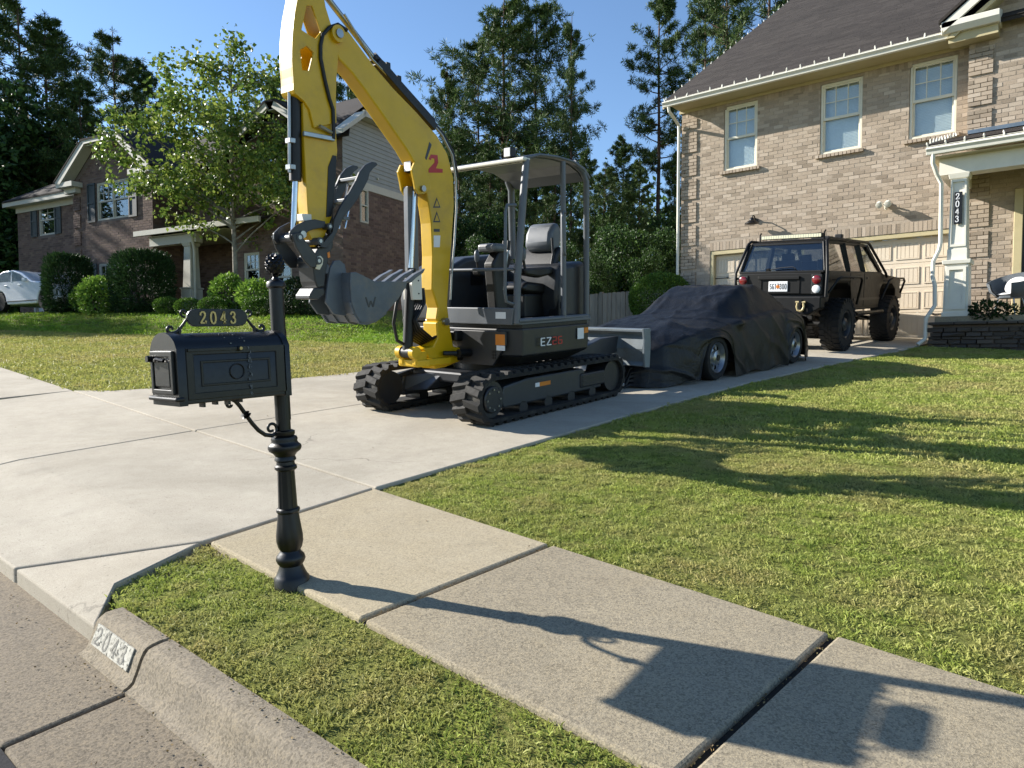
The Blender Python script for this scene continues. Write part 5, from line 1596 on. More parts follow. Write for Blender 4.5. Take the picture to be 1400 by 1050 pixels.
# bracket scroll below the box
pts = []
for a in np.linspace(300, 0, 26):     # upper curl
    r = .019*(1 - (a)/420)
    pts.append((0, -.208 + r*math.cos(R(a+40)), .700 + r*math.sin(R(a+40))))
mid = [(0,-.190,.712),(0,-.172,.690),(0,-.150,.655),(0,-.128,.622),(0,-.105,.594),(0,-.078,.573),(0,-.052,.567)]
low = []
for a in np.linspace(-90, 330, 32):
    r = .026*(1 - (a+90)/560)
    low.append((0, -.052 + r*math.cos(R(a)), .593 + r*math.sin(R(a))))
allp = pts + mid + low
MB().tube(allp, [.0055 + .0025*math.exp(-((i-len(pts)-3)/9)**2) for i in range(len(allp))], 8).build('bracket', BI, mail, smooth=60)
MB().lathe([(.006,-.012),(.018,-.004),(.007,.002),(.017,.006),(.006,.014)], Matrix.Translation((0,-.150,.655)) @ Matrix.Rotation(R(34),4,'X'), 14).build('bracket_knot', BI, mail)
MB().lathe([(.0285,.62),(.0285,.96)], None, 20).build('post_sleeve', BI, mail)

# ------------------------------------------------------------------ mini excavator (local axes: x forward to the street, y its left, z up)
ME = frame([(-4.444,5.045,0.386,),(0.01,-0.997,-0.08,),(0.999,0.014,-0.05,),(0.051,-0.079,0.996,)])
exc = empty('excavator', M=ME, label='yellow and grey mini excavator with open canopy parked on the driveway', cat='excavator')
def E_(mb, name, mat, parent=None, **k): return mb.build(name, mat, parent or exc, **k)
MD, MG, MY, MK = M['m_dark'], M['m_grey'], M['yellow'], M['black_plastic']
# --- tracks
def belt_path(x0, x1, r, zc, n=14):
    pts = []
    for a in np.linspace(-90, 90, n): pts.append((x1 + r*math.cos(R(a)), zc + r*math.sin(R(a))))
    for a in np.linspace(90, 270, n): pts.append((x0 + r*math.cos(R(a)), zc + r*math.sin(R(a))))
    return pts
TX0, TX1, TR, TZ = -1.06, .79, .185, .215
def along(pts, s):
    L = 0
    m = len(pts)
    seg = [(pts[i], pts[(i+1)%m]) for i in range(m)]
    tot = sum(math.dist(a, b) for a, b in seg)
    s %= tot
    for a, b in seg:
        d = math.dist(a, b)
        if s <= d: 
            t = s/d
            return (a[0]+(b[0]-a[0])*t, a[1]+(b[1]-a[1])*t), math.atan2(b[1]-a[1], b[0]-a[0])
        s -= d
def lug(side):
    """chevron half-lug 0.17 wide, 0.075 long, 0.03 tall; local x along the belt, z outward"""
    w = .168
    o = .018*side
    return MB().hexa([(-.036+o,0,-.005),(.040+o,0,-.005),(.036-o,w,-.005),(-.040-o,w,-.005),(-.024+o,.006,.025),(.024+o,.006,.025),(.026-o,w-.006,.021),(-.026-o,w-.006,.021)])
lug_a = lug(1).build('track_lug', M['track_rubber'], mesh_only=True); lug_b = lug(-1).build('track_lug', M['track_rubber'], mesh_only=True)
path = belt_path(TX0, TX1, TR, TZ)
PL = sum(math.dist(path[i], path[(i+1) % len(path)]) for i in range(len(path)))
for yc in (.60, -.60):
    inner = belt_path(TX0, TX1, TR-.03, TZ)
    bel = E_(MB().prism(path, 1, yc-.15, yc+.15, holes=[inner]), 'rubber_track', M['track_rubber'], smooth=30)
    nl = 46
    for i in range(nl):
        for side, me in ((0, lug_a), (1, lug_b)):
            (px_, pz), ang = along(path, (i + .5*side)*PL/nl)
            o = mesh_obj('track_lug', me, bel)
            yy = yc - .152 if side == 0 else yc - .016
            # outward normal of a counter-clockwise path is to its right
            o.matrix_local = Matrix.Translation((px_, yy, pz)) @ Matrix.Rotation(-ang, 4, 'Y') @ Matrix.Rotation(R(180), 4, 'X') @ Matrix.Translation((0, -.168, 0))
    s = 1 if yc > 0 else -1
    # frame, wheels
    fr = MB().prism([(-.88,.12),(.62,.12),(.66,.18),(.62,.30),(.30,.335),(-.55,.335),(-.62,.27),(-.88,.27)], 1, yc-.10, yc+.10)
    tf = E_(fr, 'track_frame', M['m_mid'], bevel=.015)
    MB().box(-.92,-.5, yc+.07*s-.05, yc+.07*s+.05, .15, .29).build('tension_cover', MD, tf, bevel=.02)
    for k in range(3): MB().box(-.90,-.52, yc+.122*s-.004, yc+.122*s+.004, .17+.04*k, .185+.04*k).build('cover_rib', MD, tf)
    wm = lambda x, r, n=24: MB().cyl((x, yc-.11, TZ), (x, yc+.11, TZ), r, n)
    wm(TX1, .15).build('drive_sprocket', MD, tf, smooth=40)
    MB().cyl((TX1, yc+.11*s, TZ), (TX1, yc+.135*s, TZ), .11, 20).build('motor_cover', MD, tf, bevel=.012, smooth=40)
    for k in range(8):
        a = k*math.pi/4
        MB().cyl((TX1+.08*math.cos(a), yc+.134*s, TZ+.08*math.sin(a)), (TX1+.08*math.cos(a), yc+.143*s, TZ+.08*math.sin(a)), .009, 6).build('bolt', M['steel'], tf)
    wm(TX0, .15).build('idler_wheel', MD, tf, smooth=40)
    for x in (-.72, -.36, .0, .36): MB().cyl((x, yc-.10, .09), (x, yc+.10, .09), .058, 16).build('track_roller', MD, tf, smooth=40)
    MB().box(-.02,.14, yc+.104*s-.003, yc+.104*s+.003, .245, .28).build('yellow_sticker', M['orange'], tf)
    MB().box(.142,.20, yc+.104*s-.003, yc+.104*s+.003, .245, .28).build('white_sticker', M['white'], tf)
# undercarriage centre
uc = MB().prism([(-.35,-.30),(.35,-.30),(.50,-.50),(.50,.50),(.35,.30),(-.35,.30),(-.62,.5),(-.62,-.5)], 2, .26, .36)
E_(uc, 'undercarriage', MD, bevel=.02)
E_(MB().hexa([(.30,-.5,.16),(.62,-.5,.16),(.62,-.2,.2),(.3,-.2,.2),(.30,-.5,.34),(.60,-.5,.30),(.45,-.1,.36),(.2,-.1,.36)]).hexa([(.30,.5,.16),(.62,.5,.16),(.62,.2,.2),(.3,.2,.2),(.30,.5,.34),(.60,.5,.30),(.45,.1,.36),(.2,.1,.36)]), 'cross_leg', M['m_mid'], bevel=.015)
E_(MB().cyl((-.05,0,.34),(-.05,0,.47),.36,32), 'slew_ring', MK, smooth=40)
# --- dozer blade at the house end
blade = E_(MB().prism([(-1.60,.26),(-1.64,.30),(-1.60,.44),(-1.64,.58),(-1.60,.63),(-1.72,.63),(-1.74,.58),(-1.70,.44),(-1.73,.30),(-1.70,.24)], 1, -.74, .76), 'dozer_blade', M['blade'], bevel=.008)
MB().box(-1.76,-1.58,-.75,.77,.615,.645).build('blade_top_rail', M['blade'], blade, bevel=.006)
for s in (.78,-.76): MB().prism([(-1.60,.25),(-1.58,.40),(-1.58,.55),(-1.56,.655),(-1.70,.655),(-1.72,.5),(-1.70,.24)], 1, s-.012, s+.012).build('end_plate', M['blade'], blade, bevel=.004)
for s in (.40,-.40):
    E_(MB().prism([(-.45,.27),(-.5,.40),(-1.3,.56),(-1.64,.56),(-1.66,.40),(-1.4,.36)], 1, s-.045, s+.045), 'blade_arm', M['m_mid'], bevel=.01)
E_(MB().cyl((-.5,.0,.40),(-1.15,.0,.50),.05,14).cyl((-1.15,.0,.50),(-1.62,.0,.52),.028,12), 'blade_cylinder', MD, smooth=40)
# --- upper structure
deck = [(.44,-.66),(.44,.52),(.36,.70),(-.62,.72),(-.74,.60),(-.80,.3),(-.82,0),(-.80,-.3),(-.74,-.60),(-.62,-.72),(.30,-.72)]
def lowdeck(z0, z1, k0, k1): 
    m = len(deck); mb = MB()
    mb.add([(x*k0, y*k0, z0) for x, y in deck] + [(x*k1, y*k1, z1) for x, y in deck], [tuple(range(m)), tuple(range(2*m-1, m-1, -1))] + [(i,(i+1)%m,m+(i+1)%m,m+i) for i in range(m)])
    return mb
E_(lowdeck(.44, .52, .80, .985), 'belly_plate', MD, bevel=.01)
E_(lowdeck(.522, .755, .99, 1.0), 'slew_body', MD, bevel=.012)
E_(lowdeck(.757, .785, .985, .985), 'rubber_seam', MK)
# front cheek plate seen below the footwell
E_(MB().prism([(.02,.735),(.60,.735),(.60,.62),(.46,.44),(.08,.44)], 0, .45, .475), 'front_cheek', MD, bevel=.006)
E_(MB().box(.478,.482,.50,.60,.62,.71), 'warning_sticker', M['orange']); E_(MB().box(.478,.482,.51,.60,.575,.617), 'warning_sticker_text', M['white'])
vent = MB()
for r in range(3):
    for c in range(2): vent.box(.478,.481,.455+.022*c,.472+.022*c,.50+.026*r,.518+.026*r)
E_(vent, 'vent_holes', MK)
# floor band (light grey) and cab floor
fb = E_(MB().prism([(.45,-.20),(.45,.64),(.40,.70),(-.66,.72),(-.66,.66),(.34,.64),(.40,.58),(.40,-.20)], 2, .787, .815), 'floor_frame', MG, bevel=.006)
E_(MB().prism([(-.10,.788),(.66,.788),(.68,.93),(-.10,.93)], 0, .43, .46), 'front_panel', MG, bevel=.008)
MB().box(.462,.465,.49,.60,.84,.895).build('label_plate', M['white'], fb)
E_(MB().box(-.62,.42,-.22,.66,.79,.812), 'cab_floor', MK)
E_(MB().box(-.35,.40,.05,.60,.813,.822), 'floor_mat', M['rubber'])
# engine cover and right side bonnet
E_(MB().prism([(-.80,.79),(-.30,.79),(-.26,1.0),(-.30,1.30),(-.70,1.34),(-.80,1.25)], 1, -.70, .62), 'engine_cover', MD, bevel=.05, seg=3, smooth=40)
bon = E_(MB().prism([(.42,.79),(.44,1.0),(.36,1.24),(.0,1.38),(-.70,1.44),(-.78,1.2),(-.78,.79)], 1, -.72, -.24), 'side_bonnet', M['m_mid'], bevel=.04, seg=3, smooth=40)
gr = MB()
for i in range(5): gr.box(-.20,-.06,-.243,-.235,1.13+.024*i,1.145+.024*i)
gr.build('bonnet_grille', MK, bon)
MB().box(-.22,-.04,-.242,-.238,1.12,1.25).build('grille_backing', MK, bon)
# EZ lettering on the left flank, drawn as strokes
LET = {'E': [[(.55,1),(.05,1)],[(.05,1),(.05,0)],[(.05,0),(.55,0)],[(.05,.5),(.5,.5)]], 'Z': [[(.03,1),(.6,1)],[(.6,1),(.03,0)],[(.03,0),(.62,0)]],
       '2': [[(.05,1),(.55,1)],[(.55,1),(.55,.52)],[(.55,.5),(.06,.5)],[(.06,.5),(.06,0)],[(.06,0),(.58,0)]], '6': [[(.55,1),(.06,1)],[(.06,1),(.06,0)],[(.06,0),(.55,0)],[(.55,0),(.55,.5)],[(.55,.5),(.06,.5)]]}
for k, (chx, mt) in enumerate((('E', M['white']), ('Z', M['white']), ('2', M['red']), ('6', M['red']))):
    mb = MB()
    for pts in LET[chx]: stroke(mb, pts, .14, .14, lambda a, b, c, k=k: (.15 - k*.085 - a*.105, .728 - 0*a + c, .60 + b*.062), .003)
    E_(mb, 'letter', mt)
E_(MB().box(-.52,-.42,.723,.729,.62,.72), 'info_sticker', M['white']); E_(MB().box(-.60,-.53,.721,.727,.67,.72), 'orange_sticker', M['orange'])
# canopy posts, rails, roof
def post(name, pts, r=.03, mat=None): return E_(MB().tube(pts, r, 8), name, mat or MG, smooth=50)
CY0, CY1 = -.22, .68
post('front_post', [(.42,CY1,.80),(.40,CY1,1.2),(.30,CY1,1.95),(.27,CY1,2.13)], .031)
post('front_post', [(.30,CY0,.93),(.27,CY0,1.5),(.25,CY0,2.12)], .03)
post('middle_post', [(-.25,CY1+.01,.81),(-.24,CY1+.01,2.18)], .025)
post('rear_post', [(-.64,CY1,.81),(-.63,CY1,2.05),(-.58,CY1-.01,2.14),(-.45,CY1-.02,2.20)], .028)
post('rear_post', [(-.66,CY0,1.38),(-.65,CY0,2.05),(-.6,CY0,2.14)], .034)
post('door_sill_rail', [(.42,CY1+.015,.822),(-.64,CY1+.015,.822)], .022)
post('front_guard_rail', [(.43,-.15,1.255),(.43,CY1-.02,1.245)], .014)
post('grab_handle', [(.40,CY1-.01,1.76),(.49,CY1-.03,1.755),(.51,CY1-.03,1.70),(.53,CY1-.03,1.05),(.515,CY1-.03,.985),(.46,CY1-.02,.965),(.43,CY1-.01,.965)], .014)
post('door_handle', [(-.25,CY1+.03,1.745),(-.20,CY1+.04,1.745),(-.185,CY1+.04,1.70),(-.20,CY1+.04,1.42),(-.215,CY1+.04,1.385),(-.25,CY1+.03,1.38)], .011)
rf = MB()
rp = [(.30,2.125),(.27,2.165),(.1,2.205),(-.15,2.22),(-.40,2.21),(-.58,2.17),(-.68,2.09),(-.66,2.07),(-.56,2.14),(-.40,2.188),(-.15,2.198),(.1,2.183),(.26,2.14)]
roof = E_(rf.prism(rp, 1, CY0-.02, CY1+.02), 'canopy_roof', MG, bevel=.008, smooth=40)
MB().box(.24,.33,CY0-.03,CY1+.02,2.118,2.150).build('sunlit_roof_edge', M['white_paint'], roof, bevel=.01)  # white colour stands in for sunlight on the grey canopy's front edge
MB().prism([(x, z-.012) for x, z in rp[:7]] + [(x, z-.010) for x, z in rp[7:]], 1, CY0+.05, CY1-.05).build('roof_lining', MG, roof)
lamp = E_(MB().box(.25,.32,.48,.56,2.16,2.245), 'work_lamp', MK, bevel=.012)
MB().box(.321,.326,.487,.553,2.168,2.237).build('lamp_lens', M['white'], lamp, bevel=.006, seg=1)
# seat, console, levers
seat = E_(MB().prism([(.02,1.05),(.05,1.10),(-.02,1.15),(-.40,1.12),(-.44,1.06),(-.38,1.02)], 1, .0, .46), 'seat', MK, bevel=.03, seg=3, smooth=40)
MB().prism([(-.36,1.10),(-.44,1.10),(-.58,1.40),(-.62,1.46),(-.56,1.48),(-.48,1.40),(-.40,1.2)], 1, .02, .44).build('backrest', MK, seat, bevel=.04, seg=3, smooth=40)
MB().prism([(-.50,1.42),(-.44,1.48),(-.46,1.60),(-.52,1.69),(-.60,1.70),(-.66,1.62),(-.62,1.44)], 1, .09, .40).build('headrest', M['m_grey'], seat, bevel=.05, seg=3, smooth=40)
MB().box(-.46,-.30,.14,.30,1.0,1.06).box(-.40,0,.02,.44,.82,1.04).build('seat_base', MK, seat, bevel=.02)
MB().tube([(-.45,.42,1.55),(-.44,.44,1.4),(-.38,.45,1.25),(-.36,.45,1.12)], .012, 6).build('seat_belt', MK, seat)
for s in (-.04, .50):
    ar = E_(MB().prism([(.10,1.20),(.12,1.26),(-.30,1.28),(-.34,1.22),(-.1,1.18)], 1, s-.045, s+.045), 'arm_console', MK, bevel=.02)
    MB().tube([(.07,s,1.26),(.09,s,1.34)], .012, 8).build('lever_stem', MK, ar)
    MB().lathe([(.012,0),(.022,.02),(.026,.07),(.018,.10),(.004,.11)], Matrix.Translation((.09,s,1.33)), 12).build('lever_grip', M['m_grey'], ar, smooth=50)
E_(MB().prism([(.30,.815),(.36,1.30),(.26,1.42),(.12,1.40),(.10,1.32),(.18,1.2),(.14,.815)], 1, .27, .38), 'travel_console', MK, bevel=.02)
for s in (.31, .36):
    lv = E_(MB().tube([(.20,s,.83),(.24,s+.01,1.0),(.17,s+.02,1.35),(.15,s+.02,1.43)], .009, 6), 'travel_lever', M['steel'], smooth=60)
    MB().tube([(.15,s+.02,1.42),(.14,s+.02,1.50)], .016, 8).build('lever_knob', MK, lv)
E_(MB().box(.20,.38,.22,.42,1.40,1.47), 'display_console', M['m_grey'], bevel=.025)
E_(MB().box(-.40,-.28,.50,.62,.813,.98), 'fuse_box', MK, bevel=.01); E_(MB().box(-.34,-.30,.625,.63,.90,.96), 'white_tag', M['white'])
# --- swing post
sp = MB()
sp.prism([(0.784,0.418,),(0.651,0.424,),(0.387,0.477,),(0.307,0.549,),(0.554,0.593,),(0.593,0.779,),(0.664,0.833,),(0.753,0.812,),(0.749,0.682,),(0.803,0.612,),(0.923,0.602,)], 1, -.085, .085)
br = E_(sp, 'swing_post', MY, bevel=.012)
MB().prism([(1.02,-.115),(.92,-.15),(.66,-.15),(.52,-.11),(.52,.11),(.66,.15),(.92,.15),(1.02,.115)], 2, .455, .515).build('swing_base', MY, br, bevel=.012)
for s in (-.10, .06): MB().cyl((1.02,s,.575),(1.02,s+.05,.575),.052,20).build('cylinder_ear', MY, br, smooth=40)
MB().box(.90,1.03,-.10,-.05,.47,.58).box(.90,1.03,.06,.11,.47,.58).build('ear_web', MY, br, bevel=.01)
MB().cyl((.66,-.115,.815),(.66,.115,.815),.032,20).build('boom_foot_pin', M['steel'], br, smooth=40)
E_(MB().box(.36,.56,-.12,.12,.64,.73).box(.36,.56,-.12,.12,.47,.545), 'swing_mount', MK, bevel=.015)
E_(MB().cyl((.30,.20,.535),(.62,.20,.545),.035,14).cyl((.62,.18,.545),(.72,.12,.55),.02,10), 'swing_cylinder', MK, smooth=40)
# --- boom (box section, side faces parallel to local xz)
BY = .068
boom_out = [(1.619,2.971,),(1.544,2.926,),(1.343,2.761,),(1.14,2.625,),(0.899,2.489,),(0.673,2.343,),(0.556,2.212,),(0.491,2.028,),(0.489,1.804,),(0.527,1.495,),(0.562,1.247,),(0.6,0.948,),(0.585,0.847,),(0.606,0.773,),(0.661,0.744,),(0.713,0.778,),(0.737,0.841,),(0.716,0.933,),(0.748,1.014,),(0.78,1.087,),(0.761,1.366,),(0.767,1.634,),(0.788,1.762,),(0.81,1.849,),(0.84,1.921,),(0.878,1.992,),(0.931,2.078,),(1.022,2.184,),(1.14,2.294,),(1.281,2.427,),(1.416,2.549,),(1.532,2.648,),(1.646,2.718,),(1.699,2.784,),(1.713,2.874,),(1.678,2.936,)]
boom = E_(MB().prism(boom_out, 1, -BY, BY), 'boom', MY, bevel=.012, seg=2)
lugp = [(0.961,2.093,),(0.995,2.033,),(0.975,1.956,),(0.962,1.889,),(0.931,1.852,),(0.874,1.852,),(0.789,1.894,),(0.787,1.953,),(0.834,2.028,),(0.897,2.09,)]
for s in (-1, 1): MB().prism(lugp, 1, s*(BY+.001), s*(BY+.022)).build('cylinder_lug', MY, boom, bevel=.004)
pinp = [(1.669,2.88,)][0]
MB().cyl((pinp[0],-.125,pinp[1]),(pinp[0],.118,pinp[1]),.030,20).build('boom_tip_pin', M['steel'], boom, smooth=40)
MB().cyl((pinp[0],-.105,pinp[1]),(pinp[0],.105,pinp[1]),.058,24).build('boom_tip_boss', MY, boom, smooth=40)
cp = [(0.889,1.896,)][0]
MB().cyl((cp[0],-.115,cp[1]),(cp[0],.115,cp[1]),.024,16).build('cylinder_pin', M['steel'], boom, smooth=40)
# logo and safety pictograms on the left side face
def bp(poly, ly): return MB().prism(poly, 1, ly, ly+.002)
bp([(0.825,2.146,),(0.77,2.28,),(0.746,2.26,),(0.809,2.131,)], BY+.0005).build('logo_bar', M['dark_decal'], boom)
bp([(0.784,2.145,),(0.757,2.183,),(0.681,2.188,),(0.674,2.13,),(0.702,2.08,),(0.624,2.083,),(0.625,2.053,),(0.788,2.035,),(0.787,2.064,),(0.717,2.125,),(0.716,2.154,),(0.75,2.155,),(0.759,2.137,)], BY+.0005).build('logo_mark', M['red'], boom)
for q in ([(0.748,1.758,),(0.702,1.845,),(0.661,1.765,)], [(0.752,1.64,),(0.706,1.732,),(0.666,1.645,)]):
    bp(q, BY+.0005).build('warning_triangle', M['dark_decal'], boom); c = np.mean(np.array(q), 0)
    bp([tuple(c + (np.array(v)-c)*.62) for v in q], BY+.002).build('warning_field', MY, boom)
bp([(0.746,1.587,),(0.676,1.59,),(0.677,1.566,),(0.746,1.563,)], BY+.0005).build('pictogram', M['dark_decal'], boom)
bp([(0.748,1.533,),(0.67,1.536,),(0.682,1.439,),(0.751,1.437,)], BY+.0005).build('data_plate', M['white'], boom)
lp = [(0.923,2.081,)][0]
lh = MB().box(lp[0]-.03, lp[0]+.03, -.045, .045, lp[1]-.055, lp[1]+.055).build('boom_lamp', MK, boom, bevel=.012)
MB().box(lp[0]+.031, lp[0]+.036, -.037, .037, lp[1]-.045, lp[1]+.045).build('lamp_lens', M['white'], lh)
# boom cylinder in front of the boom
a0 = (1.02, 0, .575); a1 = (cp[0]+.0, 0, cp[1])
d_ = Vector(a1) - Vector(a0)
mid = Vector(a0) + d_*.52
cyb = E_(MB().cyl(a0, tuple(mid), .042, 18), 'boom_cylinder', MK, smooth=40)
MB().cyl(tuple(mid), a1, .022, 14).build('cylinder_rod', M['chrome'], cyb, smooth=40)
MB().cyl((a0[0],-.05,a0[2]),(a0[0],.05,a0[2]),.045,16).build('rod_eye', MK, cyb, smooth=40)
gp = [(0.938,1.918,),(0.848,1.927,),(0.86,1.234,),(0.951,1.233,)]
MB().prism([(gp[0][0]+.02,gp[0][1]),(gp[1][0]+.0,gp[1][1]),(gp[2][0]+.0,gp[2][1]),(gp[3][0]+.02,gp[3][1])], 1, -.055, .0).build('rod_guard', MG, cyb, bevel=.006)
wp = [(0.951,1.221,),(0.868,1.246,),(0.869,1.004,),(0.977,1.006,),(0.979,1.138,)]
MB().prism([(x+.02, z) for x, z in wp], 1, -.05, .06).build('guard_block', M['white_paint'], cyb, bevel=.005)
for k in range(3): MB().cyl((wp[0][0]-.02+(0 if k < 2 else .0), .058, wp[3][1]+.05+.035*(k == 2)*3),(wp[0][0]-.02, .066, wp[3][1]+.05+.035*(k == 2)*3),.006,8).build('block_bolt', MK, cyb)
# hoses round the boom foot
hz = []
for k in range(7):
    o = -.07 + .023*k
    hz.append([(.62,o*.9,.72),(.80,o,.62+.01*k),(.95,o*1.2,.70+.012*k),(.98,o,.84),(.92-.01*k,o*.8,.98),(.86,o*.6,1.10)])
for q in hz: E_(MB().tube(sum([[tuple(Vector(q[i])*(1-t) + Vector(q[i+1])*t) for t in (0,.5)] for i in range(5)], []) + [q[-1]], .013, 7), 'hydraulic_hose', MK, smooth=60)
E_(MB().tube([(.95,-.02,.60),(1.12,-.01,.68),(1.16,0,.82),(1.12,.0,.98),(1.06,.01,1.12)], .014, 8), 'hydraulic_hose', MK, smooth=60)
E_(MB().tube([(1.493,0,2.999,),(1.282,0,2.824,),(1.023,0,2.682,),(0.79,0,2.552,),(0.559,0,2.393,),(0.43,0,2.255,),(0.372,0,2.048,)], .018, 8), 'hose_bundle', MK, smooth=60)
E_(MB().tube([(1.575,0.05,3.046,),(1.326,0.05,2.794,),(1.07,0.05,2.652,),(0.84,0.05,2.524,),(0.602,0.05,2.362,),(0.484,0.05,2.218,),(0.445,0.05,2.035,),(0.444,0.05,1.778,),(0.481,0.05,1.467,),(0.516,0.05,1.248,),(0.543,0.05,0.997,)], .010, 7), 'steel_pipe', M['steel'], smooth=60)
E_(MB().prism([(1.254,2.82,),(1.204,2.8,),(0.653,2.437,),(0.689,2.385,),(1.064,2.624,),(1.285,2.771,)], 1, -.06, .06), 'hose_guard', MK, bevel=.005)
# stick cylinder along the boom's back
s0 = [(1.714,3.165,)][0]; s1 = [(1.281,2.835,)][0]; s2 = [(0.669,2.458,)][0]
stc = E_(MB().cyl((s1[0],0,s1[1]),(s2[0],0,s2[1]),.040,18), 'stick_cylinder', MK, smooth=40)
MB().cyl((s0[0],0,s0[1]),(s1[0],0,s1[1]),.022,14).build('cylinder_rod', M['steel'], stc, smooth=40)
for q in [(1.146,2.791,),(1.037,2.717,)]: MB().box(q[0]-.02,q[0]+.02,-.03,.03,q[1]-.02,q[1]+.03).build('hose_clamp', MK, stc, bevel=.004, seg=1)
# --- stick (dipper)
SY = .075
so_ = [(1.917,3.233,),(1.862,3.269,),(1.777,3.192,),(1.75,3.039,),(1.712,2.939,),(1.662,2.82,),(1.663,2.697,),(1.681,2.599,),(1.696,2.443,),(1.699,2.277,)]
st_top = so_ + [(1.895,2.211,),(1.924,2.328,),(1.968,2.377,),(2.036,2.412,),(2.046,2.433,),(2.043,2.476,),(2.043,2.523,),(2.045,2.579,),(2.045,2.635,),(2.041,2.691,),(2.036,2.748,),(2.028,2.805,),(2.018,2.863,),(2.004,2.932,),(1.985,3.001,),(1.963,3.081,),(1.938,3.162,)]
h1 = [(1.907,3.005,),(1.865,3.016,),(1.802,2.863,),(1.848,2.808,),(1.889,2.817,),(1.958,2.837,)]; h2_ = [(1.977,2.706,),(1.923,2.743,),(1.871,2.712,),(1.915,2.583,),(1.968,2.577,)]
stick = E_(MB().prism(st_top, 1, SY-.016, SY, holes=[h1, h2_]), 'stick', MY, bevel=.003, seg=1)
MB().prism(st_top, 1, -SY, -SY+.016, holes=[h1, h2_]).build('far_side_plate', MY, stick, bevel=.003, seg=1)
fs = st_top[-6:] + st_top[:1]
rimm = MB()
ring = st_top[-15:] + [st_top[0]]
for i in range(len(ring)-1):
    (x0,z0),(x1,z1) = ring[i], ring[i+1]
    rimm.hexa([(x0,-SY+.016,z0),(x1,-SY+.016,z1),(x1,SY-.016,z1),(x0,SY-.016,z0),(x0-.012,-SY+.016,z0),(x1-.012,-SY+.016,z1),(x1-.012,SY-.016,z1),(x0-.012,SY-.016,z0)])
rimm.build('front_web', MY, stick)
lowst = [(1.698,2.293,),(1.689,2.092,),(1.719,1.91,),(1.767,1.614,),(1.853,1.44,),(1.924,1.397,),(1.973,1.496,),(1.967,1.601,),(1.969,2.078,),(1.963,2.369,),(1.818,2.493,)]
MB().prism(lowst, 1, -SY+.017, SY-.017).build('lower_stick', MY, stick, bevel=.006)
bd = [(1.737,2.05,),(1.705,2.049,),(1.72,1.885,),(1.774,1.619,),(1.818,1.611,),(1.78,1.964,)]
MB().prism(bd, 1, SY-.016, SY-.012).build('black_recess', MK, stick)
# hoses and clamps on the stick
E_(MB().tube([(1.583,0.085,2.927,),(1.659,0.085,2.947,),(1.736,0.085,2.907,),(1.795,0.085,2.844,),(1.817,0.085,2.772,),(1.822,0.085,2.684,),(1.794,0.085,2.545,),(1.763,0.085,2.429,),(1.736,0.085,2.36,),(1.736,0.085,2.251,),(1.741,0.085,2.16,)], .0135, 8), 'stick_hose', MK, smooth=60)
for k, (xa, xb) in enumerate(((421,424),(417,420))):
    E_(MB().tube([(x, -.03+.06*k, z) for x, z in ([(1.899,2.393,),(1.899,2.098,),(1.908,1.646,)] if k else [(1.929,2.388,),(1.923,2.095,),(1.932,1.644,)])], .009, 7), 'stick_pipe', M['yellow'], smooth=60)
cl_ = [(1.975,2.165,),(1.742,2.18,)]
E_(MB().box(cl_[1][0]-.01, cl_[0][0]+.01, SY-.015, SY+.012, cl_[0][1]-.022, cl_[0][1]+.010), 'valve_clamp', M['steel'], bevel=.004)
E_(MB().cyl((cl_[1][0]+.01,SY+.005,cl_[1][1]+.02),(cl_[1][0]+.12,SY+.02,cl_[1][1]+.045),.012,10), 'valve_fitting', M['steel'])
wb = [(1.97,1.603,)][0]
E_(MB().box(wb[0]-.03,wb[0]+.035,-.02,.06,wb[1]-.028,wb[1]+.02), 'hose_block', M['white_paint'], bevel=.004)
# bucket cylinder
c0 = [(1.985,2.435,)][0]; c1 = [(2.016,1.847,)][0]; c2_ = [(2.056,1.476,)][0]
bc = E_(MB().cyl((c0[0],0,c0[1]),(c1[0],0,c1[1]),.042,18), 'bucket_cylinder', MK, smooth=40)
MB().cyl((c1[0],0,c1[1]),(c2_[0],0,c2_[1]),.021,14).build('cylinder_rod', M['chrome'], bc, smooth=40)
MB().tube([(c0[0]+.05,.01,c0[1]),(c1[0]+.05,.01,c1[1]+.05)], .012, 8).build('cylinder_pipe', M['steel'], bc)
for t in (.55, .85):
    q = Vector((c0[0],0,c0[1]))*(1-t) + Vector((c1[0],0,c1[1]))*t
    MB().box(q.x+.01,q.x+.065,-.025,.035,q.z-.018,q.z+.018).build('pipe_clamp', M['steel'], bc, bevel=.004, seg=1)
MB().cyl((c2_[0],-.12,c2_[1]),(c2_[0],.12,c2_[1]),.024,16).build('rod_pin', M['steel'], bc, smooth=40)
# linkage
rock = [(2.155,1.447,),(2.152,1.49,),(2.104,1.532,),(2.025,1.571,),(1.946,1.586,),(1.86,1.576,),(1.85,1.536,),(1.962,1.515,),(2.006,1.498,),(2.056,1.446,),(2.093,1.42,),(2.134,1.418,)]
blink = [(2.153,1.471,),(2.106,1.488,),(2.062,1.451,),(1.955,1.334,),(1.966,1.253,),(2.014,1.252,),(2.06,1.292,),(2.124,1.384,)]
for s in (1, -1):
    E_(MB().prism(rock, 1, s*.085, s*.105), 'rocker_link', MD, bevel=.005)
    E_(MB().prism(blink, 1, s*.107, s*.125), 'bucket_link', MD, bevel=.005)
kp = [(2.091,1.454,),(1.945,1.299,),(1.837,1.542,),(1.924,1.436,)]
for q, rr in zip(kp, (.028, .026, .022, .026)):
    lp_ = E_(MB().cyl((q[0],-.128,q[1]),(q[0],.128,q[1]),rr,18), 'link_pin', M['m_mid'], smooth=40)
    MB().cyl((q[0],.128,q[1]),(q[0],.131,q[1]),rr*.5,12).build('pin_bolt', M['steel'], lp_)
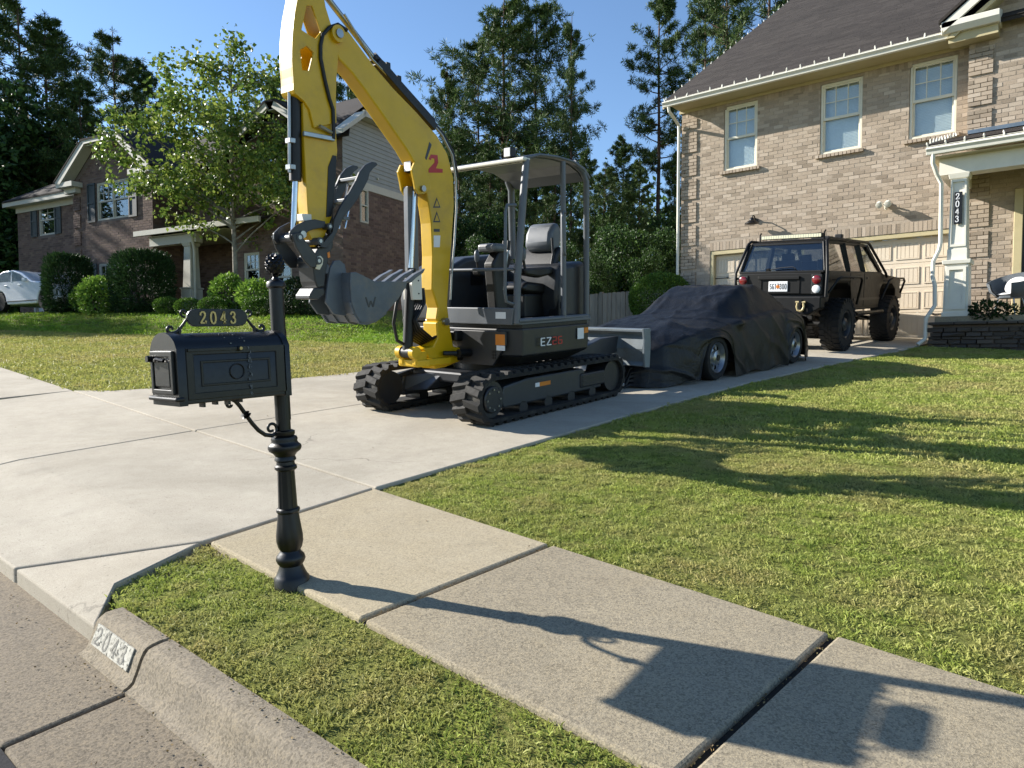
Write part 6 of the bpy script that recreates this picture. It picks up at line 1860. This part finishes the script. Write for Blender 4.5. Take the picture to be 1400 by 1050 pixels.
# quick coupler
qc = [(1.966,1.324,),(1.913,1.397,),(1.84,1.481,),(1.788,1.504,),(1.786,1.417,),(1.829,1.327,),(1.861,1.224,),(1.879,1.12,),(1.942,1.11,),(1.958,1.156,),(1.971,1.253,)]
qcl = E_(MB().prism(qc, 1, -.09, .09), 'quick_coupler', MD, bevel=.008)
MB().prism([(1.957,1.274,),(1.948,1.325,),(1.91,1.336,),(1.887,1.316,),(1.895,1.275,),(1.922,1.238,),(1.953,1.243,)], 1, .091, .10).build('pin_keeper', M['cream'], qcl, bevel=.002)
MB().prism([(1.967,1.11,),(1.88,1.11,),(1.87,1.068,),(1.935,1.028,),(2.008,1.034,),(2.007,1.06,)], 1, -.085, .085).build('coupler_hook', MD, qcl, bevel=.006)
MB().prism([(1.847,1.358,),(1.827,1.369,),(1.823,1.328,),(1.842,1.322,)], 1, .091, .094).build('sticker', M['orange'], qcl)
# hydraulic thumb
th = [(1.933,1.396,),(1.814,1.503,),(1.79,1.596,),(1.741,1.676,),(1.642,1.803,),(1.585,1.882,),(1.548,1.948,),(1.49,2.007,),(1.426,2.036,),(1.384,2.036,),(1.371,2.021,),(1.415,1.99,),(1.451,1.954,),(1.468,1.904,),(1.505,1.848,),(1.571,1.757,),(1.635,1.684,),(1.712,1.611,),(1.755,1.536,),(1.818,1.436,),(1.871,1.388,)]
for s in (1, -1):
    E_(MB().prism(th, 1, s*.100, s*.122), 'thumb_plate', MD, bevel=.004)
for q in [(1.531,1.908,),(1.607,1.747,),(1.667,1.611,)]: E_(MB().box(q[0]-.03,q[0]+.03,-.1,.1,q[1]-.012,q[1]+.012), 'thumb_rung', MG, bevel=.004)
tq = [(1.712,1.981,),(1.759,1.49,),(1.546,1.874,)]
E_(MB().cyl((tq[0][0],0,tq[0][1]),(tq[1][0],0,tq[1][1]),.03,14), 'thumb_cylinder', MK, smooth=40)
for s in (.05,-.02): E_(MB().cyl((tq[2][0],s,tq[2][1]),(tq[2][0]+.1,s,tq[2][1]-.33),.009,8), 'thumb_rod', M['chrome'])
# --- bucket
BW = .21
BM = M['bucket']
side_p = [(1.735,1.217,),(1.688,1.222,),(1.622,1.197,),(1.514,1.154,),(1.19,1.153,),(1.207,1.108,),(1.295,1.014,),(1.41,0.923,),(1.514,0.866,),(1.599,0.848,),(1.66,0.857,),(1.71,0.923,),(1.739,1.008,),(1.745,1.149,)]
bk = E_(MB().prism(side_p, 1, BW-.014, BW), 'bucket', BM, bevel=.004)
MB().prism(side_p, 1, -BW, -BW+.014).build('far_side', BM, bk, bevel=.004)
sh_ = MB()
cur = side_p[-1:] + side_p[::-1][1:9+1]
cur = [side_p[0]] + side_p[::-1][:9]
for i in range(len(cur)-1):
    (x0,z0),(x1,z1) = cur[i], cur[i+1]
    dx, dz = x1-x0, z1-z0; L = math.hypot(dx, dz); nx_2, nz_2 = dz/L*.012, -dx/L*.012
    sh_.hexa([(x0,-BW+.0145,z0),(x1,-BW+.0145,z1),(x1,BW-.0145,z1),(x0,BW-.0145,z0),(x0+nx_2,-BW+.0145,z0+nz_2),(x1+nx_2,-BW+.0145,z1+nz_2),(x1+nx_2,BW-.0145,z1+nz_2),(x0+nx_2,BW-.0145,z0+nz_2)])
sh_.build('shell', BM, bk, smooth=50)
# wear ribs round the outside of the shell
for yy in (-.19, -.065, .065, .19):
    rb = MB()
    for i in range(2, len(cur)-3):
        (x0,z0),(x1,z1) = cur[i], cur[i+1]
        dx, dz = x1-x0, z1-z0; L = math.hypot(dx, dz); nx_2, nz_2 = -dz/L*.012, dx/L*.012
        rb.hexa([(x0,yy-.012,z0),(x1,yy-.012,z1),(x1,yy+.012,z1),(x0,yy+.012,z0),(x0+nx_2,yy-.012,z0+nz_2),(x1+nx_2,yy-.012,z1+nz_2),(x1+nx_2,yy+.012,z1+nz_2),(x0+nx_2,yy+.012,z0+nz_2)])
    rb.build('wear_rib', BM, bk)
ears = [(1.886,1.006,),(1.858,1.156,),(1.834,1.25,),(1.799,1.302,),(1.747,1.308,),(1.702,1.278,),(1.693,1.214,),(1.633,1.204,),(1.639,0.967,),(1.723,0.905,),(1.82,0.92,)]
for s in (1, -1): MB().prism(ears, 1, s*.085, s*.105).build('bucket_ear', BM, bk, bevel=.004)
lipz = side_p[4]
for yy in (-.19, -.063, .063, .19):
    t_ = [(1.394,1.151,),(1.295,1.207,),(1.219,1.236,),(1.18,1.254,),(1.204,1.219,),(1.282,1.179,),(1.343,1.139,)]
    dx = lipz[0] - t_[0][0]; dz = lipz[1] - t_[0][1]
    MB().prism([(x+dx+.02, z+dz) for x, z in t_], 1, yy-.026, yy+.026).build('tooth', M['steel'] if False else M['m_grey'], bk, bevel=.004, seg=1)
lg = MB()
for pts in ([(0,1),(.25,0)],[(.25,0),(.45,.6)],[(.45,.6),(.65,0)],[(.65,0),(.9,1)]):
    stroke(lg, pts, .12, .12, lambda a, b, c: (side_p[9][0]-.02+.0-a*.10+.03, BW+.001+c, side_p[9][1]+.12+b*.07), .002)
lg.build('logo', M['dark_decal'], bk)

# ------------------------------------------------------------------ wheels
def tyre(r, w, n=40, blocks=0, bh=.02, rim_r=.5):
    """axis along x, outer face at +x = 0, inner at -w; centred on the axle"""
    rr = r*rim_r
    prof = [(rr, -w+.02), (rr+.02, -w), (r*.93, -w+.005), (r-bh*.5, -w*.85), (r-bh*.4, -w*.5), (r-bh*.5, -w*.15), (r*.93, -.005), (rr+.02, 0), (rr, -.02)]
    T = Matrix.Rotation(R(90), 4, 'Y')
    mb = MB()
    vs = []
    for q, x in prof:
        for k in range(n):
            a = 2*math.pi*k/n
            vs.append((x, q*math.cos(a), q*math.sin(a)))
    fs = []
    m = len(prof)
    for i in range(m):
        j = (i+1) % m
        for k in range(n):
            l = (k+1) % n
            fs.append((i*n+k, i*n+l, j*n+l, j*n+k))
    mb.add(vs, fs)
    for b in range(blocks):
        a0 = 2*math.pi*b/blocks; da = 2*math.pi/blocks*.34
        for x0, x1, sh in ((-w*.98, -w*.70, 0), (-w*.64, -w*.52, .5), (-w*.48, -w*.36, 0), (-w*.30, -w*.02, .5)):
            c = a0 + sh*2*math.pi/blocks
            P = []
            for q in (r-bh, r):
                for x, a in ((x0, c-da), (x1, c-da*.8), (x1, c+da), (x0, c+da*.8)): P.append((x, q*math.cos(a), q*math.sin(a)))
            mb.hexa(P)
            if x0 < -w*.9 or x1 > -w*.1:     # side lugs
                xs_ = -w if x0 < -w*.9 else 0
                P = []
                for q in (r*.84, r*.985):
                    for dx, a in ((-.006, c-da*.7), (.006, c-da*.7), (.006, c+da*.7), (-.006, c+da*.7)): P.append((xs_+dx, q*math.cos(a), q*math.sin(a)))
                mb.hexa(P)
    return mb
def rimmesh(r, mat_holes=8, depth=.06):
    mb = MB()
    vs = []
    n = 32
    prof = [(r, -.01), (r*.96, .0), (r*.90, -.012), (r*.80, -depth), (r*.52, -depth*.8), (r*.46, -depth*.25), (r*.30, -depth*.1), (r*.26, .0), (r*.02, .0)]
    for q, x in prof:
        for k in range(n):
            a = 2*math.pi*k/n
            vs.append((x, q*math.cos(a), q*math.sin(a)))
    fs = []
    for i in range(len(prof)-1):
        for k in range(n):
            l = (k+1) % n
            if mat_holes and i == 3 and k % (n//mat_holes) < 2: continue
            fs.append((i*n+k, i*n+l, (i+1)*n+l, (i+1)*n+k))
    return mb.add(vs, fs)
# ------------------------------------------------------------------ lifted black off roader
jeep = empty('off_road_truck', M=frame([(-3.204,12.353,0.906,),(0.997,-0.057,-0.055,),(0.062,0.995,0.076,),(0.051,-0.079,0.996,)]), label='lifted matte black boxy off roader with huge knobby tyres before the garage', cat='suv')
def J_(mb, name, mat, parent=None, **k): return mb.build(name, mat, parent or jeep, **k)
BP = M['black_paint']
XL, XR = -1.50, -.085
side = [(-.70,.80),(-.52,.80),(-.44,1.02),(-.25,1.10),(.32,1.10),(.52,1.0),(.60,.64),(2.06,.64),(2.12,.98),(2.28,1.08),(2.85,1.08),(3.05,.98),(3.12,.80),(3.36,.80),(3.40,1.16),(3.30,1.19),(2.30,1.25),(2.15,1.29),(-.66,1.29)]
jb = J_(MB().prism(side, 0, XL, XR), 'body', BP, bevel=.015)
# doors as slightly proud panels with gaps
for nm, poly in (('rear_door', [(.56,.70),(1.14,.70),(1.14,1.27),(.44,1.27),(.44,1.08)]), ('front_door', [(1.165,.70),(2.02,.70),(2.06,1.0),(2.10,1.27),(1.165,1.27)]), ('rear_quarter', [(-.66,1.12),(.42,1.12),(.42,1.27),(-.66,1.27)])):
    d = J_(MB().prism(poly, 0, XR+.001, XR+.012), nm, BP, bevel=.005, seg=1)
    if 'door' in nm:
        y_ = min(p[0] for p in poly) + .10
        MB().box(XR+.013, XR+.026, y_, y_+.10, 1.16, 1.195).build('door_handle', M['black_plastic'], d, bevel=.004, seg=1)
J_(MB().box(XR+.001, XR+.02, .62, 2.04, .80, .84), 'body_moulding', M['black_plastic'])
roofz = 1.755
J_(MB().prism([(-.50,1.72),(1.55,1.72),(1.50,1.765),(1.2,1.785),(-.3,1.785),(-.48,1.765)], 0, XL+.10, XR-.10), 'roof', BP, bevel=.02)
def pillar(name, a, b, w=.05): return J_(MB().bar(a, b, w, w*1.1), name, BP, bevel=.006, seg=1)
for s, xb, xt in ((1, XR-.02, XR-.12), (-1, XL+.02, XL+.12)):
    pillar('rear_pillar', (xb,-.63,1.28), (xt,-.46,1.74), .07)
    pillar('quarter_pillar', (xb,.40,1.28), (xt,.36,1.74), .07)
    pillar('centre_pillar', (xb,1.15,1.28), (xt,1.08,1.74), .07)
    pillar('front_pillar', (xb,2.12,1.27), (xt,1.54,1.74), .06)
    def quad_pane(nm, y0, y1, y2, y3):
        J_(MB().hexa([(xb-.004*s,y0,1.29),(xb+.004*s,y0,1.29),(xb+.004*s,y1,1.29),(xb-.004*s,y1,1.29),(xt-.004*s,y3,1.72),(xt+.004*s,y3,1.72),(xt+.004*s,y2,1.72),(xt-.004*s,y2,1.72)]), nm, M['glass_dark'])
    quad_pane('quarter_window', -.58, .36, .32, -.42); quad_pane('rear_door_window', .45, 1.11, 1.04, .41); quad_pane('front_door_window', 1.2, 2.06, 1.5, 1.13)
J_(MB().hexa([(XL+.06,-.655,1.29),(XR-.06,-.655,1.29),(XR-.06,-.645,1.29),(XL+.06,-.645,1.29),(XL+.14,-.485,1.72),(XR-.14,-.485,1.72),(XR-.14,-.475,1.72),(XL+.14,-.475,1.72)]), 'rear_window', M['glass_dark'])
J_(MB().hexa([(XL+.06,2.14,1.27),(XR-.06,2.14,1.27),(XR-.06,2.15,1.27),(XL+.06,2.15,1.27),(XL+.14,1.55,1.73),(XR-.14,1.55,1.73),(XR-.14,1.56,1.73),(XL+.14,1.56,1.73)]), 'windscreen', M['glass_dark'])
for x in (-1.15, -.42):
    for y in (.55, 1.35):
        J_(MB().prism([(y-.05,1.29),(y+.08,1.29),(y-.04,1.50),(y-.12,1.50)], 0, x-.22, x+.22).prism([(y-.08,1.50),(y-.0,1.50),(y-.04,1.62),(y-.11,1.62)], 0, x-.11, x+.11), 'seat', M['black_plastic'], bevel=.02)
J_(MB().tube([(-1.15+.17*math.cos(a), 1.78+.05*math.sin(a), 1.34+.15*math.sin(a)) for a in np.linspace(0,6.283,20)[:-1]], .014, 6, closed=True), 'steering_wheel', M['black_plastic'])
# tailgate
tg = J_(MB().box(XL+.05, XR-.05, -.735, -.70, .93, 1.265), 'tailgate', BP, bevel=.012)
MB().box(XL+.02, XR-.02, -.715, -.66, 1.262, 1.30).build('window_sill', BP, tg, bevel=.008)
MB().box(-1.13,-.46,-.765,-.735,1.165,1.215).build('plate_bar', BP, tg, bevel=.006)
MB().prism([(-1.13,.945),(-.46,.945),(-.46,1.16),(-1.13,1.16)], 1, -.745, -.735, holes=[[(-1.08,.965),(-.50,.965),(-.50,1.15),(-1.08,1.15)]]).build('plate_recess', BP, tg)
np_ = MB().box(-.955,-.645,-.752,-.738,.970,1.135).build('number_plate', M['white'], tg, bevel=.005, seg=1)
SEG = {'S': [[(.55,.9),(.1,.95),(.08,.55),(.55,.48),(.55,.08),(.06,.05)]], 'G': [[(.55,.9),(.3,1),(.08,.8),(.08,.2),(.3,0),(.55,.15),(.55,.48),(.35,.48)]], '1': [[(.15,.8),(.32,1),(.32,0)]], '7': [[(.05,1),(.58,1),(.25,0)]], '3': DIG['3'], '0': DIG['0']}
for k, chx in enumerate('SG17300'):
    mb = MB()
    for pts in SEG[chx]: stroke(mb, pts, .13, .15, lambda a, b, c, k=k: (-.935 + k*.0405 + a*.045, -.7525 - c, 1.012 + b*.082), .002)
    mb.build('plate_letter', M['dark_decal'], np_)
MB().cyl((-.80,-.7522,1.05),(-.80,-.7535,1.05),.03,16).build('plate_emblem', M['orange'], np_)
wp_ = MB().tube([(-.55,-.69,1.33),(-.60,-.68,1.36),(-.80,-.675,1.35),(-1.0,-.68,1.315)], .009, 6).cyl((-1.0,-.70,1.31),(-1.0,-.66,1.32),.03,12)
wp_.build('rear_wiper', M['black_plastic'], tg)
for s, x0 in ((1, XR-.19), (-1, XL+.03)):
    th_ = J_(MB().box(x0, x0+.16, -.75, -.69, .93, 1.235), 'tail_light', M['black_plastic'], bevel=.008)
    MB().lathe([(.066,0),(.066,.012),(.05,.022),(.01,.024)], Matrix.Translation((x0+.08,-.75,1.155)) @ Matrix.Rotation(R(90),4,'X'), 24).build('red_lens', M['red_lens'], th_, smooth=40)
    MB().lathe([(.062,0),(.062,.012),(.045,.022),(.01,.024)], Matrix.Translation((x0+.08,-.75,1.01)) @ Matrix.Rotation(R(90),4,'X'), 24).build('clear_lens', M['white'], th_, smooth=40)
# bumper, shackle, hitch
bu = J_(MB().prism([(XL-.02,.72),(XL+.20,.60),(-1.0,.66),(-.6,.66),(XR-.18,.60),(XR+.02,.72),(XR+.02,.90),(XL-.02,.90)], 1, -.90, -.72), 'rear_bumper', BP, bevel=.02)
for x in (-.36, -1.22):
    sk = MB().tube([(x-.045,-.93,.80),(x-.055,-.935,.74),(x-.04,-.94,.69),(x,-.94,.672),(x+.04,-.94,.69),(x+.055,-.935,.74),(x+.045,-.93,.80)], .017, 8).cyl((x-.075,-.93,.81),(x+.075,-.93,.81),.019,10)
    J_(sk, 'shackle', M['shackle'], smooth=60)
    MB().box(x-.02,x+.02,-.95,-.89,.77,.85).build('shackle_mount', BP, bu)
J_(MB().box(-.83,-.75,-.93,-.5,.56,.64), 'tow_hitch', M['black_plastic'])
# tube cage and armour
def jt(nm, pts, r=.024): return J_(MB().tube(pts, r, 8), nm, BP, smooth=60)
for xb, xt in ((XR+.035, XR-.07), (XL-.035, XL+.07)):
    jt('cage_tube', [(xb,-.74,.88),(xb,-.72,1.28),(xt,-.50,1.76),(xt,-.40,1.80),(xt,1.48,1.80),(xt,1.60,1.77),(xb,2.28,1.27),(xb,2.36,1.20)])
    s = 1 if xb > -.8 else -1
    jt('flare_tube', [(xb,-.62,.95),(xb+.10*s,-.52,1.16),(xb+.12*s,-.40,1.19),(xb+.12*s,.50,1.19),(xb+.11*s,.60,1.14),(xb+.02*s,.66,.74)], .02)
    J_(MB().hexa([(xb,-.50,1.14),(xb+.11*s,-.48,1.14),(xb+.11*s,.52,1.14),(xb,.52,1.14),(xb,-.50,1.155),(xb+.11*s,-.48,1.155),(xb+.11*s,.52,1.155),(xb,.52,1.155)]), 'flare_plate', BP)
    jt('flare_tube', [(xb,2.10,.80),(xb+.10*s,2.16,1.13),(xb+.12*s,2.26,1.17),(xb+.12*s,3.0,1.17),(xb+.11*s,3.12,1.12),(xb+.02*s,3.22,.9)], .02)
    J_(MB().hexa([(xb,2.15,1.12),(xb+.11*s,2.2,1.12),(xb+.11*s,3.05,1.12),(xb,3.05,1.12),(xb,2.15,1.135),(xb+.11*s,2.2,1.135),(xb+.11*s,3.05,1.135),(xb,3.05,1.135)]), 'flare_plate', BP)
    jt('rock_slider', [(xb+.03*s,.62,.58),(xb+.03*s,2.08,.58)], .035)
J_(MB().box(XL+.02, XR-.02, 3.40, 3.62, .78, .98), 'front_bumper', BP, bevel=.03)
J_(MB().box(XR-.30, XR-.05, 3.36, 3.42, .98, 1.14), 'head_lamp_housing', BP, bevel=.02)
# light bar and roof bits
lb_ = J_(MB().box(-1.24,-.24,-.47,-.40,1.815,1.885), 'light_bar', M['black_plastic'], bevel=.01)
MB().box(-1.22,-.26,-.478,-.471,1.825,1.876).build('light_bar_lens', M['lens'], lb_)
for k in range(1, 24): MB().box(-1.22+.04*k-.003,-1.22+.04*k+.003,-.4805,-.4785,1.825,1.876).build('lens_divider', M['cream'], lb_)
for x in (-1.26,-.22): MB().tube([(x,-.44,1.78),(x,-.44,1.90),(x+.02,-.44,1.93)], .014, 6).build('bar_bracket', BP, lb_)
J_(MB().box(-.60,-.30,.0,.25,1.79,1.86), 'roof_box', M['black_plastic'], bevel=.02); J_(MB().box(-.34,-.22,.35,.45,1.79,1.90), 'roof_lamp', M['black_plastic'], bevel=.015)
for y in (-.2, .5, 1.2): J_(MB().tube([(XL+.08,y,1.80),(XR-.08,y,1.80)], .018, 6), 'roof_bar', BP)
# axles
for y in (.05, 2.62):
    J_(MB().cyl((-1.50,y,.43),(-.1,y,.43),.045,12), 'axle', M['black_plastic'], smooth=40)
    J_(MB().lathe([(.02,-.16),(.12,-.10),(.14,0),(.12,.10),(.02,.16)], Matrix.Translation((-.72,y,.43)) @ Matrix.Rotation(R(90),4,'X'), 18), 'differential', M['black_plastic'], smooth=40)
    for x in (-1.22,-.36): J_(MB().cyl((x,y+.12,.40),(x,y+.20,.85),.035,10), 'shock_absorber', M['steel'] if False else M['black_plastic'], smooth=40)
    J_(MB().bar((-.42,y,.42),(-.42,1.3,.60),.05,.05).bar((-1.16,y,.42),(-1.16,1.3,.60),.05,.05), 'control_arm', M['black_plastic'])
ty_me = tyre(.43, .30, 44, 26, .022, .52).build('tyre', M['rubber'], mesh_only=True, smooth=25)
rm_me = rimmesh(.225, 8, .08).build('rim', M['m_dark'], mesh_only=True, smooth=30)
for y in (.05, 2.62):
    for s, x in ((1, .03), (-1, XL-.115)):
        w = J_(MB().cyl((x-.25*s if s > 0 else x+.05, y, .43), (x-.08*s if s > 0 else x+.22, y, .43), .20, 20), 'wheel', M['black_plastic'])
        o = mesh_obj('tyre', ty_me, w, (x, y, .43), (0, 0, 0 if s > 0 else math.pi))
        o2 = mesh_obj('rim', rm_me, w, (x-.01*s, y, .43), (0, 0, 0 if s > 0 else math.pi))

# ------------------------------------------------------------------ covered sports car
from mathutils import noise as mnoise
cc = empty('covered_car', M=frame([(-3.41,7.844,0.556,),(0.996,-0.063,-0.056,),(0.067,0.995,0.076,),(0.051,-0.079,0.996,)]), label='low sports car under a black fabric cover between excavator and off roader', cat='car')
coverm = NT('black_car_cover')
coverm.set(Base_Color=coverm.ramp(coverm.noise(5, 4, .6), [(.3, '070708'), (.7, '0c0c0d')]), Roughness=.45)
coverm.b.inputs['Specular IOR Level'].default_value = .35
coverm.bump(coverm.noise(7, 6, .65, None, 3.0), .4, .025)
coverm = coverm.m
yk = [-1.02,-.95,-.80,-.5,.02,.30,.55,.80,1.2,1.6,2.0,2.4,2.75,2.95,3.02]
zt_ = [.30,.42,.54,.63,.69,.73,.79,.92,1.07,1.08,.99,.84,.72,.54,.33]      # centre line
zs_ = [.24,.36,.46,.55,.61,.63,.65,.67,.69,.71,.72,.69,.61,.46,.28]      # shoulder line
wk_ = [.34,.48,.62,.74,.80,.80,.80,.80,.81,.82,.82,.80,.74,.64,.50]
cabin = [.0,.0,.0,.05,.1,.15,.35,.75,1,1,.9,.55,.25,.1,0]
NYc, NXc = 170, 132
Vc = []
for i in range(NYc+1):
    y = -1.02 + 4.04*i/NYc
    zc = float(np.interp(y, yk, zt_)); zs = float(np.interp(y, yk, zs_)); w = float(np.interp(y, yk, wk_)); cb = float(np.interp(y, yk, cabin))
    for j in range(NXc+1):
        t = j/NXc
        # hem height with arches over the wheels
        hem = .03 + .02*math.sin(y*9)
        for wy_ in (0.0, 2.24):
            d = abs(y-wy_)
            if d < .36: hem = max(hem, .08 + .42*math.sqrt(max(0, 1-(d/.36)**2)))
        if t < .28 or t > .72:
            q = (t/.28) if t < .28 else (1-t)/.28
            sgn = -1 if t < .28 else 1
            z = hem + (zs-hem)*q
            ex = .035*math.sin(q*math.pi*.8) + (.05*(1-q)**2)
            x = sgn*(w + ex - .03*q*q)
            pleat = .008*math.sin(y*17 + 6*mnoise.noise(Vector((y*2.3, q*1.5, sgn))))*(1-q*.6)**2 + .016*mnoise.noise(Vector((y*3.2+q*1.5, q*1.6, sgn*4)))
            fn = mnoise.noise(Vector((y*2.6 + q*1.6, q*.7 + 2.1, sgn*2)))
            pleat += .024*max(0, 1-abs(fn)*6)*(1-q*.5)
            x += sgn*pleat
        else:
            u = (t-.28)/.44*2-1
            x = u*(w-.03)
            au = abs(u)
            cab = 1 - ss(.62 - .15*(1-cb), .98, au) if cb > .02 else 1-au**4
            low = zs + (min(zc, zs+.10)-zs)*(1-au**3)
            hi = zs + (zc-zs)*float(cab)
            z = low + (max(hi, low)-low)*(1 if cb > .25 else cb/.25)
            amp = .009
            z += amp*(mnoise.noise(Vector((x*4+y*2.2, y*5-x*3, 1.5))) + .6*mnoise.noise(Vector((x*11, y*9+x*6, 7))))
            f = mnoise.noise(Vector((x*3+1.5*y, y*1.2, 3.3)))
            z += .012*max(0, 1-abs(f)*6)        # drape ridges
            f = mnoise.noise(Vector((x*1.3-2.2*y, y*1.0+x, 8.3)))
            z += .016*max(0, 1-abs(f)*8)
            f = mnoise.noise(Vector((x*5+y*.8, y*2.4-x*2, 5.3)))
            z += .005*max(0, 1-abs(f)*7)
        # wing mirror bump on the sunny left side and on the right
        for sgn in (1, -1):
            d2 = ((y-.56)/.11)**2 + ((z-.74)/.10)**2
            if sgn*x > .70: x += sgn*.15*math.exp(-d2)
        for hx in (-.42, .42):      # raised headlamp lump
            z += .03*math.exp(-((y+.30)/.10)**2 - ((x-hx)/.13)**2)
        if y < -.80:   # front of the cover slumps on the ground
            z *= 1 - .0*(y+.8); y2 = y - .14*(1-min(1, z/.5))
        elif y > 2.85: y2 = y + .08*(1-min(1, z/.5))
        else: y2 = y
        Vc.append((x-.80, y2, max(z, .012)))
# close the nose and tail by pulling end rows to the ground
m_ = NXc+1
nose = [(Vc[j][0]*.98 - .016, Vc[j][1]-.10-.03*math.sin(j*.9), .012) for j in range(m_)]
tail = [(Vc[NYc*m_+j][0], Vc[NYc*m_+j][1]+.05, .02) for j in range(m_)]
Vall = np.array(nose + Vc + tail)
Fc = []
for i in range(NYc+2):
    for j in range(NXc): Fc.append((i*m_+j, i*m_+j+1, (i+1)*m_+j+1, (i+1)*m_+j))
cov = mesh_obj('car_cover', np_mesh('car_cover', Vall, np.array(Fc), coverm, True), cc)
# crinkled silver underside turned out at the nose
Vf, Ff = [], []
nu, nv = 26, 12
for i in range(nu+1):
    for j in range(nv+1):
        x = -1.42 + 1.0*i/nu; v = j/nv
        Vf.append((x + random.uniform(-.012,.012), -1.20 - .06*math.sin(v*3) + random.uniform(-.022,.022), .012 + .30*v*(1-.25*(i/nu)) + random.uniform(-.012,.012)*(v > 0)))
for i in range(nu):
    for j in range(nv): Ff.append((i*(nv+1)+j, (i+1)*(nv+1)+j, (i+1)*(nv+1)+j+1, i*(nv+1)+j+1))
mesh_obj('silver_lining', np_mesh('silver_lining', np.array(Vf), np.array(Ff), simple('silver_lining', 'e0e2e3', .4, .0, var=.1)), cc)
tc_me = tyre(.265, .19, 40, 0, .006, .66).build('tyre', M['rubber'], mesh_only=True, smooth=35)
rc_me = rimmesh(.180, 8, .05).build('rim', M['alloy'], mesh_only=True, smooth=30)
for y in (0.0, 2.24):
    for s, x in ((1, .03), (-1, -1.63)):
        w = MB().cyl((x-.16*s, y, .265), (x-.07*s, y, .265), .15, 20).build('wheel', M['black_plastic'], cc)
        mesh_obj('tyre', tc_me, w, (x, y, .265), (0, 0, 0 if s > 0 else math.pi))
        mesh_obj('rim', rc_me, w, (x-.004*s, y, .265), (0, 0, 0 if s > 0 else math.pi))
        MB().cyl((x-.012*s, y, .265), (x+.004*s, y, .265), .035, 16).build('hub_cap', M['black_plastic'], w)
MB().box(-1.45, -.18, -.55, 2.75, .14, .42).build('chassis', M['black_plastic'], cc)

# ------------------------------------------------------------------ litter of the street: dry leaf bits and grit in the gutter and joints
def litter(name, pts, size, mat):
    P = np.array(pts); n = len(P)
    N_ = RNG.normal(size=(n,3)); N_[:,2] = np.abs(N_[:,2])*.25
    V, F = cards(P, N_, np.full(n, size), .6, 0, .4)
    o = link(bpy.data.objects.new(name, np_mesh(name, V, F, mat)))
    o['kind'] = 'stuff'
    return o
M['dry_leaf'] = leafmat('dry_leaf_bits', ['5a4a30', '7b6642', '9a8358', '4a3f30', '6d6a3c'], .1, .7)
pts = []
for k in range(260):
    x = random.uniform(-5.4, .7); y = .885 - abs(random.gauss(0, .035)); pts.append((x, y, float(G0(x, y)) - KD + .004))
for k in range(60):
    x = random.uniform(-4.9, .6); y = random.uniform(.52, .9); pts.append((x, y, float(G0(x, y)) - KD + .002))
for k in range(160):
    x = random.uniform(-2.6, .7); y = 1.03 - abs(random.gauss(0, .02)); pts.append((x, y, float(G0(x, y)) + .006))
for k in range(70):
    x = random.uniform(-8, -.2); y = random.uniform(1.6, 7.5)
    if yb(x) < y and x > re_x(max(y, 2.56)): continue
    pts.append((x, y, float(G0(x, y)) + .003))
for jx0, jx1 in js[1:4]:
    for k in range(60):
        t = random.random(); x = jx0 + (jx1-jx0)*t + random.gauss(0, .006); y = yf_(jx0) + (yb(jx1)-yf_(jx0))*t
        pts.append((x, y, float(G0(x, y)) - .006))
litter('leaf_litter', pts, .0085, M['dry_leaf'])
